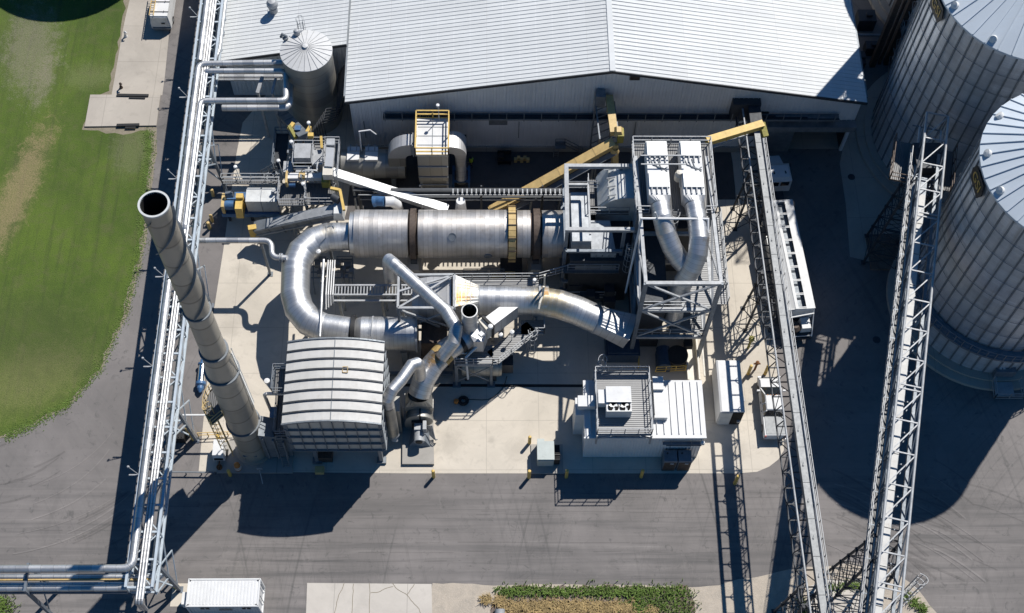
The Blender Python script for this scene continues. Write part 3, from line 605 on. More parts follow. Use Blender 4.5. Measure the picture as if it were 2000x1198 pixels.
# =================================================================== ROUND TANK
tc = V((-16.67, 78.81, 0)); TH = 10.0
t = thing('vertical_tank', 'round vertical metal tank with a pale conical roof beside the main building', 'tank', tc)
m = MB(); m.lathe(tc, [(2.36, 0), (2.36, TH)], 48); m.build('shell', 'clad_dull', t)
m = MB(); m.lathe(tc, [(2.42, TH - .02), (2.42, TH + .06), (.25, TH + .62), (.25, TH + .8), (0, TH + .85)], 48); rt = m.build('roof', 'tank_roof', t)
m = MB()
for k in range(24):
    a = k * math.pi / 12; m.beam(tc + V((2.4 * math.cos(a), 2.4 * math.sin(a), TH + .1)), tc + V((.3 * math.cos(a), .3 * math.sin(a), TH + .63)), .03, .03)
m.build('seam', 'galv', rt)
m = MB(); q = P(580, 66, TH + .3); m.lathe(q, [(.3, -.3), (.3, .35), (.2, .5), (0, .55)], 16); m.build('vent_cap', 'galv', t)
q = P(588, 64, TH); m = MB(); m.ladder((q.x, q.y + .3, 2), (q.x, q.y + .3, TH + 1.2), (1, 0, 0)); m.cage((q.x, q.y + .3, TH - 3), (q.x, q.y + .3, TH + 1.3), (0, 1, 0)); m.build('ladder', 'galv', t)
q = P(560, 78, TH); m = MB(); m.tube([q + V((0, 0, -.6)), q + V((0, 0, .5)), q + V((-.3, 0, .8)), q + V((-.5, 0, .4))], .12, 10); m.lathe(q + V((-.1, 0, .2)), [(.28, 0), (.28, .2), (0, .22)], 12); m.build('vent_pipe', 'galv_dark', t)
# small-bore lines dropping between tank and main building
for k in range(6):
    o = k * .3; m = MB(); xx = -13.6 - k * .12; yy = 77.2 - k * .13; zt_ = 6.4 - k * .25
    m.tube(fill([(xx, 80, zt_), (xx, yy - 1.2, zt_), (xx, yy - 1.2, 5.2 - k * .2), (-15.2 - k * .22, yy - 1.4 - k * .12, 5.2 - k * .2), (-15.4 - k * .22, yy - 2.6, 5.0 - k * .2), (-15.4 - k * .22, yy - 2.6, .0)], .15, 3), .045, 8)
    tag(m.build('service_pipe', 'steel_dark'), 'thin grey service pipe stepping down between round tank and main building', 'pipe', 'thin service pipes beside the round tank')  # dark colour stands in for the shade between tank and building
# =================================================================== PIPE RACK
RZT = 8.0
def rx(p): return P(p, 838, RZT).x
XL = rx(285.5); XR = rx(334.5); RY0 = 28.9; RY1 = 118.0
rk = thing('pipe_rack', 'long pale blue steel pipe rack on braced posts crossing the left side of the yard', 'pipe rack', ((XL + XR) / 2, 44, 0))
m = MB()
for x in (XL, XR):
    m.beam((x, RY0, RZT), (x, RY1, RZT), .2, .26)
m.beam((XR + .02, RY0, RZT - 1.35), (XR + .02, RY1, RZT - 1.35), .2, .2); m.beam((XL, RY0, RZT - 1.35), (XL, RY1, RZT - 1.35), .18, .2)
m.build('chord', 'rack_blue', rk)
m = MB(); y = RY0; k = 0
while y < 112:
    m.beam((XL + .1, y, RZT - .06), (XR - .1, y, RZT - .06), .16, .16); m.beam((XL + .1, y, RZT - 1.36), (XR - .1, y, RZT - 1.36), .14, .14)
    for x in (XL, XR): m.beam((x, y, RZT - 1.28), (x, y, RZT - .1), .1)
    a, c = ((XL, XR) if k % 2 else (XR, XL)); m.beam((a, y, RZT - .2), (c, y + 2.2, RZT - .2), .09)
    for x in (XL, XR): m.beam((x, y, RZT - 1.25) if k % 2 else (x, y, RZT - .12), (x, y + 2.2, RZT - .12) if k % 2 else (x, y + 2.2, RZT - 1.25), .08)
    y += 2.2; k += 1
m.build('cross_beam', 'rack_blue', rk)
for yy in (31.0, 44.2, 57.4, 70.6, 84, 97):
    m = MB()
    for x, s_ in ((XL + .1, -1), (XR - .1, 1)):
        m.beam((x + s_ * .35, yy, 0), (x, yy, RZT - 1.45), .26, .26); m.box((x + s_ * .35, yy, .03), (.55, .55, .06))
    m.build('post', 'steel_blue', rk); m = MB()
    m.beam((XL - .2, yy, .6), (XR - .1, yy, 4.2), .12); m.beam((XR + .2, yy, .6), (XL + .1, yy, 4.2), .12); m.beam((XL - .1, yy, 4.3), (XR + .1, yy, 4.3), .16); m.beam((XL, yy, 4.4), (XR, yy, 6.5), .1)
    m.beam((XR + .1, yy, 3.6), (XR, yy - 2.2, 6.5), .1); m.beam((XR + .1, yy, 3.6), (XR, yy + 2.2, 6.5), .1); m.beam((XR + .25, yy, .8), (XR + .1, yy + 2.2, 3.6), .08); m.beam((XR + .1, yy + 2.2, 3.6), (XR, yy, 6.5), .1)
    m.build('brace', 'rack_blue', rk)
# fixed lights on stub poles along the west side
for yy in (38.0, 47.5, 56, 66, 75, 84.5, 88):
    m = MB(); m.beam((XL - .1, yy, RZT), (XL - .75, yy + .3, RZT + .9), .045); m.lathe((XL - .78, yy + .32, RZT + .86), [(0, -.05), (.11, 0), (.08, .14), (0, .16)], 12); m.beam((XL - .9, yy, RZT - .05), (XL, yy, RZT - .05), .1)
    tag(m.build('stub_light', 'galv'), 'small stub light leaning out from the west side of the pipe rack', 'light', 'stub lights along the pipe rack')
# pipes on the rack
def rpipe(path, r, label, mat='clad_pipe', rad=.7, name='rack_pipe'):
    m = MB(); m.tube(fill(path, rad, 5), r, 16); return tag(m.build(name, mat), label, 'pipe')
xf = rx(295.3); zf = RZT + .34; WXE = -62.0
yb = P(120, 1111, zf).y
rpipe([(xf, 57.0, zf - 2.2), (xf, 57.0, zf), (xf, yb, zf), (WXE, yb, zf)], .31, 'fat white insulated pipe on the rack that turns west at its south end', rad=.8)
pa = P(391, 126, zf + .1); pb = P(395, 198, zf + .1); pe = P(353, 440, zf + .1)
xa = P(366, 300, zf).x; xb = P(378.5, 300, zf).x
rpipe([(P(575, 122, zf).x, P(575, 122, zf).y, zf), (xa, P(398, 125, zf).y, zf), (xa, 60.2, zf), (xa, 60.2, zf - 1.6)], .29, 'outer fat shiny pipe bending from the rack towards the tank at the north', rad=.7)
zz = RZT + .3
rpipe([(P(556, 152, zz - .3).x, P(556, 139, zz).y - .2, zz - 1.2), (P(556, 139, zz).x, P(556, 139, zz).y, zz), (P(400, 139, zz).x, P(400, 139, zz).y, zz), (P(396, 139, zz).x, P(400, 139, zz).y, zz - 1.4)], .26, 'second shiny crossover pipe between rack and tank, just south of the top one', rad=.5)
cA = P(559, 165, zz); 
rpipe([(P(556, 142, zz).x + .05, P(556, 142, zz).y, zz - .25), (P(557, 196, zz).x + .1, P(557, 197, zz).y, zz), (xb, P(395, 197, zz).y, zz), (xb, 60.6, zz), (xb, 60.6, zz - 1.6)], .28, 'inner fat shiny pipe with a blue sheen crossing from the tank and running south', rad=.6)
z5 = RZT - .9
rpipe([(P(567, 160, z5).x, P(567, 160, z5).y, z5), (P(566, 211, z5).x, P(566, 211, z5).y, z5), (P(434, 211, z5).x, P(434, 211, z5).y, z5)], .31, 'thick dented crossover pipe at the south side of the pipe bridge', rad=.7)
for q, r in ((150, .15), (156, .11), (147, .1)):
    zq = 5.4; a = P(555, q, zq); c = P(425, q, zq); rpipe([(a.x, a.y, zq), (c.x, c.y, zq)], r, 'thin shaded pipe low under the pipe bridge by the tank'); COL.objects[-1]['group'] = 'thin pipes low under the pipe bridge'
for p0, p1, lab in (((508, 203), (512, 147), 'wide light post'), ((536, 205), (538, 150), 'narrow light post')):
    a = P(p0[0], p0[1], 5.6); c = P(p1[0], p1[1], RZT - .2); m = MB(); m.beam((a.x, a.y, RZT - .75), (c.x, c.y, RZT - .45), .32 if 'wide' in lab else .2, .2); m.beam((a.x, a.y + .2, 0), (a.x, a.y + .2, RZT - .9), .2); tag(m.build('pipe_support', 'galv'), ('wide' if 'wide' in lab else 'narrow') + ' pale support carrying the crossover pipes near the tank', 'support')
xs = [(309.2, .08), (314.3, .125), (319.9, .125)]
for k, (p, r) in enumerate(xs):
    lab = ('thinnest white pipe on the rack beside the fat one', 'middle white pipe of the three slim rack pipes', 'slim white rack pipe nearest the blue east truss')[k]
    x = rx(p); rpipe([(x, 27.6, RZT - 1.5), (x, 27.6, RZT + .22), (x, 116, RZT + .22)], r, lab, rad=.3)
x = rx(327); rpipe([(x, 30.5, RZT - .9), (x, 62, RZT - .9), (x, 116, RZT - .9)], .2, 'low insulated pipe slung inside the east side of the rack')
xq = rx(304); rpipe([(xq, 33, RZT - 1.1), (xq, 116, RZT - 1.1)], .12, 'low dark pipe slung under the middle of the rack', 'galv_dark')
xn = P(424, 30, RZT).x; rpipe([(XR - .25, 72, RZT - .5), (XR - .25, 79.5, RZT - .5), (XR + .2, 80.6, RZT - .3), (XR + .2, 116, RZT - .3)], .17, 'slim jogged pipe along the roof edge at the north end of the rack')
rpipe([(xa + .05, P(398, 125, zf).y + .3, zf), (xa + .05, 116, zf)], .29, 'fat white pipe at the north end of the rack, west side', rad=.7)
# branch to the west at the south end
br = thing('pipe_bridge', 'blue steel pipe bridge leading west at the bottom left corner', 'pipe rack', (-34, P(100, 1130, 6).y, 0))
yN = P(100, 1113, 7).y + .2; yS = P(100, 1157, 6.6).y
m = MB()
for y in (yS, yN - .5): m.beam((XL - .2, y, 6.5), (WXE, y, 6.5), .18, .3)
m.build('chord', 'steel_blue', br)
for xx in (-35.2, -43.5, -52):
    m = MB(); m.beam((xx, yS - .2, 7.5), (xx, yN + .1, 7.75), .2, .2); m.beam((xx, yS - .1, 0), (xx, yS - .1, 7.4), .24); m.beam((xx, yN, 0), (xx, yN, 7.6), .24); m.beam((xx, yS, 1), (xx, yN, 5), .1); m.build('portal', 'steel_blue', br)
for k, (py, r, mt, lab) in enumerate(((1127, .17, 'clad_pipe', 'white pipe of the west bridge next to the fat bent pipe'), (1133, .07, 'yellow_pale', 'thin yellowish line between the pipes of the west bridge'), (1141, .15, 'clad_pipe', 'slim white pipe of the west bridge beside the southern fat pipe'), (1149, .27, 'clad_pipe', 'southern fat white pipe of the west bridge'))):
    y = P(150, py, 6.9).y; rpipe([(XR - .3 - .2 * k, y, 6.9), (WXE, y, 6.9)], r, lab, mt)
# =================================================================== CHIMNEY STACK
sc_ = V((-20.1, 43.4, 0)); SH = 39.4
t = thing('chimney_stack', 'very tall leaning-looking grey steel chimney stack with spiral strakes and open black top', 'chimney', sc_)
m = MB(); m.lathe(sc_, [(1.6, .1), (1.6, .25), (1.29, .25), (1.28, 6.0)], 48); m.build('base_section', 'stack_steel', t)
m = MB(); m.lathe(sc_, [(1.28, 6.12), (1.24, 15.9)], 48); m.build('lower_section', 'stack_steel', t)
m = MB(); m.lathe(sc_, [(1.20, 16.05), (1.15, 17.0), (.98, 19.4)], 48); m.build('cone_section', 'stack_steel', t)
m = MB(); m.lathe(sc_, [(.95, 19.6), (.91, 25.8)], 48); m.build('middle_section', 'stack_steel', t)
m = MB(); m.lathe(sc_, [(.90, 25.9), (.89, SH)], 48); m.build('upper_section', 'stack_steel', t)
m = MB(); m.lathe(sc_, [(.89, SH - .02), (.97, SH - .02), (.97, SH + .12), (.84, SH + .12), (.84, SH - .05)], 48); m.build('rim', 'grey_light', t)
m = MB(); m.lathe(sc_, [(.84, SH + .05), (.83, SH - 9), (0, SH - 9.01)], 40); m.build('bore', 'soot_and_shade', t)
for zf_, r in ((6.05, 1.42), (15.97, 1.36), (19.5, 1.10), (25.85, 1.02)):
    m = MB(); m.lathe(sc_, [(r - .3, zf_ - .06), (r, zf_ - .06), (r, zf_ + .06), (r - .3, zf_ + .06)], 48); m.build('flange', 'galv_dark', t)
for s_ in range(3):
    m = MB(); n = 90; turns = 1.3; prev = None
    for k in range(n + 1):
        z = 26.2 + (SH - .6 - 26.2) * k / n; a = 2 * math.pi * turns * k / n + s_ * 2 * math.pi / 3 + 0.5; c_ = math.cos(a); d_ = math.sin(a)
        cur = [sc_ + V((r * c_, r * d_, z + dz)) for r, dz in ((.88, -.03), (1.09, -.03), (1.09, .03), (.88, .03))]
        if prev:
            for i in range(4): j = (i + 1) % 4; m.face([prev[i], prev[j], cur[j], cur[i]])
        prev = cur
    m.build('strake', 'galv_dark', t)
m = MB(); a_ = R(8); dx, dy = math.cos(a_), math.sin(a_)
m.ladder(sc_ + V((1.36 * dx, 1.36 * dy, 9)), sc_ + V((1.2 * dx, 1.2 * dy, 19)), (-dy, dx, 0)); m.build('ladder', 'grey_light', t)
def arcpts(r, a0, a1, z, n=10): return [sc_ + V((r * math.cos(R(a0 + (a1 - a0) * k / n)), r * math.sin(R(a0 + (a1 - a0) * k / n)), z)) for k in range(n + 1)]
pz = 9.4; o_ = arcpts(2.5, 120, 225, pz); i_ = arcpts(1.28, 120, 225, pz); m = MB()
for k in range(10): m.hexa([i_[k] - UP * .06, o_[k] - UP * .06, o_[k + 1] - UP * .06, i_[k + 1] - UP * .06, i_[k], o_[k], o_[k + 1], i_[k + 1]])
pl = m.build('platform', 'grating', t); m = MB(); m.rail(o_, 1.1, 1.0, .05); m.rail([i_[0], o_[0]], 1.1); m.rail([i_[-1], o_[-1]], 1.1); m.build('guard_rail', 'yellow_pale', pl)
a_ = R(197); lx = sc_ + V((1.85 * math.cos(a_), 1.85 * math.sin(a_), 0)); m = MB(); m.ladder(lx + UP * .1, lx + UP * (pz + 1.2), (-math.sin(a_), math.cos(a_), 0)); m.cage(lx + UP * 2.2, lx + UP * (pz + 1.1), (math.cos(a_), math.sin(a_), 0), .42, .85, .045); m.build('caged_ladder', 'yellow_pale', t)
m = MB(); q = P(494, 893, .0); m.box(q + V((0, .1, .75)), (1.05, 1.0, 1.2)); m.extrude([q + V((-.58, -.5, 1.3)), q + V((.58, -.5, 1.3)), q + V((.58, .75, 1.55)), q + V((-.58, .75, 1.55))], (0, 0, .06)); m.build('door_hood', 'steel_blue', t)
# dark breeching between stack and dust box
t = thing('breeching_duct', 'dark flat sided duct between the stack foot and the ribbed box', 'duct', (-18.2, 43.4, 0)); m = MB()
m.hexa([(-18.9, 42.4, .4), (-16.6, 42.6, .4), (-16.6, 44.2, .4), (-18.9, 44.2, .4), (-18.9, 42.4, 5.4), (-16.6, 42.6, 4.2), (-16.6, 44.2, 4.2), (-18.9, 44.2, 5.4)]); m.build('duct_shell', 'galv_dark', t)
m = MB()
for k in range(3): m.beam((-18.6 + k * .8, 42.36, .5), (-18.6 + k * .8, 42.36, 4.9 - k * .4), .14, .2)
m.build('stiffener', 'galv_dark', t)
# =================================================================== RIBBED ARCH-ROOFED BOX
ZE = 9.3; ZB = 3.3
fl = P(552, 826, ZE); fr = P(748, 830, ZE); bl = P(566, 668, ZE); brr = P(742, 671, ZE)
X0 = (fl.x + bl.x) / 2; X1 = (fr.x + brr.x) / 2; Y0 = (fl.y + fr.y) / 2 + .1; Y1 = (bl.y + brr.y) / 2
t = thing('oxidiser_box', 'big square metal box with ribbed walls and a pale arched roof in eight bands', 'process unit', ((X0 + X1) / 2, (Y0 + Y1) / 2, 0))
m = MB(); m.box(((X0 + X1) / 2, (Y0 + Y1) / 2, (ZE + ZB) / 2), (X1 - X0 - .3, Y1 - Y0 - .2, ZE - ZB)); wl = m.build('wall', 'box_grey', t)
NB = 8; NA = 12; Rise = .75
def arch(u, y, dz=0.0): return V((X0 - .12 + (X1 - X0 + .24) * u, y, ZE + Rise * (1 - (2 * u - 1) ** 2) + dz))
for k in range(NB):
    y0 = Y0 - .12 + (Y1 - Y0 + .2) * k / NB; y1 = Y0 - .12 + (Y1 - Y0 + .2) * (k + 1) / NB - .1; m = MB()
    for i in range(NA):
        u0, u1 = i / NA, (i + 1) / NA; m.hexa([arch(u0, y0, -.08), arch(u1, y0, -.08), arch(u1, y1, -.08), arch(u0, y1, -.08), arch(u0, y0), arch(u1, y0), arch(u1, y1), arch(u0, y1)])
    m.build('roof_panel', 'box_roof', t)
m = MB()
for i in range(NA):                                   # gable infill under the arch, front and back
    for y in (Y0 + .1, Y1 - .1):
        a, b_ = arch(i / NA, y, -.09), arch((i + 1) / NA, y, -.09); m.hexa([(a.x, y - .05, ZE - .1), (b_.x, y - .05, ZE - .1), (b_.x, y + .05, ZE - .1), (a.x, y + .05, ZE - .1), (a.x, y - .05, a.z), (b_.x, y - .05, b_.z), (b_.x, y + .05, b_.z), (a.x, y + .05, a.z)])
m.build('gable', 'box_grey', t)
for k in range(NB + 1):
    m = MB(); y = Y0 - .17 + (Y1 - Y0 + .2) * k / NB
    for i in range(NA): m.beam(arch(i / NA, y, .01), arch((i + 1) / NA, y, .01), .13, .2)
    m.build('roof_rib', 'steel_dark' if 0 < k < NB else 'galv_dark', t)
m = MB()
for k in range(NB): 
    c = arch(.5, Y0 - .12 + (Y1 - Y0 + .2) * k / NB, .02); m.beam(c, c + V((0, (Y1 - Y0) / NB, 0)), .06, .05)
m.build('centre_seam', 'galv_dark', t)
m = MB(); hx = (X1 - X0)
for k in range(9):
    x = X0 + .15 + (hx - .3) * k / 8
    for y, s_ in ((Y0 + .1, -1), (Y1 - .1, 1)): m.box((x, y + s_ * .06, (ZE + ZB) / 2), (.07, .14, ZE - ZB))
for j in range(4):
    z = ZB + .1 + (ZE - ZB - .2) * j / 4; 
    for y, s_ in ((Y0 + .1, -1), (Y1 - .1, 1)): m.box(((X0 + X1) / 2, y + s_ * .09, z), (hx - .1, .22, .09))
    for x, s_ in ((X0 + .15, -1), (X1 - .15, 1)): m.box((x + s_ * .16, (Y0 + Y1) / 2, z), (.32, Y1 - Y0, .12))
for k in range(NB + 1):
    y = Y0 + .1 + (Y1 - Y0 - .2) * k / NB
    for x, s_ in ((X0 + .15, -1), (X1 - .15, 1)): m.box((x + s_ * .14, y, (ZE + ZB) / 2), (.28, .09, ZE - ZB))
m.build('wall_rib', 'galv_dark', wl)
for x in (X0 + 1.7, X1 - .5):
    for y in (Y0 + .35, Y1 - .4):
        m = MB(); m.beam((x, y, .3), (x, y, ZB), .3); m.box((x, y, .15), (.8, .6, .3)); m.build('leg', 'galv_dark', t)
m = MB(); m.beam((X0 + .5, Y0 + .3, ZB - .16), (X1 - .2, Y0 + .3, ZB - .16), .22, .3); m.beam((X0 + .5, Y1 - .3, ZB - .16), (X1 - .2, Y1 - .3, ZB - .16), .22, .3)
for q in range(4): m.lathe((X0 + 1.5 + q * 1.9, (Y0 + Y1) / 2, 0), [(.5, 1.4), (.85, 3.2)], 14)
m.build('under_frame', 'galv_dark', t)
m = MB(); q = arch(.62, (Y0 + Y1) / 2 + .75, .03); m.rail([q + V((-.2, -.25, 0)), q + V((.2, -.25, 0)), q + V((.2, .25, 0)), q + V((-.2, .25, 0)), q + V((-.2, -.25, 0))], .06, 1, .04, False); m.build('hatch_frame', 'yellow_pale', t)
# side access platforms at its west face
t = thing('side_platform', 'steel access platform with rails and ladder on the west side of the ribbed box', 'platform', (X0 - .8, Y0 + 3, 0))
m = MB(); m.box((X0 - .75, Y0 + 3.2, 5.0), (1.1, 5.2, .08)); m.box((X0 - .7, Y0 + 4.4, 7.6), (1.0, 2.2, .08)); m.build('deck', 'grating', t)
m = MB()
for z, ya, yb_ in ((5.04, Y0 + .6, Y0 + 5.8), (7.64, Y0 + 3.3, Y0 + 5.5)): m.rail([(X0 - .2, ya, z), (X0 - 1.3, ya, z), (X0 - 1.3, yb_, z), (X0 - .2, yb_, z)], 1.1, 1.3, .05)
m.build('guard_rail', 'galv_dark', t)
m = MB(); m.ladder((X0 - .9, Y0 - .25, 0), (X0 - 1.1, Y0 + .9, 5.9), (1, .1, 0), .5)
for y in (Y0 + .8, Y0 + 3.2, Y0 + 5.6): m.beam((X0 - 1.25, y, 0), (X0 - 1.25, y, 5), .12)
m.build('ladder', 'galv_dark', t)
t = thing('gas_train', 'blue valve train with white gas pipe beside the west platform of the ribbed box', 'burner', (X0 - 1.9, Y0 + 3, 0)); q = P(525, 770, 3.2)
m = MB(); m.box((X0 - 1.75, Y0 + 3.3, 3.4), (.7, 1.0, .8)); m.lathe((X0 - 1.75, Y0 + 2.6, 3.4), [(.3, 0), (.36, .3), (.25, .7)], 14, axis=(0, -1, -.2), capends=True); m.box((X0 - 1.75, Y0 + 3.2, 1.5), (.2, .2, 3)); m.build('burner_body', 'blue_paint', t)
m = MB(); m.tube(fill([(X0 - .5, Y0 + 4.2, 5.6), (X0 - 2.4, Y0 + 4.2, 5.6), (X0 - 2.2, Y0 + 4.0, 1.0), (X0 - 1.6, Y0 + 2.2, .6)], .35, 4), .15, 12); m.lathe((X0 - 2.2, Y0 + 5.3, 5.6), [(.24, 0), (.24, .25), (0, .3)], 12); m.build('gas_pipe', 'white_paint', t)
m = MB()
for k in range(7): m.tube([(X0 - 1.2 - .1 * (k % 3), Y0 + 1 + k * .25, .3 + .4 * (k % 2)), (X0 - .9 - .15 * (k % 4), Y0 + 1.2 + k * .3, 2 + .5 * (k % 3)), (X0 - .4, Y0 + 1.4 + k * .3, 2.4)], .05, 8)
m.build('tubing', 'steel_dark', t)
# =================================================================== ROTARY DRUM
dz_ = 5.3; ax0 = P(684, 457, dz_); ay = ax0.y; RD = 2.17
def dx_(p, r=RD): return P(p, 440, dz_ + r * .6).x
t = thing('rotary_drum', 'huge horizontal rotary dryer drum in banded silver cladding with yellow chain guard', 'dryer drum', (-3, ay, 0))
def seg(a, b_, r, mat, name, n=56):
    m = MB(); L = dx_(b_) - dx_(a); m.lathe((dx_(a), ay, dz_), [(r - .35, 0), (r, .0), (r, L), (r - .35, L)], n, axis=(1, 0, 0)); return m.build(name, mat, t)
seg(692, 797, RD, 'clad_drum', 'shell_section'); seg(817, 991, RD, 'clad_drum', 'shell_section'); seg(1010, 1036, RD - .03, 'clad_drum', 'shell_section'); seg(1059, 1106, RD - .04, 'clad_drum', 'shell_section')
seg(683, 693, RD - .18, 'clad_fine', 'end_hood'); seg(795, 819, RD - .28, 'brown_steel', 'shell_gap'); seg(1034, 1060, RD - .28, 'brown_steel', 'shell_gap'); seg(990, 1011, RD - .2, 'brown_steel', 'shell_gap')
for a, b_ in ((801, 812), (1042, 1055)): seg(a, b_, RD + .12, 'brown_steel', 'riding_ring')
m = MB(); g0 = dx_(993); g1 = dx_(1007); n = 26
for k in range(n):
    a0 = R(-62 + k * 304 / n); a1 = R(-62 + (k + .93) * 304 / n)
    if math.sin(a0) < -.93: continue
    pr = [(RD + .05, a0), (RD + .38, a0), (RD + .38, a1), (RD + .05, a1)]; pts = [V((g0, ay - r * math.cos(a) , dz_ + r * math.sin(a))) for r, a in pr]; m.extrude(pts, (g1 - g0, 0, 0))
m.build('chain_guard', 'yellow_pale', t)
m = MB()
for k in range(12):
    a0 = R(-60 + k * 300 / 11); m.extrude([V((g0 - .04, ay - r * math.cos(a), dz_ + r * math.sin(a))) for r, a in ((RD + .3, a0), (RD + .45, a0), (RD + .45, a0 + .03), (RD + .3, a0 + .03))], (g1 - g0 + .08, 0, 0))
m.build('guard_flange', 'brown_steel', t)
for a, el in ((953, -6), (884, 52)):
    e = R(el); c = V((dx_(a), ay - (RD) * math.cos(e), dz_ + RD * math.sin(e))); d = V((0, -math.cos(e), math.sin(e))); m = MB(); m.lathe(c, [(.37, -.1), (.37, .06), (.30, .06), (.30, .03), (0, .03)], 24, axis=d); m.build('manhole', 'galv_dark', t)
for p in (806, 1048):
    m = MB(); x = dx_(p); m.box((x, ay, 1.2), (1.3, 4.4, 2.4)); m.box((x, ay - 2.0, 2.7), (.9, 1.0, .9)); m.box((x, ay + 2.0, 2.7), (.9, 1.0, .9)); m.build('pier', 'plinth', t)
    for s_ in (-1, 1):
        m = MB(); m.lathe((x - .3, ay + s_ * 1.5, 3.05), [(.0, 0), (.42, 0), (.42, .6), (0, .6)], 20, axis=(1, 0, 0)); m.build('trunnion_roller', 'steel_dark', t)
m = MB(); x = dx_(1000); m.box((x, ay - 1.2, .9), (2.0, 2.4, 1.8)); m.build('drive_base', 'steel_dark', t); m = MB(); m.lathe((x - 1.8, ay - 2.6, 1.7), [(0, 0), (.4, 0), (.4, 1.3), (0, 1.3)], 16, axis=(1, 0, 0)); m.box((x - .1, ay - 2.6, 1.6), (.9, 1.1, 1.0)); m.build('drive_motor', 'yellow_pale', t)
# service walkway south of the drum (dark frames with see-through rail)
t = thing('drum_walkway', 'dark service platform with handrail below the south side of the drum', 'platform', (dx_(950), ay - 3.6, 0))
m = MB(); z = 2.4; xa_, xb_ = dx_(905), dx_(985)
m.box(((xa_ + xb_) / 2, ay - 4.6, z), (xb_ - xa_, .25, .2)); m.beam((xa_, ay - 4.6, z), (xa_, ay - 2.5, z), .2); m.beam((xb_, ay - 4.6, z), (xb_, ay - 2.5, z), .2); m.beam((xa_ + .2, ay - 4.6, z), (xa_ + 1.3, ay - 4.6, 0), .15); m.beam((xb_ - 1.3, ay - 2.6, 0), (xb_ - .2, ay - 4.6, z), .12)
for x in (xa_, xb_): m.beam((x, ay - 4.6, 0), (x, ay - 4.6, z), .18)
m.build('frame', 'steel_dark', t); m = MB(); m.rail([(xa_, ay - 2.6, z + .1), (xb_, ay - 2.6, z + .1)], 1.0, 1.2, .06); m.ladder((dx_(842), ay - 3.4, 0), (dx_(850), ay - 2.4, 3), (1, 0, 0)); m.build('guard_rail', 'galv_dark', t)
# =================================================================== U-BEND DUCT
uz = 5.2
def UP_(x, y, z=uz): return P(x, y, z)
cpt = [(684, 462), (641, 463), (613, 472), (590, 492), (578, 520), (576.5, 575), (584, 604), (604, 628), (632, 641), (686, 649)]
t = thing('u_bend_duct', 'fat silver U shaped duct curving from the drum end back to the lower cylinder', 'duct', UP_(577, 550, 0))
m = MB(); m.tube([UP_(*q) for q in cpt], 1.27, 40, caps=False); m.build('duct_shell', 'clad_fine', t)
for q, d in (((684, 462), 1), ((688, 649), 1)):
    c = UP_(*q); m = MB(); m.lathe(c + V((-.05, 0, 0)), [(1.15, 0), (1.5, 0), (1.5, .35), (1.15, .35)], 40, axis=(1, 0, 0)); m.build('bellows', 'black', t)
m = MB()
for q in ((578, 520), (590, 600)): c = UP_(*q); m.beam((c.x, c.y, 0), (c.x, c.y, uz - 1.1), .22)
c = UP_(640, 463); m.beam((c.x, c.y, 0), (c.x, c.y, uz - 1.2), .22); m.build('leg', 'galv_dark', t)
m = MB(); c = UP_(640, 462); m.tube([c + V((0, .3, 1.3)), c + V((0, -.8, 1.15)), c + V((-.5, -1.3, 1.0))], .05, 8); m.tube([c + V((.1, .2, 1.35)), c + V((.6, .5, 1.4)), c + V((.7, .1, 1.38))], .04, 8); m.build('impulse_line', 'galv_dark', t)
m = MB(); m.lathe(UP_(622, 492, 5.6), [(0, -.2), (.2, -.1), (.22, .1), (0, .22)], 14); m.build('transmitter', 'lamp_white', t)
# lower horizontal cylinder and its burner/fan house
lz = 4.6; a = P(696, 652, lz); b_ = P(815, 656, lz); m_y = a.y
t = thing('lower_cylinder', 'horizontal silver cylinder south of the U bend duct, half hidden behind the ribbed box', 'duct', (a.x, m_y, 0))
m = MB(); m.lathe((a.x, m_y, lz), [(1.25, -.25), (1.48, .5), (1.48, b_.x - a.x), (1.2, b_.x - a.x)], 40, axis=(1, 0, 0)); m.build('shell', 'clad_fine', t)
m = MB(); m.lathe((a.x + 1.4, m_y, lz), [(1.4, 0), (1.55, 0), (1.55, .12), (1.4, .12)], 40, axis=(1, 0, 0)); m.lathe((b_.x, m_y, lz), [(0, .05), (1.62, .05), (1.62, -.12)], 40, axis=(1, 0, 0)); m.build('band', 'galv', t)
for x in (a.x + 1.2, b_.x - 1.2): m = MB(); m.box((x, m_y, 1.6), (.5, 2.4, 3.2)); m.build('saddle', 'galv_dark', t)
t = thing('burner_house', 'dark box shaped burner front at the east end of the lower silver cylinder', 'burner', (b_.x + 1.5, m_y, 0))
m = MB(); m.box((b_.x + 1.45, m_y + .1, 3.6), (2.2, 2.3, 2.4)); m.box((b_.x + 1.45, m_y - .1, 1.2), (2.4, 2.0, 2.3)); m.build('housing', 'brown_steel', t)
m = MB(); m.lathe((b_.x + 1.4, m_y - 1.1, 3.0), [(0, 0), (.5, 0), (.5, .6), (0, .6)], 20, axis=(0, -1, 0)); m.build('blower', 'galv_dark', t)
m = MB()
for k in range(6): m.box((b_.x + 3.0 + .25 * (k % 3), m_y + .6 - .35 * k, 2.4 + .2 * (k % 2)), (.25, .25, .5))
m.beam((b_.x - 4, m_y - 1.9, .5), (b_.x + 3, m_y - 1.9, .5), .3, .3); m.build('valve_train', 'steel_blue', t)
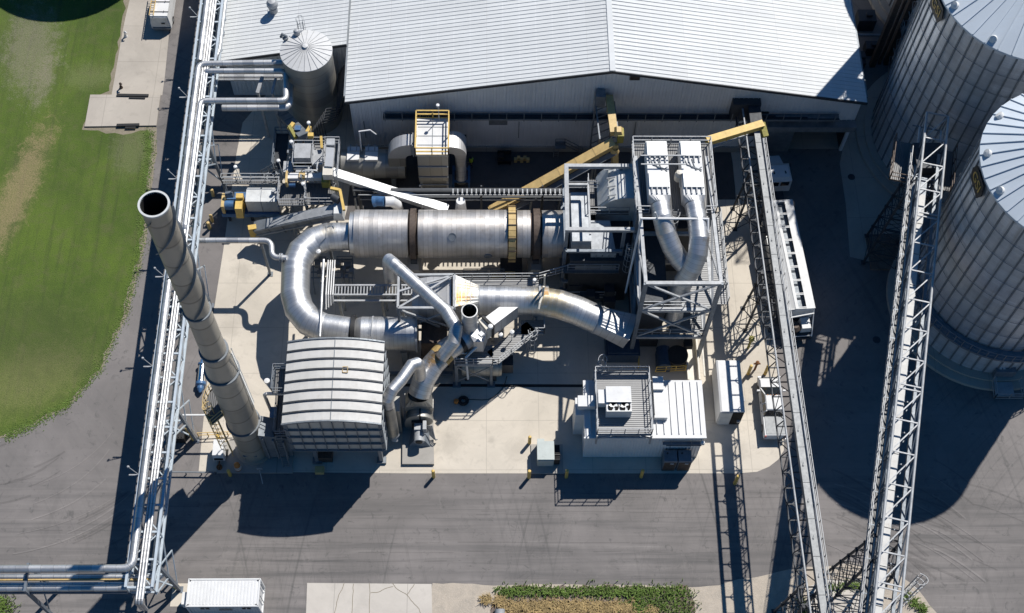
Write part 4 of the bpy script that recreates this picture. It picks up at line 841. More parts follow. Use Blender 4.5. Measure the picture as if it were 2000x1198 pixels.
# slim bridge with rungs south of the drum
t = thing('cable_bridge', 'pale ladder like cable bridge on posts between U bend and transition duct', 'cable tray', P(700, 570, 0)); z = 4.6
a = P(653, 567, z); b_ = P(822, 567, z); m = MB(); w_ = .95
for s_ in (-.5, .5): m.beam((a.x, a.y + s_ * w_, z), (b_.x, a.y + s_ * w_, z), .14, .2)
m.beam((a.x, a.y - .9, z - .3), (b_.x, a.y - .9, z - .3), .16, .14); x = a.x + .1
m.build('side_rail', 'galv', t); m = MB()
while x < b_.x: m.beam((x, a.y - .5 * w_, z), (x, a.y + .5 * w_, z), .09, .06); x += .28
m.build('rung', 'galv', t); m = MB()
for k in range(4): m.tube([(a.x - .1 - .2 * k, a.y + 3.0, z + .1), (a.x - .1 - .2 * k, a.y - .5, z + .1), (a.x - .1 - .2 * k, a.y - 1.0 - .2 * k, z - .6)], .06, 8)
m.build('conduit', 'lamp_white', t); m = MB()
for p in (660, 745):
    q = P(p, 570, z); m.beam((q.x, a.y - .4, 0), (q.x, a.y - .4, z), .2); m.beam((q.x + .2, a.y + .4, 0), (q.x + .2, a.y + .4, z), .16); m.beam((q.x, a.y - .4, z - 1.2), (q.x + 1.1, a.y - .4, z - .1), .1)
m.build('post', 'galv_dark', t)
m = MB(); c = P(626, 630, 6.8); d = P(633, 505, 6.8); m.tube([(c.x, c.y - 1.8, 5.2), (c.x, c.y - 1.2, 6.6), (d.x - .05, d.y, 6.6)], .11, 10); tag(m.build('vent_line', 'clad_pipe'), 'thin white pipe running north beside the inside of the U bend', 'pipe')
# cluttered equipment inside the U bend
t = thing('valve_skid', 'dark cluttered valve skid with small platforms inside the bend of the duct', 'skid', P(650, 540, 0)); c0 = P(655, 545, 0); m = MB()
for k in range(16): 
    q = P(random.uniform(612, 690), random.uniform(505, 545), 2.2 + random.random()); m.box(q, (random.uniform(.2, .7), random.uniform(.2, .6), random.uniform(.3, .9))); m.build('valve', 'galv_dark', t); m = MB()
m = MB()
for y in (508, 520, 532, 543): a = P(608, y, 2.6); b_ = P(690, y, 2.6); m.beam(a, b_, .1)
for x in (612, 640, 668, 688): a = P(x, 505, 2.6); b_ = P(x, 548, 2.6); m.beam(a, b_, .09); m.beam((a.x, b_.y, 0), b_, .1)
m.rail([P(660, 512, 2.6), P(690, 512, 2.6), P(692, 545, 2.6)], 1, 1, .05); m.ladder(P(678, 552, 0), P(676, 530, 2.7), (1, 0, 0)); m.build('frame', 'steel_blue', t)
m = MB(); q = P(640, 520, 4.2); m.tube([q + V((-.6, 0, 0)), q + V((.4, 0, 0))], .33, 14); m.build('actuator', 'cream', t)
# =================================================================== DUCTS IN THE MIDDLE
def loft(m, A, B, sm=False):
    n = len(A)
    for k in range(n):
        j = (k + 1) % n; L = (A[k] - B[k]).length; m.face([A[k], A[j], B[j], B[k]], [(0, 0), (0, (A[k] - A[j]).length), (L, (A[k] - A[j]).length), (L, 0)], sm)
def circ(c, d, r, n=32, up=UP):
    d = V(d).normalized(); a = d.cross(V(up)).normalized(); b = a.cross(d); return [V(c) + a * r * math.cos(2 * math.pi * k / n) + b * r * math.sin(2 * math.pi * k / n) for k in range(n)]
def rect(c, d, w_, h_, n=32, up=UP):
    d = V(d).normalized(); a = d.cross(V(up)).normalized(); b = a.cross(d); out = []
    for k in range(n):
        t = 2 * math.pi * k / n; x, y = math.cos(t), math.sin(t); s_ = 1 / max(abs(x), abs(y)); out.append(V(c) + a * (x * s_ * w_ / 2) + b * (y * s_ * h_ / 2))
    return out
# crossover duct
g = P(765, 560, 3.0); zt = 8.2
t = thing('crossover_duct', 'slim silver duct rising before the drum and running diagonally over the yard', 'duct', (g.x, g.y, 0))
e1 = P(872, 608, 8.2); e2 = P(891, 640, 8.0); e3 = P(886, 668, 7.6); e4 = P(862, 698, 6.4)
p = [(g.x, g.y, 2.6), (g.x, g.y, zt - .75), (g.x + .12, g.y - .18, zt - .2), (g.x + .5, g.y - .62, zt), e1, e2, e3, e4]
m = MB(); m.tube(p, .575, 28); m.build('duct_shell', 'clad_fine', t)
m = MB(); m.lathe((g.x, g.y, 1.6), [(.2, 0), (.2, .4), (.58, 1.0)], 20); m.build('drip_leg', 'clad_dull', t); m = MB(); m.beam((g.x, g.y, 0), (g.x, g.y, 1.7), .25); m.build('leg', 'galv_dark', t)
# transition duct
tz = 6.0; A = P(936, 586, tz); yy = A.y
t = thing('transition_duct', 'large silver duct with rust stained flared inlet running east to the tower', 'duct', A)
xl = P(806, 590, tz).x; xm = P(882, 590, tz).x; d = V((1, 0, 0))
m = MB(); m.hexa([(xl, yy - 1.55, 4.3), (xm, yy - 1.65, 4.2), (xm, yy + 1.65, 4.2), (xl, yy + 1.6, 4.3), (xl, yy - 1.5, 7.0), (xm, yy - 1.6, 7.75), (xm, yy + 1.6, 7.75), (xl, yy + 1.5, 7.0)]); m.build('inlet_box', 'clad', t)
m = MB(); loft(m, rect((xm + .06, yy, tz), d, 3.3, 3.5), circ((A.x, yy, tz), d, 1.26)); m.build('flared_inlet', 'clad_rust', t)
m = MB(); R0 = rect((xm + .06, yy, tz), d, 3.3, 3.5); R1 = circ((A.x, yy, tz), d, 1.26)

for f0 in (.15, .36, .52, .68):
    for k in (4, 5, 6, 7, 8, 9, 10, 11): m.beam(R0[k].lerp(R1[k], f0), R0[k + 1].lerp(R1[k + 1], f0), .07, .07)
m.build('stiffener', 'clad', t)
m = MB(); m.tube([P(884, 545, 8.2), P(886, 560, 7.9), P(888, 585, 7.85), P(884, 598, 7.8)], .09, 8); m.build('spray_line', 'brown_steel', t)
c = [V((A.x, yy, tz)), P(1056, 588, tz), P(1090, 594, tz), P(1128, 607, tz - .1), P(1168, 625, tz - .5)]
m = MB(); m.tube(c, 1.26, 40, caps=False); m.build('duct_shell', 'clad_fine', t)
dd = (c[-1] - c[-2]).normalized(); e = P(1232, 648, 4.9); m = MB(); loft(m, circ(c[-1], dd, 1.26), rect(e, dd, 2.6, 1.9)); m.face(rect(e, dd, 2.6, 1.9)); m.build('outlet_wedge', 'clad', t)
q = P(1054, 586, tz); m = MB(); m.lathe((q.x, yy, tz), [(1.26, -.1), (1.34, -.1), (1.34, .1), (1.26, .1)], 40, axis=(1, 0, 0)); m.lathe((A.x, yy, tz), [(1.26, -.04), (1.3, -.04), (1.3, .04), (1.26, .04)], 40, axis=(1, 0, 0)); m.lathe(c[-1], [(1.26, -.06), (1.31, -.06), (1.31, .06), (1.26, .06)], 40, axis=dd); m.build('flange', 'galv', t)
m = MB(); m.lathe((q.x + .02, yy, tz), [(1.275, .1), (1.272, .75)], 40, axis=(1, 0, 0)); m.build('rusty_band', 'clad_rust', t)
m = MB(); m.tube([P(1062, 560, 8.4), P(1060, 578, 7.4), P(1054, 592, 7.35), P(1052, 604, 7.1)], .1, 8); m.beam(P(1063, 562, 7.2), P(1064, 538, 9.6), .14); m.build('spray_line', 'cream', t)
for x in (A.x + 1.2, q.x - .3): m = MB(); m.beam((x, yy - 1, 0), (x, yy - 1, tz - .7), .25); m.beam((x, yy + 1, 0), (x, yy + 1, tz - .7), .25); m.beam((x, yy - 1.2, tz - 1.25), (x, yy + 1.2, tz - 1.25), .25); m.build('leg', 'galv_dark', t)
# frame round the inlet box
t = thing('braced_tower', 'pale galvanised steel frame with diagonal braces round the duct inlet box', 'steel frame', (xl, yy, 0)); fz = 8.25
fl_ = P(777, 602, fz); fr_ = P(887, 602, fz); bl_ = P(779, 538, fz); br_ = P(887, 537, fz)
m = MB()
for a, b_ in ((fl_, fr_), (bl_, br_), (fl_, bl_), (fr_, br_)): m.beam(a, b_, .2, .24)
m.beam((fl_.x, fl_.y, 4.2), (fr_.x, fr_.y, 4.2), .18, .2); m.build('beam', 'galv', t)
for q in (fl_, fr_, bl_, br_): m = MB(); m.beam((q.x, q.y, 0), (q.x, q.y, fz), .22); m.box((q.x, q.y, .1), (.5, .5, .2)); m.build('post', 'steel_blue', t)
m = MB(); mid = (bl_ + br_) / 2
for a, b_ in ((fl_, br_), (fl_ + V((.2, 0, -.3)), V((fr_.x - 1, fr_.y, 4.4))), ((bl_ + fl_) / 2, br_)): m.beam(a, b_, .16, .16)
m.beam((fl_.x, fl_.y, 8), (fr_.x, fr_.y, 4.4), .14); m.beam((fr_.x, fr_.y, 8), (fl_.x, fl_.y, 4.4), .14); m.build('brace', 'galv', t)
# walkway north of duct
t = thing('duct_walkway', 'narrow grey walkway with rails along the north side of the big transition duct', 'platform', P(980, 560, 0)); z = 5.2
a = P(890, 559, z); b_ = P(1052, 558, z); m = MB(); m.box(((a.x + b_.x) / 2, a.y + .25, z), (b_.x - a.x, .8, .1)); m.build('deck', 'grating_light', t); m = MB(); m.rail([(a.x, a.y + .65, z), (b_.x, b_.y + .65, z), (b_.x + 3, b_.y + 1.6, z), (b_.x + 7.2, b_.y + 1.6, z)], 1.05, 1.4, .06); m.build('guard_rail', 'galv', t)
m = MB()
for x in (a.x + .4, b_.x - .4): m.beam((x, a.y + .5, 0), (x, a.y + .5, z), .14)
m.build('post', 'galv_dark', t)
for q in (P(898, 546, z + 1.6), P(1044, 548, z + 1.6)):
    m = MB(); m.lathe(q, [(.18, 0), (.15, .18), (0, .2)], 14); m.beam(q + UP * .05, q + V((.1, -.2, -1.6)), .06); tag(m.build('floodlight', 'lamp_white'), 'white floodlight on the walkway rail north of the transition duct', 'light', 'white floodlights on rails')
# bypass stub stack + damper box
sb = P(918, 652, 5.7); t = thing('bypass_stack', 'short open stub stack of bright steel standing on the diagonal fan duct', 'chimney', sb)
m = MB(); m.lathe(sb, [(.70, -1.2), (.66, 4.2), (.69, 4.2), (.69, 4.28), (.60, 4.28), (.60, 2.2)], 36); m.build('shell', 'clad', t); m = MB(); m.lathe(sb, [(.60, 4.2), (.595, 1.2), (0, 1.19)], 30); m.build('bore', 'soot_and_shade', t)
m = MB(); m.lathe(sb, [(.70, .3), (.86, .3), (.86, .42), (.70, .42)], 32); m.build('flange', 'galv_dark', t)
t = thing('damper_box', 'slanted bright metal wedge box with black flange joining duct and stub stack', 'duct', P(970, 625, 6)); zt = 7.9
q = [P(945, 622, zt), P(975, 600, zt), P(1012, 600, zt), P(964, 636, zt)]; m = MB(); m.extrude(q, (0, 0, -1.9)); m.build('wedge', 'clad', t)
f = [P(941, 619, zt + .1), P(945, 616, zt + .1), P(966, 636, zt + .1), P(962, 639, zt + .1)]; m = MB(); m.extrude(f, (0, 0, -2.1)); m.build('flange', 'black', t)
f = [P(934, 625, zt - .2), P(940, 620, zt - .2), P(961, 640, zt - .2), P(952, 647, zt - .2)]; m = MB(); m.extrude(f, (0, 0, -1.6)); m.build('damper_body', 'cream', t)
m = MB(); f = [P(918, 655, 7.2), P(935, 626, 7.2), P(952, 647, 7.2), P(944, 668, 7.0), P(925, 668, 7.0)]; m.extrude(f, (0, 0, -1.9)); m.build('junction_box', 'clad', t)
m = MB(); m.lathe(P(958, 640, 7.9), [(0, 0), (.22, .05), (.2, .3), (0, .35)], 14); m.lathe(P(940, 655, 7.6), [(0, 0), (.28, 0), (.28, .3), (0, .3)], 4); m.lathe(P(978, 655, 6.0), [(0, 0), (.2, 0), (.18, .2), (0, .25)], 14); m.build('actuator', 'lamp_white', t)
# fan inlet duct
t = thing('fan_duct', 'thick silver diagonal duct with a rusty yellow band dropping to the fan', 'duct', P(830, 740, 4))
n_ = [P(928, 648, 5.9), P(872, 684, 5.8), P(846, 712, 5.5), P(828, 742, 4.9), P(819, 770, 3.9)]
m = MB(); m.tube(n_, .98, 36, caps=False); m.build('duct_shell', 'clad_fine', t)
dq = (n_[1] - n_[0]).normalized(); m = MB(); m.lathe(P(897, 668, 5.85), [(.97, -.18), (1.1, -.18), (1.1, .18), (.97, .18)], 36, axis=dq); m.build('bellows', 'black', t)
dq = (n_[2] - n_[1]).normalized(); m = MB(); m.lathe(n_[1].lerp(n_[2], .35), [(.985, -.42), (1.0, -.42), (1.0, .3), (.985, .3)], 36, axis=dq); m.build('rusty_band', 'stain_yellow', t)
m = MB(); q = n_[1].lerp(n_[2], .35); m.tube([q + V((-.6, -.2, .85)), q + V((-.1, -.1, 1.1)), q + V((.5, -.2, .8)), q + V((.7, -.6, .5))], .06, 8); m.build('spray_line', 'brown_steel', t)
# fan
hx = P(818, 778, 3.4); t = thing('fan', 'grey centrifugal fan with inlet hood and motor below the diagonal duct', 'fan', (hx.x, hx.y - 1.5, 0.32))
m = MB(); loft(m, circ(n_[-1] + V((0, 0, -.1)), (0, -.45, -1), 1.0, up=(0, 1, 0)), rect((hx.x, hx.y - .1, 3.1), (0, 0, -1), 2.4, 1.3, up=(0, 1, 0))); m.box((hx.x, hx.y - .1, 2.75), (2.5, 1.35, .7)); m.build('inlet_hood', 'clad_dull', t)
fy = P(820, 806, 2.4).y; m = MB(); m.lathe((hx.x, fy + .75, 1.75), [(0, 0), (1.18, 0), (1.18, 1.3), (0, 1.3)], 36, axis=(0, -1, 0)); m.box((hx.x - .95, fy + .1, .9), (.7, 1.28, 1.2)); m.build('scroll_housing', 'clad_dull', t)
m = MB(); m.box((hx.x + .1, fy + .1, 2.0), (.14, 1.36, 1.95)); m.box((hx.x, fy - .7, 1.3), (1.3, .2, 1.5)); m.build('stiffener', 'black', t)
my = P(820, 846, 1.6).y; m = MB(); m.hexa([(hx.x - .95, my - .75, .33), (hx.x + .95, my - .75, .33), (hx.x + .75, my + .9, .33), (hx.x - .75, my + .9, .33), (hx.x - .5, my - .5, 1.0), (hx.x + .5, my - .5, 1.0), (hx.x + .5, my + .9, 1.0), (hx.x - .5, my + .9, 1.0)]); m.build('pedestal', 'steel_blue', t)
m = MB(); m.tube([(hx.x, my - .75, 1.42), (hx.x, my + .7, 1.42)], .46, 20); m.box((hx.x, my + .45, 1.85), (.8, .6, .3)); m.box((hx.x + .5, my + .4, 2.0), (.3, .8, .9)); mo = m.build('motor', 'galv', t); m = MB(); m.lathe((hx.x, my - .72, 1.42), [(.3, 0), (.3, .1), (0, .1)], 16, axis=(0, -1, 0)); m.build('fan_cowl', 'black', mo)
m = MB()
for k in range(6): m.tube([(hx.x + .7 + .08 * k, my + .6, 1.8), (hx.x + .9 + .1 * k, my + .1 - .1 * k, .9), (hx.x + 1.3 + .05 * k, my - .1, .35)], .035, 6)
m.build('cable', 'galv_dark', t)
# branch duct
A0 = P(821, 736, 5.8); zb_ = 8.5; B0 = P(800, 722, zb_); Cc = P(757, 778, zb_ - .2); dn = V((Cc.x + .05, Cc.y - .12, 1.4))
t = thing('branch_duct', 'small round silver duct arching from the fan duct and dropping beside the ribbed box', 'duct', (dn.x, dn.y, 0))
m = MB(); m.tube([A0, V((A0.x, A0.y + .1, zb_ - .6)), V((A0.x - .18, A0.y + .02, zb_ - .14)), V((A0.x - .6, A0.y - .2, zb_)), P(784, 742, zb_), P(766, 762, zb_ - .05), P(757, 781, zb_ - .5), V((Cc.x + .02, Cc.y - .2, zb_ - 1.3))], .5, 24); m.build('duct_shell', 'clad_fine', t)
m = MB(); m.tube([V((Cc.x + .02, Cc.y - .2, zb_ - 1.3)), dn, dn + V((.1, 0, -.35))], .5, 24); m.build('drop_leg', 'clad_dull', t); m = MB(); m.tube([dn + V((.1, -.1, -.3)), dn + V((.1, -.45, -.75))], .33, 16); m.lathe(dn + V((.1, -.1, -.2)), [(.4, 0), (.45, .1), (.4, .2)], 16); m.build('drain_valve', 'galv', t)
m = MB(); m.box((dn.x + .2, dn.y + 1.2, 2.4), (1.0, 1.4, 4.6)); m.build('duct_inlet', 'clad_dull', t)
# fan platform with stair to the caged ladder
t = thing('fan_platform', 'steel platform on crossed legs with sloping gangway and a tall caged ladder', 'platform', P(935, 740, 0)); z = 4.3
a = P(888, 712, z); b_ = P(962, 705, z); y1 = P(930, 676, z).y; y0 = a.y
m = MB(); m.box(((a.x + b_.x) / 2, (y0 + y1) / 2, z), (b_.x - a.x, y1 - y0, .1)); g0_ = P(962, 700, z); g1_ = P(1040, 640, z); nn = V((-(g1_ - g0_).y, (g1_ - g0_).x, 0)).normalized() * .75; m.hexa([g0_ - nn - UP * .05, g1_ - nn - UP * .05, g1_ + nn - UP * .05, g0_ + nn - UP * .05, g0_ - nn + UP * .05, g1_ - nn + UP * .05, g1_ + nn + UP * .05, g0_ + nn + UP * .05]); m.box(g1_, (2.0, 1.4, .1)); m.build('deck', 'grating_light', t)
m = MB(); m.rail([g0_ - nn, g1_ - nn], 1.1, 1.4, .06); m.rail([(a.x, y0, z), (b_.x, y0, z), g0_ - nn], 1.1, 1.4, .06); m.rail([g1_ + V((.2, -.6, 0)), g1_ + V((1.0, -.6, 0)), g1_ + V((1.0, .7, 0)), g1_ + V((1.0, 2.0, 0))], 1.1, 1.2, .06); m.build('guard_rail', 'galv', t)
for x, y in ((a.x + .1, y0), (b_.x - .1, y0), (a.x + .1, y1), (b_.x - .1, y1)): m = MB(); m.beam((x, y, 0), (x, y, z), .22); m.box((x, y, .08), (.7, .5, .16)); m.build('leg', 'steel_blue', t)
m = MB(); m.beam((a.x, y0, .7), (b_.x, y0, z - .4), .08); m.beam((b_.x, y0, .7), (a.x, y0, z - .4), .08); m.beam((a.x, y0, z - .15), (b_.x, y0, z - .15), .16, .2); m.build('brace', 'galv', t)
lq = g1_ + V((0, -.75, 0)); m = MB(); m.ladder((lq.x, lq.y, 0), (lq.x, lq.y, z + 1.2), (1, 0, 0), .5); m.cage((lq.x, lq.y, 2.0), (lq.x, lq.y, z + 1.2), (0, -1, 0), .42, .8, .045); m.build('caged_ladder', 'galv', t)
m = MB(); m.tube([P(938, 660, 6.2), P(941, 668, 6.2), P(910, 698, 5.4), P(914, 740, 1.5)], .11, 10); m.tube([P(870, 690, 5.4), P(912, 690, 5.4)], .09, 10); m.beam(P(891, 690, 5.4), P(894, 745, 0.4), .12); m.build('handrail_pipe', 'lamp_white', t)
q = P(1000, 650, z + 1.5); m = MB(); m.lathe(q, [(.2, 0), (.2, .2), (0, .28)], 12); m.beam(q, q - UP * 1.6, .06); tag(m.build('floodlight', 'lamp_white'), 'white floodlight on the gangway to the caged ladder', 'light', 'white floodlights on rails')
t = thing('water_tank', 'horizontal grey steel vessel lying under the fan platform', 'tank', P(940, 720, 0)); q = P(900, 722, 2.0); m = MB(); m.lathe((q.x, q.y + .8, 1.7), [(0, 0), (1.15, .1), (1.2, .3), (1.2, 3.4), (1.15, 3.6), (0, 3.7)], 32, axis=(1, 0, 0)); m.build('vessel', 'clad_dull', t)
m = MB(); m.box((q.x + 4.1, q.y + .8, 1.4), (1.0, 1.0, 1.6)); m.box((q.x + .5, q.y + .8, .4), (.3, 2, .8)); m.box((q.x + 3, q.y + .8, .4), (.3, 2, .8)); m.build('pump_unit', 'steel_dark', t)
m = MB(); m.lathe(P(905, 783, .1), [(.2, -.08), (.45, -.08), (.5, 0), (.45, .1), (.2, .1)], 20); m.tube(fill([P(905, 780, .05), P(960, 782, .05), P(985, 755, .05), P(990, 735, .3)], .8), .035, 8); tag(m.build('hose_coil', 'rubber'), 'coiled black hose lying on the pad by the fan platform', 'hose')
m = MB(); m.lathe(P(891, 786, 0), [(.22, 0), (.2, .35), (.1, .4), (0, .4)], 12); tag(m.build('warning_cone', 'orange'), 'small orange marker on the ground beside the black hose coil', 'marker')
# =================================================================== TOWER WITH TWIN CYCLONE DUCTS
TX0, TX1, TY0, TY1, TZ = 12.95, 19.1, 52.3, 66.4, 13.6; PZ = 12.4
t = thing('duct_tower', 'tall dark steel tower with crossed bracing carrying twin white topped ducts', 'tower', ((TX0 + TX1) / 2, 59, 0))
for x in (TX0, TX1):
    for y, ztop in ((TY0, TZ), (59.8, PZ), (TY1, PZ)):
        m = MB(); m.beam((x, y, 0), (x, y, ztop), .34, .34, up=(0, 1, 0)); m.build('column', 'steel_blue', t)
m = MB(); zs = (3.9, 8.9)
for z in (*zs, TZ - .1):
    m.beam((TX0, TY0, z), (TX1, TY0, z), .3, .34)
for z in (*zs, PZ - .2):
    for x in (TX0, TX1): m.beam((x, TY0, z if z < 12 else TZ - .1) if z > 12 else (x, TY0, z), (x, TY1, z), .28, .3)
    for y in (59.8, TY1): m.beam((TX0, y, z), (TX1, y, z), .28, .3)
m.build('beam', 'galv', t)
m = MB(); lv = (.2, *zs, TZ - .1)
for z0_, z1_ in zip(lv[1:-1], lv[2:]):
    m.beam((TX0, TY0, z0_), (TX1, TY0, z1_), .16); m.beam((TX1, TY0 - .03, z0_), (TX0, TY0 - .03, z1_), .16)
    for x in (TX0, TX1): m.beam((x, TY0, z0_), (x, 59.8, z1_ if z1_ < 12 else PZ), .16); m.beam((x, 59.8, z0_), (x, TY0, z1_), .16); m.beam((x, 59.8, z0_), (x, TY1, min(z1_, PZ)), .14)
m.build('brace', 'galv', t)
m = MB(); m.box(((TX0 + TX1) / 2, 63.2, PZ - .02), (TX1 - TX0 + .5, 7.2, .1)); m.build('top_deck', 'grating', t)
for bx_ in (((TX1 - 1.5, TY0 + 2.0, 3.95), (3.0, 3.4, .08)), ((TX1 - 1.3, TY0 + 2.4, 8.98), (2.6, 4.4, .08)), ((TX1 + .7, TY0 + 5.0, 8.98), (1.2, 9, .08))): m = MB(); m.box(*bx_); m.build('deck', 'grating_light', t)
m = MB(); m.box((TX0 + 1.3, TY0 + 4.4, 4.4), (2.3, 7.0, 8.6)); m.box((TX0 + 3.1, TY0 + 11.2, 4.0), (5.6, 5.0, 7.6)); m.build('filter_body', 'steel_dark', t)
for cxx in (TX0 + 1.7, TX0 + 4.5): m = MB(); m.lathe((cxx, TY0 + 10.6, 6.5), [(.3, 0), (1.35, 2.5), (1.35, 5.8)], 28); m.build('cyclone', 'clad_dull', t)
m = MB(); z = PZ; xa_, xb_ = TX0 - .3, TX1 + .3; ya, yb_ = 59.7, 66.8
m.rail([(xa_, ya, z), (xa_, yb_, z), (xb_, yb_, z), (xb_, ya, z), (TX1 - .6, ya, z)], 1.15, 1.6, .07); m.rail([(xa_, ya, z), (TX0 + .8, ya, z)], 1.15, 1, .06)
m.rail([(TX0, TY0 + .1, 3.95), (TX1, TY0 + .1, 3.95)], 1.1, 1.5, .06); m.rail([(TX0 + .1, TY0 + .2, 8.0 + .9), (TX1 - 2.4, TY0 + .2, 8.9)], 1.1, 1.5, .06); m.rail([(TX1 + 1.3, TY0 + .6, 9), (TX1 + 1.3, TY0 + 9.4, 9)], 1.1, 1.5, .06); m.build('guard_rail', 'galv', t)
m = MB(); m.ladder((TX0 + 2.9, 59.3, 4), (TX0 + 2.9, 59.3, PZ + 1.2), (1, 0, 0)); m.cage((TX0 + 2.9, 59.3, 6), (TX0 + 2.9, 59.3, PZ + 1), (0, -1, 0)); m.ladder((TX0 - .6, 58.2, 4), (TX0 - .6, 58.2, 10), (1, 0, 0)); m.cage((TX0 - .6, 58.2, 6), (TX0 - .6, 58.2, 10), (0, -1, 0)); m.build('caged_ladder', 'galv', t)
m = MB(); m.ladder((TX1 + .7, TY0 + 9, 4.2), (TX1 + .7, TY0 + 2, 8.9), (1, 0, 0), .9, .3, .09); m.rail([(TX1 + 1.2, TY0 + 9, 4.2), (TX1 + 1.2, TY0 + 2, 8.9)], 1, 1.2, .06, False); m.build('stair', 'galv', t)
DZt = 14.1
for q0, q1, lab, rp in ((1261, 1302, 'west', [(1290, 402, 13.2), (1294, 425, 13.2), (1301, 455, 12.6), (1312, 483, 11.8), (1327, 507, 11.0), (1346, 527, 10.4)]), (1327, 1368, 'east', [(1356, 402, 13.2), (1362, 432, 13.2), (1366, 465, 12.9), (1363, 495, 12.2), (1352, 523, 11.2), (1335, 550, 9.8), (1321, 582, 7.8), (1314, 622, 4.6)])):
    xa_ = P(q0, 277, DZt).x; xb_ = P(q1, 277, DZt).x; yb_ = P(1285, 276, DZt).y; ya = P(1290, 381, DZt).y; xm_ = (xa_ + xb_) / 2
    u = thing('cyclone_duct', ('west' if lab == 'west' else 'east') + 'ern of the twin white topped ducts curving down through the tower', 'duct', (xm_, ya, PZ)); 
    m = MB(); m.box((xm_, (ya + yb_) / 2, (DZt + PZ + .15) / 2), (xb_ - xa_, yb_ - ya, DZt - PZ - .15)); m.build('box_section', 'white_paint', u)
    for y0_, in ((yb_ - .1,), (ya + 2.2,)):
        m = MB(); m.box((xm_, y0_ - .75, DZt + .07), (xb_ - xa_ - .12, 1.5, .14)); pnl = m.build('vent_panel', 'grey_light', u); m = MB()
        for k in range(4): m.beam((xa_ + .25 + (xb_ - xa_ - .5) * k / 3, y0_ - 1.5, DZt + .12), (xa_ + .25 + (xb_ - xa_ - .5) * k / 3, y0_ - 2.1, DZt + .05), .1, .16)
        m.beam((xa_ + .1, y0_ - 1.5, DZt + .16), (xb_ - .1, y0_ - 1.5, DZt + .16), .06); m.build('hinge_arm', 'galv', pnl)
    m = MB(); C0 = P(*rp[0]); loft(m, rect((xm_, ya - .02, (DZt + PZ + .15) / 2), (0, -1, 0), xb_ - xa_, DZt - PZ - .17), circ(C0, (0, -1, 0), .84)); m.build('transition', 'clad', u)
    m = MB(); m.tube([C0] + [P(*k) for k in rp[1:]], .84, 30); m.build('round_duct', 'clad_fine', u)
    m = MB()
    for k in range(3): m.tube([(xa_ + .3 + .3 * k, ya + 3.6, DZt + .03), (xa_ + .5 + .35 * k, ya + 3.0 - .25 * k, DZt + .06), (xb_ - .35, ya + 2.6, DZt + .03), (xb_ - .1, ya + 2.2 + .3 * k, DZt + .03)], .045, 6)
    m.build('tubing', 'galv_dark', u)
m = MB(); q = P(1330, 622, 2.2); m.lathe((q.x, q.y, .3), [(.3, 0), (1.5, 2.6), (1.5, 3.2), (.9, 3.8)], 30); u = tag(m.build('cyclone_hopper', 'clad_dull'), 'dull round hopper inside the foot of the dark steel tower', 'hopper')
m = MB(); z = 13.9; m.tube([P(1383, 455, z - .6), P(1383, 428, z), P(1253, 427, z), P(1222, 572, 5.5)], .1, 10); m.tube([P(1284, 427, z), P(1280, 415, z + 1.2)], .07, 8); tag(m.build('fire_water_pipe', 'white_paint'), 'thin white pipe crossing over both tower ducts and dropping down the west side', 'pipe')
m = MB(); q = P(1324, 350, PZ + .6); m.lathe(q, [(.35, 0), (.35, .7), (.25, .8), (.25, 1.1), (0, 1.15)], 16); m.beam(q + V((.1, -.3, .4)), q + V((.1, -1.0, .2)), .14); tag(m.build('valve_actuator', 'cream'), 'cream coloured valve actuator standing between the twin white ducts', 'valve')
for zq in (13.7,):
    for py in (304, 321): a = P(1252, py, 14.5); b_ = P(1340, py, 14.5); m = MB(); m.beam(a, b_, .09); tag(m.build('sprinkler_pipe', 'galv'), 'thin horizontal sprinkler pipe above the twin white ducts', 'pipe', 'sprinkler pipes over the twin ducts')
# foot of the tower : blue drive in yellow rails
t = thing('tower_drive', 'shade-darkened blue motor and round black blower behind yellow rails at the tower foot', 'motor', P(1300, 700, 0)); q = P(1296, 700, 1.2)
m = MB(); m.tube([q + V((0, -.9, 0)), q + V((0, 1.0, 0))], .62, 20); m.box(q + V((0, 0, -.7)), (1.2, 1.8, .6)); m.build('motor', 'shaded_blue', t); m = MB(); c = P(1322, 698, 1.2); m.lathe(c, [(0, -.4), (.95, -.4), (.95, .5), (0, .5)], 28); m.box(c + V((1.0, 1.0, .6)), (.7, .7, .7)); m.build('blower', 'rubber', t)
m = MB()
a, b_, c, d = P(1246, 722, .3), P(1246, 668, .3), P(1278, 667, .3), P(1338, 724, .3); m.rail([a, b_, c], 1.05, 1, .07); m.rail([P(1280, 727, .3), d], 1.05, 1, .07); m.build('yellow_rail', 'yellow', t)
m = MB(); a = P(1342, 735, .6); m.box((a.x + .05, a.y + 2, .5), (.14, 5, 1.0)); m.box((a.x + 1.05, a.y + 2, .5), (.14, 5, 1.0)); m.beam((a.x + 1.5, a.y - .2, 1), (a.x + 1.5, a.y + 3.9, 1), .14); m.box((a.x + .55, a.y + 1.8, .3), (.86, 4.4, .1)); m.build('ash_trough', 'cream', t)
m = MB(); q = P(1215, 678, .8); m.box(q, (3.0, 2.4, 1.5)); m.box(q + V((0, 0, .85)), (2.7, 2.1, .2)); tag(m.build('skip_bin', 'shaded_blue'), 'blue steel skip standing in the shade under the wedge end of the duct', 'bin')
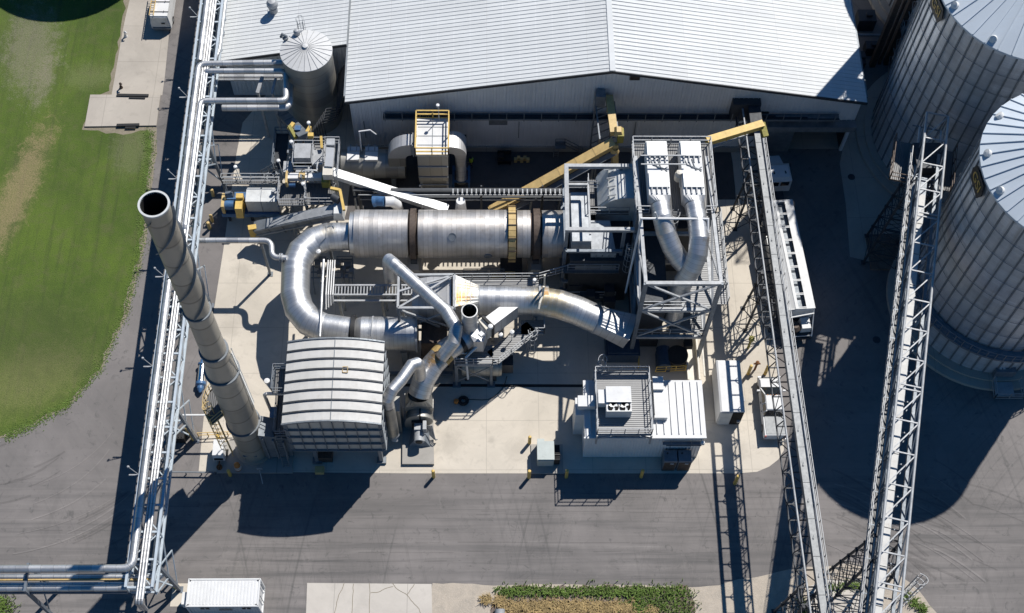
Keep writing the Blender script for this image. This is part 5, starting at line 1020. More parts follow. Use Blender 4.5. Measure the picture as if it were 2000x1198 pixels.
# =================================================================== FURNACE
t = thing('furnace', 'grey clad furnace block inside an open frame of pale steel beams', 'furnace', P(1165, 480, 0)); fz = 11.5
fl_ = P(1108, 449, fz); bl_ = P(1106, 325, fz); xr = TX0 - .4
m = MB(); m.beam(fl_, (xr, fl_.y, fz), .32, .36); m.beam(bl_, (xr, bl_.y, fz), .32, .36); m.beam(fl_ - V((0, .16, 0)), bl_ + V((0, .16, 0)), .36, .38)
q = P(1108, 361, 10.7); m.beam((fl_.x, q.y, 10.7), (fl_.x + 2.0, q.y, 10.7), .2, .26); xm_ = P(1152, 440, 10.7).x; m.beam((xm_, fl_.y, 10.7), (xm_, q.y, 10.7), .16, .2); m.build('beam', 'galv', t)
for x, y in ((fl_.x, fl_.y), (bl_.x, bl_.y), (fl_.x + 4.9, fl_.y), (fl_.x + 4.9, bl_.y)): m = MB(); m.beam((x, y, 0), (x, y, fz - .2), .28); m.build('column', 'steel_blue', t)
m = MB(); by = fl_.y - .4
for z in (1.5, 3.2, 5.6, 8.6):
    m.beam((fl_.x, by, z), (fl_.x + 4.9, by, z), .26, .26); m.beam((fl_.x, by, z), (fl_.x, bl_.y, z), .22, .26)
m.beam((fl_.x, by, 5.2), (fl_.x + 3.4, by, 3.2), .18); m.build('lower_beam', 'steel_blue', t)
rz_ = 9.3; a = P(1117, 448, rz_); b_ = P(1151, 376, rz_); m = MB(); m.box(((a.x + b_.x) / 2, (a.y + b_.y) / 2 - .6, rz_ - 2.5), (b_.x - a.x, b_.y - a.y + 1.2, 5.0)); m.build('casing', 'furnace_roof', t); m = MB(); m.box(((a.x + TX0) / 2 - .2, bl_.y - 3.6, 3.7), (TX0 - a.x - .2, 7.0, 7.3)); m.box((a.x + 2.3, a.y - .6, 2.2), (4.4, 2.6, 4.3)); m.build('furnace_block', 'steel_dark', t)
c = P(1213, 470, 7.8); m = MB(); m.hexa([(b_.x + .05, a.y - 1.7, 4.4), (c.x - .5, a.y - 1.7, 4.4), (c.x - .5, a.y + 1.2, 4.4), (b_.x + .05, a.y + 1.2, 4.4), (b_.x + .05, a.y - 1.7, 8.4), (c.x - .5, a.y - 1.7, 8.0), (c.x - 1.0, a.y + 1.2, 8.8), (b_.x + .05, a.y + 1.2, 8.8)]); m.build('casing', 'furnace_roof', t)
m = MB(); m.box(((a.x + c.x) / 2, a.y - 1.9, 5.8), (c.x - a.x - .8, .3, 1.4)); m.build('casing', 'clad_dull', t)
for k in range(4): m = MB(); x = b_.x + .3 + k * .55; m.box((x + .2, a.y - 1.74, 6.4), (.05, .08, 2.8)); m.build('stiffener', 'galv_dark', t)
# curved hood
h0 = P(1166, 402, 9.6); h1 = P(1250, 345, 11.0); m = MB(); prof = []
for k in range(9): a_ = R(180 - 90 * k / 8); prof.append((h0.x + 2.4 + 2.4 * math.cos(a_), 8.2 + 2.9 * math.sin(a_)))
prof += [(h1.x + .3, 11.1), (h1.x + .3, 7.4), (h0.x, 7.4)]; y0_ = h0.y - .2; m.extrude([V((x, y0_, z)) for x, z in prof], (0, 3.6, 0)); hd = m.build('hood', 'grey_light', t)
m = MB(); A_ = V((prof[2][0] - .06, 0, prof[2][1] + .06)); B_ = V((prof[5][0] - .03, 0, prof[5][1] + .1)); m.extrude([V((A_.x, y0_ + .25, A_.z)), V((B_.x, y0_ + .25, B_.z)), V((B_.x, y0_ + 3.3, B_.z)), V((A_.x, y0_ + 3.3, A_.z))], (-.06, 0, .1)); pn = m.build('vent_panel', 'grey_light', hd); m = MB()
for k in range(4): m.beam((B_.x - .2, y0_ + .4 + k * .9, B_.z + .14), (B_.x + .5, y0_ + .4 + k * .9, B_.z + .38), .1)
m.build('hinge_arm', 'galv', t)
dz2 = 9.0; m = MB(); d0 = P(1150, 410, dz2); d1 = P(1163, 352, dz2); m.box(((d0.x + d1.x) / 2 + .1, (d0.y + d1.y) / 2, dz2), (.8, d1.y - d0.y, .08)); e = P(1228, 418, dz2); m.box(((d0.x + e.x) / 2, e.y + .35, dz2), (e.x - d0.x, .9, .08)); m.build('deck', 'grating', t)
m = MB(); m.rail([(d0.x, d1.y, dz2), (d0.x, e.y, dz2), (e.x, e.y, dz2)], 1.05, 1.4, .06); m.rail([(fl_.x + .2, q.y + .5, 9.4), (fl_.x + 3.0, q.y + .5, 9.4)], 1.05, 1.4, .06); m.rail([(fl_.x + .3, by - .3, 5.75), (fl_.x + 4.8, by - .3, 5.75)], 1.05, 1.4, .06); m.rail([(fl_.x - .2, by - .9, 1.8), (fl_.x + 4.8, by - .9, 1.8)], 1.05, 3, .07); m.build('guard_rail', 'galv', t)
m = MB(); m.box((fl_.x + 2.4, by - .2, 5.77), (4.9, .8, .06)); m.build('deck', 'grating', t)
m = MB()
for k in range(14): m.box((fl_.x + .6 + random.random() * 3.8, by - 1.6 + random.random() * 3.4, .8 + random.random() * 2), (.4 + random.random() * .8, .4 + random.random() * .7, .5 + random.random() * .9))
m.build('underfloor_plant', 'steel_dark', t)
# =================================================================== YELLOW CONVEYORS
def convey(name, a, b_, w_, h_, mat, label, n=5, head=None):
    a = V(a); b_ = V(b_); t = thing(name, label, 'conveyor', (a + b_) / 2); d = (b_ - a).normalized(); sd_ = d.cross(UP).normalized()
    m = MB(); m.beam(a, b_, w_, h_); m.build('casing', mat, t); m = MB()
    for k in range(1, n):
        q = a.lerp(b_, k / n); m.beam(q - d * .04, q + d * .04, w_ + .12, h_ + .12)
    m.build('joint_flange', mat, t); m = MB(); m.beam(a + UP * (h_ / 2 + .03), b_ + UP * (h_ / 2 + .03), w_ + .1, .05); m.build('lid', mat, t); return t
A = wz(1190, 178); B = P(1201, 262, 9.0); A.z = 9.0
t = convey('yellow_conveyor', (A.x, BY - .3, 9.0), (B.x - .1, B.y, 9.0), .6, .6, 'yellow_pale', 'short yellow conveyor coming straight out of the gable wall of the white building', 3)
m = MB()
for s_ in (-1.25, .5):
    m.beam((B.x + s_ - .35, BY - .5, 8.6), (B.x + s_ - .1, B.y - .3, 8.6), .12); m.beam((B.x + s_ - .35, BY - .8, 0), (B.x + s_ - .35, BY - .8, 8.6), .16); m.beam((B.x + s_ - .1, B.y, 0), (B.x + s_ - .1, B.y, 8.6), .16)
for k in range(6): z = 1 + k * 1.3; m.beam((B.x - 1.6, BY - .8, z), (B.x + .2, BY - .8, z + 1.3), .08); m.beam((B.x - 1.35, B.y, z), (B.x + .4, B.y, z + 1.3), .08)
m.build('trestle', 'galv_dark', t); m = MB(); m.box((B.x - 1.2, BY - .6, 9.2), (.9, .9, 1.6)); m.build('transfer_box', 'galv_dark', t)
m = MB(); m.box((B.x + .5, B.y - .1, 8.9), (.55, .9, 1.1)); m.build('drive_guard', 'olive', t); m = MB(); m.hexa([(B.x - .1, B.y - .5, 9.3), (B.x + .7, B.y - .5, 9.3), (B.x + .7, B.y + .5, 9.3), (B.x - .1, B.y + .5, 9.3), (B.x + .1, B.y - .3, 9.75), (B.x + .5, B.y - .3, 9.75), (B.x + .5, B.y + .3, 9.75), (B.x + .1, B.y + .3, 9.75)]); m.build('head_cover', 'yellow_pale', t)
C = P(958, 414, 3.4); t = convey('yellow_conveyor', (C.x, C.y, C.z), (B.x - .1, B.y - .55, 8.3), .78, .62, 'yellow_pale', 'long yellow conveyor climbing diagonally from behind the drum to the wall conveyor', 7)
m = MB()
for k in (.35, .6, .85):
    q = V(C).lerp(V((B.x, B.y - .55, 8.3)), k); m.beam((q.x - .3, q.y + .5, 0), (q.x, q.y, q.z - .3), .12); m.beam((q.x - .3, q.y - .5, 0), (q.x, q.y, q.z - .3), .12)
a = V((C.x + .6, C.y - .5, 3.1)); b_ = V((B.x + .1, B.y - 1.2, 7.8)); m.beam(a, b_, .5, .08); m.build('trestle', 'galv_dark', t)
t = thing('yellow_chute', 'upright yellow spout dropping from the conveyor head beside the tower', 'chute', (B.x, B.y - .9, 0)); m = MB(); m.beam((B.x + .0, B.y - .7, 8.4), (B.x + .25, B.y - 1.7, 5.0), .55, .55); m.lathe((B.x + .05, B.y - 1.0, 7.2), [(.35, 0), (.42, .5), (.3, 1)], 12); m.box((B.x + 1.0, B.y - 2.2, 4.8), (1.2, .7, .5)); m.build('spout', 'yellow_pale', t); m = MB(); m.beam((B.x + .3, B.y - 1.7, 0), (B.x + .3, B.y - 1.7, 5), .2); m.build('post', 'galv', t)
z = 11.0; A = P(1490, 244, z); B2 = P(1380, 277, z); t = convey('yellow_conveyor', B2, A, .6, .55, 'yellow', 'short yellow conveyor feeding from the tower top over to the eastern gallery', 3)
m = MB(); q = P(1493, 250, z); m.beam(q + V((-.2, .5, 0)), q + V((.1, -.7, -.4)), .5, .5); m.build('drive_guard', 'olive', t); m = MB(); m.beam(P(1385, 291, z - 1), P(1460, 263, z - 1), .14); m.beam(P(1385, 291, z - 1), P(1385, 297, z - 1.6), .1); m.build('support_beam', 'galv', t)
# =================================================================== DUST COLLECTOR GROUP (north yard)
cz = 7.5; zr_ = cz + 1.2; cx0 = P(810, 290, zr_).x + .15; cx1 = P(875, 290, zr_).x - .1; cy0 = P(842, 290, zr_).y + .12; cy1 = P(842, 217, zr_).y - .12
t = thing('dust_collector', 'box shaped grey dust collector with white roof inside yellow guard rails by the wall', 'dust collector', (-5.1, 72, 0))
m = MB(); m.hexa([(cx0 + .25, cy0 + .3, 1.2), (cx1 - .1, cy0 + .3, 1.2), (cx1 - .1, cy1, 1.2), (cx0 + .25, cy1, 1.2), (cx0, cy0, 3.2), (cx1, cy0, 3.2), (cx1, cy1, 3.2), (cx0, cy1, 3.2)]); m.box(((cx0 + cx1) / 2, (cy0 + cy1) / 2, (3.2 + cz) / 2), (cx1 - cx0, cy1 - cy0, cz - 3.2)); m.build('casing', 'clad_dull', t)
m = MB(); m.box(((cx0 + cx1) / 2, (cy0 + cy1) / 2, cz + .05), (cx1 - cx0 + .3, cy1 - cy0 + .3, .1)); rf_ = m.build('roof', 'white_paint', t); m = MB()
for k in range(1, 4): m.beam((cx0, cy0 + k, cz + .12), (cx1, cy0 + k, cz + .12), .05, .04)
m.beam(((cx0 + cx1) / 2, cy0, cz + .12), ((cx0 + cx1) / 2, cy1, cz + .12), .05, .045); m.build('seam', 'galv_dark', rf_)
m = MB(); e = .12; m.rail([(cx0 - e, cy0 - e, cz + .1), (cx0 - e, cy1 + e, cz + .1), (cx1 + e, cy1 + e, cz + .1), (cx1 + e, cy0 - e, cz + .1), (cx0 - e, cy0 - e, cz + .1)], 1.15, 1.7, .1); m.build('guard_rail', 'yellow', t)
m = MB(); m.cage((cx0 + .55, cy1 + .15, 3), (cx0 + .55, cy1 + .15, 7.4), (0, 1, 0), .42); m.ladder((cx0 + .55, cy1 + .1, .2), (cx0 + .55, cy1 + .1, 7.4), (1, 0, 0)); m.build('caged_ladder', 'yellow_pale', t)
for x in (cx0 + .2, cx1 - .1):
    for y in (cy0 + .1, cy1 - .1): m = MB(); m.beam((x, y, 0), (x, y, 4), .18); m.build('leg', 'galv', t)
m = MB()
for k in range(2): x = cx0 + .9 + 1.5 * k; m.hexa([(x - .15, cy0 + .9, .3), (x + .15, cy0 + .9, .3), (x + .15, cy0 + 1.2, .3), (x - .15, cy0 + 1.2, .3), (x - .65, cy0 + .1, 1.6), (x + .65, cy0 + .1, 1.6), (x + .65, cy0 + 1.8, 1.6), (x - .65, cy0 + 1.8, 1.6)])
m.build('hopper', 'clad_dull', t); m = MB()
for z in (1.6, 2.6, 3.9, 5.6): m.beam((cx0 - .02, cy0 - .04, z), (cx1 + .02, cy0 - .04, z), .08, .1)
m.beam((cx0, cy0 - .04, .6), (cx1, cy0 - .04, .6), .1); m.build('stiffener', 'galv', t)
q = V((cx1 - .8, cy1 - .1, cz)); m = MB(); m.beam(q, q + UP * 2.4, .06); m.lathe(q + V((-.05, -.05, 2.35)), [(0, -.05), (.17, 0), (.15, .15), (0, .19)], 14); tag(m.build('floodlight', 'lamp_white'), 'white floodlight on a pole over the dust collector roof', 'light', 'white floodlights on rails')
def qbend(c, r0, r1, a0, a1, y0, y1, name, mat, parent, n=9):
    m = MB(); pts = [V((c[0] + r1 * math.cos(R(a0 + (a1 - a0) * k / n)), y0, c[1] + r1 * math.sin(R(a0 + (a1 - a0) * k / n)))) for k in range(n + 1)] + [V((c[0] + r0 * math.cos(R(a1 + (a0 - a1) * k / n)), y0, c[1] + r0 * math.sin(R(a1 + (a0 - a1) * k / n)))) for k in range(n + 1)]
    m.extrude(pts, (0, y1 - y0, 0)); return m.build(name, mat, parent)
t = thing('elbow_duct', 'square curved silver elbow duct between the horizontal tank and the dust collector', 'duct', (-8.2, 72, 0)); ez = 7.0; ey0 = P(780, 284, ez).y; ey1 = P(780, 262, ez).y; eyc = (ey0 + ey1) / 2; qbend((cx0 - .7, ez - 2.15), .5, 2.15, 90, 180, ey0, ey1, 'elbow', 'clad', t)
m = MB(); m.box((cx0 - .35, eyc, ez - .82), (.72, ey1 - ey0 - .05, 1.6)); m.box((cx0 - .45, eyc, ez - .82), (.1, ey1 - ey0 + .2, 1.8)); m.build('flanged_joint', 'galv', t); m = MB(); m.box((cx0 - 2.05, eyc, ez - 2.9), (1.6, ey1 - ey0 - .05, 1.5)); m.build('drop_section', 'clad_dull', t)
t = thing('elbow_duct', 'square curved silver duct from the dust collector down to the blue fan', 'duct', (-2.2, 72, 0)); ez = 6.6; ey0 = P(890, 288, ez).y; ey1 = P(890, 256, ez).y; eyc = (ey0 + ey1) / 2; qbend((cx1 + .35, ez - 1.35), .25, 1.35, 90, 0, ey0, ey1, 'elbow', 'clad', t)
m = MB(); m.box((cx1 + .16, eyc, ez - .56), (.4, ey1 - ey0 - .05, 1.08)); m.build('joint', 'clad', t); m = MB(); q = V((cx1 + 1.15, eyc - 1.0, 1.5)); loft(m, rect((cx1 + 1.15, eyc, ez - 1.35), (0, 0, -1), 1.05, ey1 - ey0, up=(0, 1, 0)), circ((cx1 + 1.15, eyc - .4, 3.0), (0, -.4, -1), .5, up=(0, 1, 0)), True); m.tube([(cx1 + 1.15, eyc - .38, 3.05), q], .5, 22); m.build('drop_leg', 'clad', t)
t = thing('blue_fan', 'blue fan base frame under the curved duct east of the dust collector', 'fan', (cx1 + 1.15, 70.8, 0)); m = MB(); x = cx1 + 1.15
for s_ in (-.75, .75): m.beam((x + s_, 69.9, 1.3), (x + s_, 71.9, 1.3), .2, .3); m.beam((x + s_, 70.0, 0), (x + s_, 70.0, 1.2), .16); m.beam((x + s_, 71.8, 0), (x + s_, 71.8, 1.2), .16)
m.beam((x - .7, 70.2, 1.3), (x + .7, 70.2, 1.3), .2); m.beam((x - .7, 71.6, 1.3), (x + .7, 71.6, 1.3), .2); m.build('frame', 'blue_paint', t); m = MB(); m.lathe((x, 70.3, .9), [(0, 0), (.42, 0), (.42, .8), (0, .8)], 20, axis=(0, 1, 0)); m.build('rotor_housing', 'clad_dull', t)
# horizontal vessel
a = P(666, 320, 2.5); b_ = P(792, 322, 2.5); t = thing('horizontal_tank', 'horizontal silver tank with two white relief panels on top near the wall', 'tank', a)
m = MB(); m.lathe((a.x, a.y, 2.5), [(1.25, 0), (1.38, .12), (1.38, b_.x - a.x), (0, b_.x - a.x)], 36, axis=(1, 0, 0)); m.lathe((a.x, a.y, 2.5), [(0, 0), (1.25, 0)], 36, axis=(1, 0, 0)); m.build('shell', 'clad_dull', t)
for p0, p1 in ((678, 702), (713, 738)):
    u = P(p0, 303, 4.0); v = P(p1, 303, 4.0); m = MB(); m.box(((u.x + v.x) / 2, a.y + .1, 3.95), (v.x - u.x, 1.5, .3)); pn = m.build('relief_panel', 'white_paint', t); m = MB()
    for s_ in (.25, .75): m.beam((u.x + (v.x - u.x) * s_, a.y + .3, 4.14), (u.x + (v.x - u.x) * s_, a.y + 1.1, 4.1), .09)
    m.beam((u.x, a.y + .3, 4.16), (v.x, a.y + .3, 4.16), .05); m.build('hinge_arm', 'galv', pn)
for x in (a.x + 1.2, b_.x - 1.2): m = MB(); m.box((x, a.y, .7), (.4, 2.0, 1.4)); m.build('saddle', 'galv_dark', t)
m = MB(); q = P(706, 292, 4.0); m.tube([(q.x, a.y + .5, 3.9), (q.x, a.y + .8, 6.6), (q.x + 1.0, a.y + .9, 6.7), (q.x + 1.5, a.y + .9, 6.0)], .07, 8); tag(m.build('vent_line', 'white_paint'), 'thin white vent pipe rising from the horizontal tank between its relief panels', 'pipe')
# worker and cart in the shade of the wall
def person(x, y, rz_, label):
    t = thing('person', label, 'person', (x, y, 0)); c, s_ = math.cos(rz_), math.sin(rz_)
    def L(px_, py_, pz_): return (x + px_ * c - py_ * s_, y + px_ * s_ + py_ * c, pz_)
    J = {'pel': (0, 0, .95), 'ch': (0, .04, 1.28), 'nk': (0, .05, 1.5), 'hd': (0, .08, 1.63), 'top': (0, .08, 1.74), 'ls': (-.2, .04, 1.42), 'le': (-.27, .02, 1.13), 'lh': (-.2, .26, 1.05), 'rs': (.2, .04, 1.42), 're': (.27, .0, 1.13), 'rh': (.2, .25, 1.02),
         'lk': (-.11, .12, .5), 'la': (-.12, .02, .09), 'lt': (-.12, .2, .05), 'rk': (.11, .03, .5), 'ra': (.12, -.16, .1), 'rt': (.13, .02, .05)}
    E_ = [('pel', 'ch'), ('ch', 'nk'), ('nk', 'hd'), ('hd', 'top'), ('ch', 'ls'), ('ls', 'le'), ('le', 'lh'), ('ch', 'rs'), ('rs', 're'), ('re', 'rh'), ('pel', 'lk'), ('lk', 'la'), ('la', 'lt'), ('pel', 'rk'), ('rk', 'ra'), ('ra', 'rt')]
    rad = dict(pel=.15, ch=.17, nk=.07, hd=.105, top=.09, ls=.075, le=.05, lh=.045, rs=.075, re=.05, rh=.045, lk=.075, la=.05, lt=.045, rk=.075, ra=.05, rt=.045)
    ks = list(J); me = bpy.data.meshes.new('body'); me.from_pydata([tuple(V(L(*J[k])) - V((x, y, 0))) for k in ks], [(ks.index(a), ks.index(b_)) for a, b_ in E_], []); o = bpy.data.objects.new('body', me); COL.objects.link(o); o.parent = t
    md = o.modifiers.new('skin', 'SKIN'); md.use_smooth_shade = True
    for k, sv in zip(ks, me.skin_vertices[0].data): sv.radius = (rad[k], rad[k] * .8 if k in ('ch', 'pel') else rad[k]); sv.use_root = (k == 'pel')
    o.modifiers.new('sub', 'SUBSURF').levels = 1; o.modifiers['sub'].render_levels = 1; me.materials.append(MATS['cloth_dark'])
    m = MB(); m.lathe(L(0, .045, 1.02), [(.215, 0), (.225, .25), (.21, .42), (.1, .5)], 16); m.build('safety_vest', 'hivis', t); m = MB(); m.lathe(L(0, .08, 1.66), [(.15, 0), (.13, .05), (.125, .1), (.07, .16), (0, .17)], 16); m.build('helmet', 'steel_dark', t)
    m = MB()
    for hx_ in (-.2, .2):
        for k in range(5): m.tube([L(hx_ - .03 + .018 * k, .26, 1.03), L(hx_ - .035 + .02 * k, .32 - .01 * abs(k - 2), 1.0), L(hx_ - .035 + .02 * k, .34 - .02 * abs(k - 2), .965)], .009, 6)
    m.build('fingers', 'skin', t)
w0 = P(921, 326, 0); person(w0.x, w0.y, R(150), 'worker in a yellow high visibility vest walking in shade beside the dust collector')
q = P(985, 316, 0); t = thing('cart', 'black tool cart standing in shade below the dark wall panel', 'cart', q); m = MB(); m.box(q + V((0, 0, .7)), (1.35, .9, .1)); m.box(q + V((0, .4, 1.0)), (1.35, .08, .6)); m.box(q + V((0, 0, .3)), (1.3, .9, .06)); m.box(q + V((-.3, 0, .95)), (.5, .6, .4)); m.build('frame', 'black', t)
for sx in (-.55, .55):
    for sy in (-.35, .35): m = MB(); m.lathe(q + V((sx - .05, sy, .16)), [(0, 0), (.16, 0), (.16, .1), (0, .1)], 14, axis=(1, 0, 0)); m.build('wheel', 'rubber', t)
m = MB(); q = P(1015, 313, .3)
for k in range(5): m.box(q + V((.3 * k - .4, .2 * (k % 2), 0)), (.3, .3, .5))
tag(m.build('tool_box', 'yellow_pale'), 'small yellow and dark boxes on the floor right of the black cart', 'box')
# =================================================================== MILL AND CONVEYORS (north-west of drum)
t = thing('hammer_mill', 'silver box mill on a blue skid with yellow belt guards and blue motor', 'mill', P(490, 410, 0)); z = 2.9
a = P(434, 413, 1.6); b_ = P(548, 413, 1.6); m = MB(); m.box(((a.x + b_.x) / 2, a.y + .9, 1.5), (b_.x - a.x, 2.4, .35)); m.beam((a.x, a.y - .32, 1.5), (b_.x, a.y - .32, 1.5), .2, .5); m.build('skid_base', 'blue_paint', t)
m = MB()
for x in (a.x + .5, a.x + 2.6, b_.x - .4): m.beam((x, a.y, 0), (x, a.y, 1.3), .22); m.beam((x, a.y + 1.8, 0), (x, a.y + 1.8, 1.3), .22)
m.build('leg', 'steel_dark', t)
f0 = P(479, 394, 3.5); f1 = P(545, 394, 3.5); f2 = P(482, 367, 3.5); m = MB(); m.box(((f0.x + f1.x) / 2, (f0.y + f2.y) / 2, 2.6), (f1.x - f0.x, f2.y - f0.y, 1.8)); m.build('casing', 'grey_light', t); m = MB(); xm_ = (f0.x + f1.x) / 2; m.box((xm_ - .15, (f0.y + f2.y) / 2, 3.52), (.06, f2.y - f0.y + .06, .06)); m.box((xm_ - .15, f0.y - .02, 2.6), (.06, .06, 1.8)); m.box((f1.x - .4, f2.y - .5, 3.6), (.6, .5, .25)); m.build('flange', 'galv', t)
for p0, p1, q0, q1, zt_ in ((457, 474, 388, 410, 3.2), (459, 475, 376, 388, 3.5)):
    u = P(p0, q1, zt_); v = P(p1, q0, zt_); m = MB(); m.hexa([(u.x, u.y, 1.7), (v.x, u.y, 1.7), (v.x, v.y, 1.7), (u.x, v.y, 1.7), (u.x + .05, u.y + .1, zt_), (v.x, u.y + .1, zt_), (v.x, v.y - .1, zt_), (u.x + .05, v.y - .1, zt_)]); m.build('belt_guard', 'yellow', t)
q = P(436, 393, 2.8); m = MB(); m.box(q + V((0, .0, -.4)), (.28, 1.5, 1.2)); m.build('end_guard', 'yellow_pale', t)
q = P(449, 401, 2.5); m = MB(); m.tube([q + V((-.45, 0, 0)), q + V((.4, 0, 0))], .45, 18); m.build('motor', 'blue_paint', t); q = P(449, 380, 2.7); m = MB(); m.tube([q + V((-.35, 0, 0)), q + V((.35, 0, .1))], .36, 16); m.build('motor', 'steel_blue', t)
A = P(500, 447, 2.0); B = P(662, 413, 5.6); t = convey('dark_conveyor', A, B, 1.0, .9, 'galv_dark', 'wide dark grey inclined conveyor rising to the drum inlet at the U bend', 6); d = (B - A).normalized()
m = MB(); sd_ = d.cross(UP).normalized(); m.beam(A + sd_ * .54 + UP * .42, B + sd_ * .54 + UP * .42, .08, .1); m.beam(A + sd_ * .54 - UP * .42, B + sd_ * .54 - UP * .42, .1, .12); m.beam(A + UP * .53 + d * 1.2, B + UP * .53 - d * .5, .9, .06); m.build('side_beam', 'galv', t)
m = MB(); m.box(A + V((-.25, -.2, -.1)), (.75, .5, 1.5), .2); m.build('end_guard', 'yellow', t); m = MB(); m.hexa([B + V((-.5, -.7, -.5)), B + V((.5, -.7, -.5)), B + V((.5, .7, -.5)), B + V((-.5, .7, -.5)), B + V((-.4, -.6, .6)), B + V((.3, -.6, .6)), B + V((.3, .6, .6)), B + V((-.4, .6, .6))]); m.build('head_box', 'grey_light', t)
m = MB()
for k in (.45, .8): q = A.lerp(B, k); m.beam((q.x, q.y - .5, 0), q - sd_ * -.4, .14); m.beam((q.x + .8, q.y - .5, 0), q, .12)
m.build('leg', 'galv_dark', t); q = P(655, 388, 6.5); m = MB(); m.tube([q + V((-.3, .2, 0)), q + V((.35, -.2, 0))], .36, 16); m.build('drive_motor', 'steel_dark', t); q = P(657, 387, 6.6); m = MB(); m.beam(q + V((-.55, .9, .2)), q + V((.3, .7, .2)), .25, .25); m.beam(q + V((.3, .75, .2)), q + V((.75, -1.3, 0)), .25, .3); m.build('belt_guard', 'yellow', t)
A = P(640, 336, 6.9); B = P(874, 411, 5.0); t = convey('white_conveyor', A, B, .75, .6, 'grey_light', 'long white inclined conveyor passing behind the drum towards the east', 5)
m = MB(); d = (B - A).normalized(); sd_ = d.cross(UP).normalized(); m.beam(A.lerp(B, .42) + sd_ * .4, B + sd_ * .4, .06, .5); m.build('side_plate', 'galv', t); m = MB()
for k in (.2, .55): q = A.lerp(B, k); m.beam((q.x, q.y, 0), q, .16)
m.build('leg', 'galv_dark', t)
e0 = P(646, 289, 8.2); e1 = P(643, 326, 7.4); t = thing('transfer_conveyor', 'white box shaped conveyor section with rails running north from the white conveyor', 'conveyor', (e0.x, e0.y, 0)); m = MB(); m.beam(e0, e1, .72, .6); m.build('casing', 'white_paint', t); m = MB(); m.box(e1 + V((-.1, -.5, -.3)), (.9, .9, .8)); m.build('chute', 'cream', t)
m = MB(); m.box(e0 + V((0, .4, .1)), (.75, .7, .6)); m.build('inlet', 'galv', t); m = MB(); m.rail([e0 + V((.75, .6, -.6)), e1 + V((.75, -.8, -.6))], 1, 1, .06); m.rail([e0 + V((-.6, .9, -.6)), e0 + V((.75, .9, -.6))], 1, 1, .06); m.beam(e0 - UP * 8.2, e0, .2); m.beam(e1 - UP * 7.3, e1, .2); m.build('guard_rail', 'galv', t)
A = P(562, 347, 5.6); B = P(636, 346, 5.6); t = convey('screw_conveyor', A, B, .5, .5, 'white_paint', 'short white horizontal screw conveyor with a yellow guard at its west end', 3); m = MB(); m.box(A + V((-.05, -.15, 0)), (.2, 1.3, .8)); m.build('end_guard', 'yellow_pale', t); m = MB(); m.box(B + V((.05, -.35, 0)), (.7, 1.1, .9)); m.build('drive_guard', 'olive', t); m = MB(); m.box(A + V((1.35, 0, .3)), (.55, .6, .4)); m.build('hopper', 'yellow_pale', t); m = MB(); q = P(571, 361, 5.2); m.tube([q + V((-.3, 0, 0)), q + V((.3, 0, 0))], .26, 14); m.build('motor', 'blue_paint', t)
A = P(548, 221, 3.2); B = P(594, 268, 6.6); t = convey('dark_conveyor', A, B, .9, .7, 'galv_dark', 'dark inclined conveyor beside the foot of the round tank with yellow drive guards', 5); m = MB(); q = P(573, 258, 6.3); m.beam(q + V((-.4, .55, .1)), q + V((.25, -.6, -.1)), .3, .5); m.build('drive_guard', 'olive', t); m = MB(); q = P(569, 247, 6.4); m.box(q, (.35, .8, .3), -.5); q = P(603, 255, 6.6); m.box(q, (.3, .7, .5), -.4); m.build('belt_guard', 'yellow', t); m = MB(); q = P(582, 252, 6.5); m.box(q, (.5, .5, .4)); m.build('motor', 'blue_paint', t); m = MB(); q = A.lerp(B, .5); m.beam((q.x, q.y, 0), q, .16); q = A.lerp(B, .9); m.beam((q.x, q.y, 0), q, .16); m.build('leg', 'steel_dark', t)
# service platforms
def plat(label, c0, c1, z, rails, mat='grating', rm='galv', legs=True, name='service_platform'):
    """deck between survey corners c0 (nw) and c1 (se) at height z"""
    a = P(*c0, z); b_ = P(*c1, z); t = thing(name, label, 'platform', ((a.x + b_.x) / 2, (a.y + b_.y) / 2, 0)); m = MB(); m.box(((a.x + b_.x) / 2, (a.y + b_.y) / 2, z - .05), (abs(b_.x - a.x), abs(a.y - b_.y), .1)); m.build('deck', mat, t)
    C_ = dict(nw=V((a.x, a.y, z)), ne=V((b_.x, a.y, z)), se=V((b_.x, b_.y, z)), sw=V((a.x, b_.y, z))); m = MB()
    for r in rails: m.rail([C_[k] for k in r.split()], 1.1, 1.3, .06)
    m.build('guard_rail', rm, t)
    if legs:
        m = MB()
        for k in C_.values(): m.beam((k.x, k.y, 0), (k.x, k.y, z - .1), .16)
        m.build('leg', 'galv_dark', t)
    return t
plat('dark platform deck with rails over the mill outlet west of the drum', (548, 358), (600, 402), 4.6, ['nw sw se'], 'grating'); plat('dark platform deck with rails between the mill outlet and the drum inlet', (600, 358), (652, 400), 4.7, ['ne nw sw se'], 'grating')
plat('grey platform with rails south of the yellow guarded conveyor head', (577, 288), (611, 332), 5.8, ['sw nw ne se sw'], 'grating_light'); plat('small grey platform with pipes beside the white elevator box', (612, 282), (634, 330), 5.4, ['nw ne se'], 'grating_light')
t = plat('dark stair platform in shade at the west end of the conveyor platforms', (540, 262), (558, 330), 3.2, ['ne nw sw'], 'steel_dark', 'steel_blue'); m = MB()
a = P(545, 338, 3.1); b_ = P(560, 355, 1.0); m.rail([P(500, 352, .6), P(540, 330, 3.2)], 1.0, 1.2, .06, False); m.rail([P(503, 358, .6), P(543, 337, 3.2)], 1.0, 1.2, .06, False)
for k in range(8): q = P(500, 355, .6).lerp(P(541, 334, 3.1), k / 7); m.box(q, (.25, .9, .05))
m.build('stair', 'galv_dark', t)
plat('narrow walkway with rails north of the silver mill box', (436, 352), (548, 360), 3.4, ['nw ne', 'sw nw', 'sw se'], 'grating', 'galv')
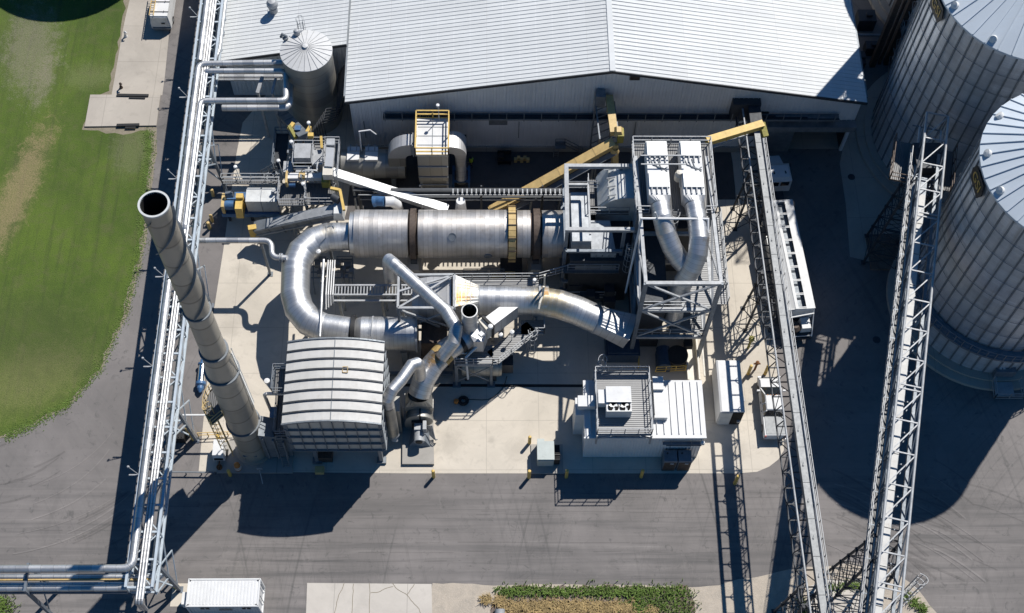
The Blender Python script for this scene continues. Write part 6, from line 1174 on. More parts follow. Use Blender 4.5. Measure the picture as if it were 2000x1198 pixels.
t = thing('screener', 'cluster of yellow and grey screening machines on the small platforms', 'machine', P(600, 320, 0)); m = MB(); q = P(594, 313, 6.0); m.box(q, (1.3, .5, .5)); m.box(P(595, 322, 5.6), (1.8, .5, .5)); m.build('guard', 'yellow', t); m = MB(); m.box(P(592, 300, 6.4), (1.5, 1.6, .9)); m.box(P(597, 335, 5.2), (1.6, 1.1, 1.3)); m.box(P(622, 312, 5.9), (.9, 1.6, .8)); m.box(P(565, 335, 4.6), (.9, 1.2, 1.6)); m.build('casing', 'galv', t)
m = MB()
for k in range(26):
    q = P(random.uniform(562, 634), random.uniform(288, 350), random.uniform(4.2, 6.3)); m.box(q, (random.uniform(.12, .4), random.uniform(.12, .4), random.uniform(.2, .6)))
for k in range(12):
    q = P(random.uniform(575, 634), random.uniform(288, 345), 5.8); m.beam(q, q + V((random.uniform(-.8, .8), random.uniform(-.8, .8), random.uniform(-.2, 1))), .06)
m.build('fittings', 'galv_dark', t); m = MB(); m.tube(fill([P(592, 336, 6.4), P(596, 333, 6.6), P(618, 333, 6.6), P(621, 337, 6.2)], .2, 3), .07, 8); m.tube([P(620, 316, 6.9), P(619, 332, 6.5)], .09, 8); m.build('white_pipe', 'lamp_white', t); m = MB(); q = P(627, 278, 6.8); m.beam(q + V((0, .5, .2)), q + V((.1, -.6, -.1)), .22, .3); m.box(P(607, 265, 7), (.5, .4, .4)); m.build('belt_guard', 'yellow', t)
for q, zb in (((603, 241), 5.8), ((569, 278), 5.8), ((544, 315), 3.2), ((460, 327), 3.4), ((592, 360), 4.6)):
    g = P(q[0], q[1], zb + 2.3); m = MB(); m.lathe(g, [(0, -.05), (.18, 0), (.16, .16), (0, .2)], 14); m.beam(g, g + V((.12, -.12, -2.3)), .06); tag(m.build('floodlight', 'lamp_white'), 'white floodlight on a thin pole at the conveyor platforms', 'light', 'white floodlights at the conveyor platforms')
# wide elbow seen behind the drum, and the tapered stub
t = thing('air_intake', 'short silver intake elbow with blue mouth behind the drum', 'duct', P(750, 398, 5)); a = P(737, 393, 6.2); b_ = P(752, 394, 6.4); m = MB(); m.tube([b_, P(765, 394, 6.3), P(775, 400, 5.6), P(778, 408, 4.4)], .46, 20); m.build('elbow', 'white_paint', t); m = MB(); m.tube([a + V((-.35, 0, -.1)), a, b_], [.52, .46, .46], 20); m.build('mouth', 'blue_paint', t)
q = P(900, 404, 4.8); m = MB(); m.lathe(q, [(.62, -1.4), (.42, .9), (.4, 1.0), (0, 1.0)], 20); tag(m.build('tapered_stub', 'white_paint'), 'pale tapered stub pipe rising just behind the drum near the white conveyor', 'duct')
# pipe rack strip behind the drum
t = thing('cable_gantry', 'dark horizontal cable gantry with light specks running behind the drum', 'cable tray', P(950, 378, 0)); m = MB()
for k, (py, z, w_) in enumerate(((371, 6.2, .3), (378, 5.8, .35), (385, 5.2, .2), (391, 4.6, .15))): a = P(690 + 90 * (k % 2), py, z); b_ = P(1103, py, z); m.beam(a, b_, w_, .12)
m.build('tray', 'steel_dark', t); m = MB(); a = P(885, 374, 6.4); b_ = P(1100, 374, 6.4); k = 0
while a.x + k < b_.x: m.box((a.x + k, a.y, 6.42), (.12, .5, .06)); k += .42
for py, z in ((381, 5.95), (390, 5.0)): m.beam(P(700, py, z), P(1100, py, z), .07)
m.build('tray_rung', 'galv', t); m = MB()
for p in (700, 820, 940, 1060): q = P(p, 380, 5.8); m.beam((q.x, q.y, 0), q, .18); m.beam((q.x, q.y + .8, 0), (q.x, q.y + .8, 6), .14)
m.build('post', 'steel_dark', t)
# steam pipe on a tall prop, west yard
z = 6.2; t = P(528, 536, 0)
m = MB(); m.tube(fill([P(360, 470, z), P(530, 470, z), P(531, 503, z), P(560, 504, z)], .75, 6), .26, 18); tag(m.build('steam_pipe', 'clad_pipe'), 'shiny pipe with a double bend crossing from the rack to the U bend duct', 'pipe'); m = MB(); m.lathe(P(547, 504, z), [(.26, -.05), (.4, -.05), (.4, .05), (.26, .05)], 18, axis=(1, 0, 0)); m.lathe(P(551, 504, z), [(.26, -.05), (.4, -.05), (.4, .05), (.26, .05)], 18, axis=(1, 0, 0)); tag(m.build('pipe_flange', 'galv'), 'pair of small flanges where the bent shiny pipe meets the U bend duct', 'flange')
m = MB(); m.beam((t.x, t.y, 0), (t.x, t.y, z - .3), .2); m.box((t.x, t.y, z - .3), (.5, .5, .1)); m.box((t.x, t.y, .03), (.5, .5, .06)); tag(m.build('pipe_prop', 'galv_dark'), 'single grey prop under the double bend of the shiny pipe', 'post')
# loose roller on the asphalt
a = P(397, 700, .45); b_ = P(391, 762, .45); d = (b_ - a).normalized(); t = thing('heat_exchanger', 'shiny cylinder with blue ends lying on the asphalt beside the stack', 'cylinder', (a + b_) / 2 - UP * .45); m = MB(); m.tube([a + d * .6, b_ - d * .7], .33, 24); m.build('shell', 'chrome', t); m = MB(); m.tube([a, a + d * .15, a + d * .16, a + d * .6], [.12, .12, .22, .22], 16); m.lathe(a + d * .62, [(.33, -.08), (.42, -.08), (.42, .06), (.33, .06)], 18, axis=d); m.lathe(b_ - d * .7, [(.33, -.05), (.45, -.05), (.45, .2), (.3, .35), (.3, .6), (.1, .95), (0, .95)], 18, axis=d); m.build('end_flange', 'blue_paint', t); m = MB(); m.box((a + b_) / 2 - UP * .35, (.5, 1.6, .1)); m.build('skid', 'blue_paint', t)
# rack corner : guards, gate, hydrants
def boll(px_, py_, label, z=1.15, mat='yellow', r=.13, grp=None):
    q = P(px_, py_, 0); m = MB(); m.lathe(q, [(r, 0), (r, z - .08), (r * .8, z - .02), (0, z)], 16); return tag(m.build('bollard', mat), label, 'bollard', grp)
t = thing('post_guard', 'thick yellow angled guard posts at the foot of the rack post by the stack', 'bollard', P(376, 858, 0)); m = MB(); 
for q in ((379, 858), (372, 848)): g = P(*q, 0); m.lathe(g, [(.22, 0), (.22, 1.3), (.15, 1.4), (0, 1.42)], 16)
m.build('guard_post', 'yellow', t)
t = thing('post_guard', 'thick yellow guard post and white pole at the rack foot by the container', 'bollard', P(345, 1148, 0)); m = MB(); g = P(343, 1146, 0); m.lathe(g, [(.22, 0), (.22, 1.2), (.15, 1.3), (0, 1.32)], 16); m.build('guard_post', 'yellow', t); m = MB(); g = P(336, 1135, 0); m.beam(g, g + UP * 1.6, .14); m.build('marker_pole', 'lamp_white', t)
q = P(352, 856, 0); m = MB(); m.box(q + UP * .5, (1.1, .9, 1.0))
for k in range(4): m.box(q + V((-.4 + .25 * k, 0, 1.04)), (.08, .7, .08))
tag(m.build('pump_cabinet', 'black'), 'black machine cabinet under the rack beside the yellow guard posts', 'cabinet')
m = MB(); a = P(385, 846, .9); b_ = P(462, 843, .9); m.beam(a, b_, .06); m.beam(a - UP * .5, b_ - UP * .5, .06)
for k in range(5): q = a.lerp(b_, k / 4); m.beam((q.x, q.y, 0), q, .07)
tag(m.build('low_rail', 'yellow_pale'), 'thin pale yellow hand rail between rack and stack', 'railing'); m = MB(); a = P(350, 811, 3.5); b_ = P(448, 811, 3.5); m.beam(a, b_, .13); tag(m.build('cable_pipe', 'white_paint'), 'straight thin white pipe between rack and the yellow stack ladder', 'pipe')
m = MB(); q = P(428, 857, 0); m.lathe(q, [(.12, 0), (.12, .5), (.18, .55), (.18, .7), (0, .8)], 12); tag(m.build('hydrant', 'yellow'), 'small yellow hydrant on the pad left of the stack', 'hydrant')
for q, k in (((417, 383), 0), ((415, 433), 1), ((410, 447), 2)): boll(q[0], q[1], ('yellow post guard by the rack beside the mill motors', 'yellow post guard by the rack just above the shiny bent pipe', 'lowest yellow post guard by the rack, partly shaded')[k], 1.15, 'yellow_pale', .16)
# =================================================================== CONVEYOR GALLERIES
def trestle(name, base, top, wb, wt, label, mat='steel_dark', n=5, d=(0, 1, 0)):
    """four legged lattice tower from ground to the gallery"""
    base = V(base); top = V(top); d = V(d).normalized(); s_ = V((d.y, -d.x, 0)); t = thing(name, label, 'support tower', base); cs = ((-1, -1), (1, -1), (1, 1), (-1, 1))
    at = lambda k, u: base.lerp(top, u) + (s_ * cs[k][0] + d * cs[k][1]) * (wb + (wt - wb) * u) / 2
    for k in range(4): m = MB(); m.beam(at(k, 0), at(k, 1), .16); m.box(at(k, 0) + UP * .05, (.4, .4, .1)); m.build('leg', mat, t)
    m = MB()
    for i in range(n):
        u0, u1 = i / n, (i + 1) / n
        for k in range(4):
            j = (k + 1) % 4; m.beam(at(k, u1), at(j, u1), .08); m.beam(at(k, u0), at(j, u1), .05); m.beam(at(j, u0), at(k, u1), .05); m.box(at(k, u1), (.26, .26, .26))
    m.build('lattice', mat, t); return t
# --- low gallery
GZ = 9.15; gx0 = 24.02; gx1 = 25.52; gy1 = BY - .4; gy0 = 12.0
t = thing('conveyor_gallery', 'long narrow dark conveyor gallery with a pale grey lid running south from the big door', 'conveyor gallery', ((gx0 + gx1) / 2, 45, 0)); t.rotation_euler.x = -0.0417; t.rotation_euler.z = 0.009
m = MB()
for x in (gx0, gx1): m.tube([(x, gy0, GZ), (x, gy1, GZ)], .085, 8); 
m.build('top_chord', 'galv', t); m = MB()
for x in (gx0 - .42, gx1 + .35): m.beam((x, gy0, GZ - 1.25), (x, gy1, GZ - 1.25), .12)
m.build('bottom_chord', 'steel_dark', t); m = MB(); y = gy0; k = 0
while y < gy1 - .5:
    for x, xo in ((gx0, gx0 - .42), (gx1, gx1 + .35)): m.beam((xo, y, GZ - 1.2), (x, y, GZ - .05), .07); m.beam((xo if k % 2 else x, y, GZ - 1.2 if k % 2 else GZ), (x if k % 2 else xo, y + 1.35, GZ if k % 2 else GZ - 1.2), .06)
    m.beam((gx0 - .42, y, GZ - 1.25), (gx1 + .35, y, GZ - 1.25), .09)
    a, c = (gx0, gx1) if k % 2 else (gx1, gx0); m.beam((a, y, GZ - 1.25), (c, y + 1.35, GZ - 1.25), .06); y += 1.35; k += 1
m.build('lattice', 'steel_dark', t)
lx0, lx1 = P(1574, 1000, GZ + .2).x, P(1587, 1000, GZ + .2).x; m = MB(); m.box(((lx0 + lx1) / 2, (gy0 + gy1 - 3.5) / 2, GZ - .55), (lx1 - lx0, gy1 - 3.5 - gy0, .7)); m.build('casing', 'galv_dark', t)
y = gy0
while y < gy1 - 4.5: m = MB(); m.box(((lx0 + lx1) / 2, y + 1.52, GZ - .17), (lx1 - lx0 + .08, 3.0, .05)); m.beam(((lx0 + lx1) / 2 - .1, y + 1.4, GZ - .1), ((lx0 + lx1) / 2 + .02, y + 1.7, GZ - .1), .1, .1); m.build('lid_panel', 'lid_grey', t); y += 3.04
m = MB(); m.rail([(gx1 + .3, gy0, GZ - 1.1), (gx1 + .3, gy1 - 3, GZ - 1.1)], 1.05, 1.4, .05, False); m.build('guard_rail', 'galv', t)
m = MB(); m.box(((lx0 + lx1) / 2 - .1, gy1 - 1.6, GZ - .2), (1.1, 3.2, 1.2)); m.box(((gx0 + gx1) / 2 - .4, gy1 - .3, GZ - .5), (2.6, .9, 2.2)); m.build('transfer_hood', 'steel_dark', t)
gm = (gx0 + gx1) / 2
for y, lab in ((56.0, 'dark lattice trestle under the low gallery north of the white pickup'), (66.8, 'dark lattice trestle under the low gallery near the white building'), (27.8, 'dark lattice trestle under the low gallery at the bottom edge')): trestle('gallery_trestle', (gm, y, 0), (gm, y, GZ - 1.35 - .0417 * (y - 45)), 2.3, 1.5, lab, 'steel_dark', 3)
# --- high truss gallery
HZ = 15.5
A0 = P(1712, 1150, HZ); A1 = P(1802, 290, HZ); B0 = P(1762, 1150, HZ); B1 = P(1848, 290, HZ); d = ((A1 + B1) / 2 - (A0 + B0) / 2).normalized(); s_ = V((d.y, -d.x, 0)); c0 = (A0 + B0) / 2 - d * 16; c1 = (A1 + B1) / 2 + d * 3.6; hw = ((B0 - A0).dot(s_) + (B1 - A1).dot(s_)) / 4; L = (c1 - c0).length
t = thing('truss_gallery', 'high open steel truss gallery with a bright conveyor belt cover leading to the silos', 'conveyor gallery', c0.lerp(c1, .5) - UP * HZ); hh = 2.1
m = MB()
for k in (-1, 1): m.tube([c0 + s_ * hw * k, c1 + s_ * hw * k], .11, 10); m.tube([c0 + s_ * hw * k - UP * hh, c1 + s_ * hw * k - UP * hh], .11, 10)
m.build('chord', 'galv', t); m = MB(); n = int(L / 2.6)
for i in range(n + 1):
    q = c0 + d * (L * i / n); m.beam(q - s_ * hw, q + s_ * hw, .1)
    if i % 6 == 0: m.beam(q - s_ * hw + d * .35, q + s_ * hw + d * .35, .1)
    if i < n: r = c0 + d * (L * (i + 1) / n); m.beam(q - s_ * hw, r + s_ * hw, .09)
m.build('top_bracing', 'galv', t); m = MB()
for i in range(n + 1):
    q = c0 + d * (L * i / n); r = c0 + d * (L * min(n, i + 1) / n)
    for k in (-1, 1): m.beam(q + s_ * hw * k, q + s_ * hw * k - UP * hh, .09); m.beam(q + s_ * hw * k - UP * hh, r + s_ * hw * k, .08)
    m.beam(q - s_ * hw - UP * hh, q + s_ * hw - UP * hh, .1); m.beam(q - s_ * hw - UP * hh, r + s_ * hw - UP * hh, .07); m.beam(q + s_ * hw - UP * hh, q + s_ * (hw - 2 * hw - .65) - UP * hh, .09)
m.build('side_bracing', 'steel_blue', t); m = MB(); q = -s_ * hw * .45 - UP * (hh - .55); m.beam(c0 + q, c1 - d * 6 + q, .8, .55); m.build('conveyor_casing', 'galv_dark', t)
i = 0
while i * 3.0 < L - 9: m = MB(); a = c0 + d * (i * 3.0) + q + UP * .3; m.beam(a, a + d * 2.95, .70, .05); m.beam(a, a + d * .1, .76, .12); m.build('cover_panel', 'box_roof', t); i += 1
m = MB(); w0_ = -s_ * (hw + .32) - UP * hh; m.beam(c0 + w0_, c1 - d * 3 + w0_, .6, .06); m.build('walkway', 'grating', t)
m = MB(); m.rail([c0 - s_ * (hw + .62) - UP * hh, c1 - d * 3 - s_ * (hw + .62) - UP * hh], 1.1, 1.6, .055); m.build('guard_rail', 'galv', t)
m = MB(); w1_ = s_ * hw * .5 - UP * (hh - .3); m.beam(c0 + s_ * (hw - .15) - UP * (hh - .5), c1 - d * 3 + s_ * (hw - .15) - UP * (hh - .5), .25, .35); m.build('cable_duct', 'galv_dark', t)
m = MB(); hc = c1 - d * 3.2 - UP * (hh + .6); m.box(hc, (2.4, 2.6, 2.2)); m.box(hc + V((.4, 1.4, -.8)), (1.2, 1.2, 1.5)); m.build('head_drive', 'steel_dark', t)
m = MB(); pz_ = HZ - hh - .6
o = c1 - d * 3.5; C_ = [V((o.x, o.y, pz_)) + s_ * x + d * y for x, y in ((-2.9, -2.2), (-2.9, 2.0), (2.3, 2.0), (2.3, -2.2))]; m.hexa([p - UP * .1 for p in C_][::-1] + C_[::-1]); m.build('head_platform', 'grating', t)
m = MB(); m.rail([C_[3] , C_[2]], 1.1, 1.4, .06); m.rail([C_[1], C_[0], C_[0] + d * .1], 1.1, 1.4, .06); m.rail([C_[0], C_[0] + s_ * 1.6], 1.1, 1.4, .06); m.build('platform_rail', 'brown_steel', t)
m = MB(); lq = c0 + d * 17.5 + s_ * (hw + 1.2); lq.z = 0; m.ladder(lq + UP * .2, lq + UP * (HZ - .8), d, .5); m.cage(lq + UP * 2.5, lq + UP * (HZ - .8), s_, .42, .9, .045); m.build('caged_ladder', 'galv', t)
cm = lambda u: c0 + d * ((u - c0.y) / d.y)
q = cm(63.0); trestle('truss_tower', (q.x - .4, q.y, 0.2), (q.x, q.y, HZ - hh), 3.0, 2.0, 'dark lattice tower on a stained concrete base holding the truss gallery by the silos', 'steel_dark', 7, d)
q = cm(29.8); trestle('truss_tower', (q.x - .6, q.y - .2, 0.2), (q.x, q.y, HZ - hh), 3.4, 2.0, 'dark lattice tower holding the truss gallery at the bottom edge', 'steel_dark', 7, d)
m = MB(); m.prism([(36, 61.2), (39.2, 61.2), (39.2, 65), (36, 65)], 0, .25); tag(m.build('tower_footing', 'rustground'), 'rust stained concrete footing under the northern lattice tower', 'footing')
m = MB(); q = cm(29.8); m.prism([(q.x - 3.0, 27), (q.x + 2.0, 27), (q.x + 1.8, 31.3), (q.x - 1.0, 31.6), (q.x - 2.8, 31.0)], 0, .22); tag(m.build('tower_footing', 'concrete_slab'), 'pale concrete footing under the lattice tower at the bottom edge', 'footing')
# =================================================================== GRAIN SILOS
def text_mesh(body, size, depth=.03):
    cu = bpy.data.curves.new('lettering', 'FONT'); cu.body = body; cu.size = size; cu.extrude = depth; cu.align_x = 'CENTER'; cu.align_y = 'CENTER'
    o = bpy.data.objects.new('lettering', cu); COL.objects.link(o); bpy.context.view_layer.update()
    me = bpy.data.meshes.new_from_object(o.evaluated_get(bpy.context.evaluated_depsgraph_get())); bpy.data.objects.remove(o); me.name = 'lettering'; return me
def silo(c, Rr, Hh, label, sign_px, catwalk=None):
    c = V(c); t = thing('grain_silo', label, 'silo', c); b0 = .55
    m = MB(); m.lathe(c, [(Rr + 1.55, 0), (Rr + 1.5, .3), (Rr + .75, .32), (Rr + .75, b0), (Rr - .2, b0)], 72); m.build('foundation', 'concrete_old', t)
    m = MB(); m.lathe(c, [(Rr, b0), (Rr, Hh)], 96); m.build('wall', 'bin_steel', t)
    ns = 52 if Rr > 8 else 46; m = MB()
    for k in range(ns):
        a = 2 * math.pi * k / ns; u = V((math.cos(a), math.sin(a), 0)); v = V((-u.y, u.x, 0)); p = c + u * (Rr + .04)
        m.beam(p + UP * b0, p + UP * (Hh - .1), .14, .12, up=u)
    m.build('stiffener', 'galv_dark', t); m = MB()
    for k in range(2, 9):
        z = b0 + (Hh - b0) * k / 9 - .3; m.lathe(c, [(Rr + .1, z - .025), (Rr + .13, z), (Rr + .1, z + .025)], 72)
    m.build('wind_ring', 'steel_blue', t)
    pk = Hh + (Rr) * .50; m = MB(); nr = 44
    for k in range(nr):
        a0, a1 = 2 * math.pi * k / nr, 2 * math.pi * (k + 1) / nr; e0, e1 = [c + V((math.cos(a) * (Rr + .22), math.sin(a) * (Rr + .22), Hh)) for a in (a0, a1)]; t0, t1 = [c + V((math.cos(a) * .7, math.sin(a) * .7, pk)) for a in (a0, a1)]; m.face([e0, e1, t1, t0])
    m.lathe(c, [(Rr + .22, Hh - .18), (Rr + .22, Hh)], 72); m.lathe(c, [(.75, pk - .1), (.75, pk + .4), (0, pk + .6)], 24); rf = m.build('roof', 'bin_roof', t); m = MB()
    for k in range(nr): a = 2 * math.pi * k / nr; u = V((math.cos(a), math.sin(a), 0)); m.beam(c + u * (Rr + .2) + UP * (Hh + .05), c + u * .7 + UP * (pk + .06), .09, .13)
    m.build('roof_rib', 'bin_roof', rf)
    for deg in (172, 200, 232, 268, 305, 140):
        a = R(deg); u = V((math.cos(a), math.sin(a), 0)); q = c + u * (Rr - .75) + UP * (Hh + .34); m = MB(); ax = (u * .8 + UP * .5).normalized(); m.lathe(q - UP * .25, [(.2, 0), (.2, .4), (.3, .42), (.3, .72), (0, .76)], 18, axis=ax); m.build('roof_vent', 'lamp_white', t)
    zs_ = Hh - 1.35; best = None
    for k in range(360):
        a = R(k); p = c + V((math.cos(a) * Rr, math.sin(a) * Rr, zs_)); dv = (P(*sign_px, zs_) - p).length
        if best is None or dv < best[0]: best = (dv, a)
    a = best[1]; u = V((math.cos(a), math.sin(a), 0)); v = V((-u.y, u.x, 0)); p = c + u * (Rr + .22) + UP * zs_
    pts = [p + v * x + UP * z for x, z in ((-1.35, 0), (-.95, .85), (.95, .85), (1.35, 0), (.95, -.85), (-.95, -.85))]; m = MB(); m.extrude(pts, u * -.08); sg = m.build('sign_board', 'black', t)
    m = MB()
    me = text_mesh('GSI', 1.25); o = bpy.data.objects.new('lettering', me); me.materials.append(MATS['gold']); COL.objects.link(o); o.parent = sg
    M_ = Matrix((v, UP, u)).transposed().to_4x4(); M_.translation = p - c + u * .02; o.matrix_local = M_
    if catwalk:
        m = MB(); z = catwalk; m.lathe(c, [(Rr + .1, z), (Rr + 1.15, z), (Rr + 1.15, z + .22), (Rr + .1, z + .22)], 72); m.build('catwalk', 'steel_blue', t); m = MB()
        prev = None
        for k in range(73):
            a = R(180 + k * 2.5); q = c + V((math.cos(a) * (Rr + 1.12), math.sin(a) * (Rr + 1.12), z + .2))
            if k % 2 == 0: m.beam(q, q + UP, .06)
            if prev: m.beam(prev + UP, q + UP, .06); m.beam(prev + UP * .5, q + UP * .5, .05)
            prev = q
        m.build('guard_rail', 'steel_blue', t)
    return t
SA = silo((46.3, 76.2, 0), 8.2, 22.5, 'northern corrugated steel grain silo with conical roof behind the truss gallery', (1839, 14))
zc = 5.0
for k in range(60):
    z = 2 + k * .1
    if abs(P(2000, 603, z).y - (57.7 - 7.4 - 1.1)) < .08: zc = z
SC = silo((49.8, 95.6, 0), 8.2, 22.5, 'added unseen steel grain silo beyond the top edge, put there to shade the gap', (1845, -300))  # unseen silo, added so that its shade fills the gap
SB = silo((46.0, 57.7, 0), 7.4, 22.5, 'southern corrugated steel grain silo with a ring catwalk low on its wall', (1917, 355), zc)
q = P(1958, 738, .5); t = thing('aeration_fan', 'blue grey aeration fan unit with steps at the foot of the southern silo', 'fan', (q.x, q.y, 0)); m = MB(); m.box(q + V((0, .6, .6)), (1.8, 1.2, 1.1)); m.build('housing', 'steel_blue', t); m = MB()
for k in range(4): m.box(q + V((-.5 + .32 * (k % 2), .4 + .35 * (k // 2), 1.18)), (.2, .25, .04))
m.build('vent', 'lamp_white', t); m = MB(); m.rail([q + V((-1.0, -.3, 0)), q + V((-1.0, -1.9, -.3)), q + V((1.6, -1.9, -.3)), q + V((1.4, -.3, 0))], 1, 1.3, .06); m.box(q + V((0, -1.1, -.1)), (1.6, 1.4, .08)); m.build('steps', 'galv', t)
# elevator legs and ladder tower in the shade between building and silo
for k, (x_, y_) in enumerate(((1703, 128), (1717, 124), (1730, 124))):
    g = P(x_, y_, 0); m = MB(); m.beam((g.x, g.y, 0), (g.x, g.y, 34), .55 if k != 1 else .3, .55 if k != 1 else .3, up=(0, 1, 0)); tag(m.build('bucket_elevator', 'brown_steel'), ('western thick brown upright elevator leg in the gap by the silo', 'slim middle upright elevator leg in the gap by the silo', 'eastern thick brown upright elevator leg nearest the silo')[k], 'elevator')
g = P(1748, 128, 0); t = trestle('elevator_tower', (g.x + .3, g.y, 0), (g.x + .3, g.y, 36), 2.4, 2.4, 'tall galvanised lattice tower with landings between white building and northern silo', 'galv', 13)
m = MB()
for z in (6, 12, 18, 24, 30): m.box((g.x + .3, g.y, z), (2.6, 2.6, .08)); m.rail([(g.x - 1.1, g.y - 1.3, z), (g.x + 1.7, g.y - 1.3, z), (g.x + 1.7, g.y + 1.3, z), (g.x - 1.1, g.y + 1.3, z), (g.x - 1.1, g.y - 1.3, z)], 1.1, .7, .06)
m.build('landing', 'galv', t); m = MB()
for z in range(0, 34, 3): m.beam((g.x - .7, g.y - .8 if (z // 3) % 2 else g.y + .8, z), (g.x + 1.2, g.y + .8 if (z // 3) % 2 else g.y - .8, z + 3), .6, .1)
m.build('stair_flight', 'galv', t)
for k, (q, dm) in enumerate((((1690, 40), (1.8, 1.5, 1.6)), ((1700, 95), (1.2, 1.0, 1.2)), ((1678, 118), (1.0, 1.6, 1.0)))):
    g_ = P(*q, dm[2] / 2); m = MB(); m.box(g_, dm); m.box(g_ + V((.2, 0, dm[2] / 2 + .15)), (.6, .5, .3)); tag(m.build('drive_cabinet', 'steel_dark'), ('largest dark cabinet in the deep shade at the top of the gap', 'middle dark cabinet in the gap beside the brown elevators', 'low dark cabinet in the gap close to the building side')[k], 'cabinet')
q = P(1680, 82, 1.5); m = MB(); m.tube([P(1650, 68, 3), P(1750, 70, 3)], .14, 10); tag(m.build('bridge_pipe', 'galv_dark'), 'dark pipe bridging the gap between building and northern silo', 'pipe'); m = MB(); m.tube([P(1760, 48, 4), P(1800, 46, 4)], .3, 12); tag(m.build('spout_pipe', 'galv'), 'short bright pipe beside the elevator tower', 'pipe')
m = MB(); m.lathe(P(1745, 50, .0), [(0, 0), (.7, 0), (.7, .9), (0, .9)], 20); tag(m.build('boot_drum', 'steel_blue'), 'round grey drum at the foot of the elevator legs', 'drum')
# =================================================================== VEHICLES
def wheel(t, p, r=.38, w_=.26, rim=True):
    m = MB(); p = V(p); m.lathe(p - V((w_ / 2, 0, 0)), [(r * .55, 0), (r, .03), (r, w_ - .03), (r * .55, w_)], 22, axis=(1, 0, 0)); o = m.build('tyre', 'rubber', t)
    m = MB(); m.lathe(p - V((w_ / 2, 0, 0)), [(0, .02), (r * .56, .02), (r * .56, w_ - .02), (0, w_ - .02)], 18, axis=(1, 0, 0)); m.build('rim', 'galv', o); return o
# pickup (built along +Y at its own place)
pk = V((25.12, 46.9, 0)); t = thing('pickup_truck', 'white crew cab pickup truck with a grey bed cover parked under the low gallery', 'pickup truck', pk); W = .98; L2 = 2.95
def hx(m, x, y0, y1, z0, z1, ins=0.0, iy0=0.0, iy1=0.0): m.hexa([pk + V(v) for v in ((-x, y0, z0), (x, y0, z0), (x, y1, z0), (-x, y1, z0), (-x + ins, y0 + iy0, z1), (x - ins, y0 + iy0, z1), (x - ins, y1 - iy1, z1), (-x + ins, y1 - iy1, z1))])
m = MB(); hx(m, W, -L2 + .12, L2 - .15, .45, .98, .03, .0, .1); hx(m, W - .03, 1.55, L2 - .25, .98, 1.16, .1, .0, .25); hx(m, W - .03, -.95, 1.55, .98, 1.18, .05); m.build('body', 'white_paint', t)
m = MB(); hx(m, W - .08, -1.05, 1.78, 1.18, 1.74, .2, .34, 1.02); m.build('window_glass', 'glass', t); m = MB(); hx(m, W - .24, -.70, .76, 1.74, 1.83, .08, .08, .08)
for y in (-.68, .1, .86):
    for s_ in (-1, 1): m.beam(pk + V((s_ * (W - .07), y + (.8 if y > .3 else 0), 1.18)), pk + V((s_ * (W - .27), y - .05, 1.75)), .09, .09)
m.build('cab_roof', 'white_paint', t)
m = MB(); hx(m, W - .02, -L2 + .15, -.98, .98, 1.14, .02); m.build('bed_side', 'white_paint', t); m = MB(); hx(m, W - .14, -L2 + .25, -1.06, 1.14, 1.19, .02); m.build('bed_cover', 'lid_grey', t)
m = MB(); hx(m, W - .02, -L2, -L2 + .16, .42, .62); m.build('bumper', 'chrome', t); m = MB(); hx(m, W - .03, L2 - .15, L2, .42, .75); m.build('grille', 'steel_dark', t)
for s_ in (-1, 1):
    for y in (-1.85, 1.85): wheel(t, pk + V((s_ * (W - .1), y, .40)), .40)
    m = MB(); m.box(pk + V((s_ * (W - .12), L2 - .1, .9)), (.3, .14, .2)); m.build('headlight', 'lamp_white', t); m = MB(); m.box(pk + V((s_ * (W - .1), -L2 + .1, .98)), (.14, .08, .3)); m.build('tail_light', 'red_lens', t); m = MB(); m.box(pk + V((s_ * (W + .16), 1.4, 1.22)), (.26, .14, .2)); m.build('mirror', 'white_paint', t)
    for y in (-.45, .35): m = MB(); m.box(pk + V((s_ * (W + .0), y, .95)), (.05, .16, .05)); m.build('door_handle', 'black', t)
m = MB()
for k in range(5): m.box(pk + V((-.5 + .25 * k, .72, 1.84)), (.08, .06, .03))
m.build('roof_marker', 'orange', t)
# van
vn = P(316, 62, 0) + V((.1, 2.95, 0)); vn.z = 0; t = thing('white_van', 'white work van with a ladder on its roof parked at the top left', 'van', vn); pk0 = pk; pk = vn
m = MB(); hx(m, 1.0, -2.9, 2.9, .4, 1.15, .02); hx(m, 1.0, -2.9, 1.5, 1.15, 2.15, .12, .18, .3); hx(m, .98, 1.5, 2.85, 1.15, 1.3, .1, 0, .3); m.build('body', 'white_paint', t); m = MB(); hx(m, .88, -2.96, -2.70, .75, 2.0, .08, .12, 0); m.build('rear_door', 'grey_light', t); m = MB(); hx(m, .86, 1.45, 2.0, 1.3, 2.05, .1, .0, .45); m.build('windscreen', 'glass', t); m = MB(); m.box(pk + V((.3, -2.95, 1.25)), (.35, .05, .14)); m.build('number_plate_recess', 'black', t)
m = MB(); m.box(pk + V((0, -2.98, .55)), (1.8, .15, .2)); m.build('bumper', 'galv_dark', t)
for s_ in (-1, 1):
    for y in (-1.7, 1.75): wheel(t, pk + V((s_ * .92, y, .36)), .36)
m = MB()
for y in (-2.2, -.9, .4): m.beam(pk + V((-.95, y, 2.2)), pk + V((.95, y, 2.2)), .05); m.beam(pk + V((.5, y, 2.15)), pk + V((.5, y, 2.35)), .05)
m.build('roof_rack', 'steel_dark', t); m = MB(); a, b_ = pk + V((-.7, -2.75, 2.28)), pk + V((-.7, 2.4, 2.28)); m.ladder(a, b_, (1, 0, 0), .42, .3, .07); m.build('ladder', 'yellow_pale', t); pk = pk0
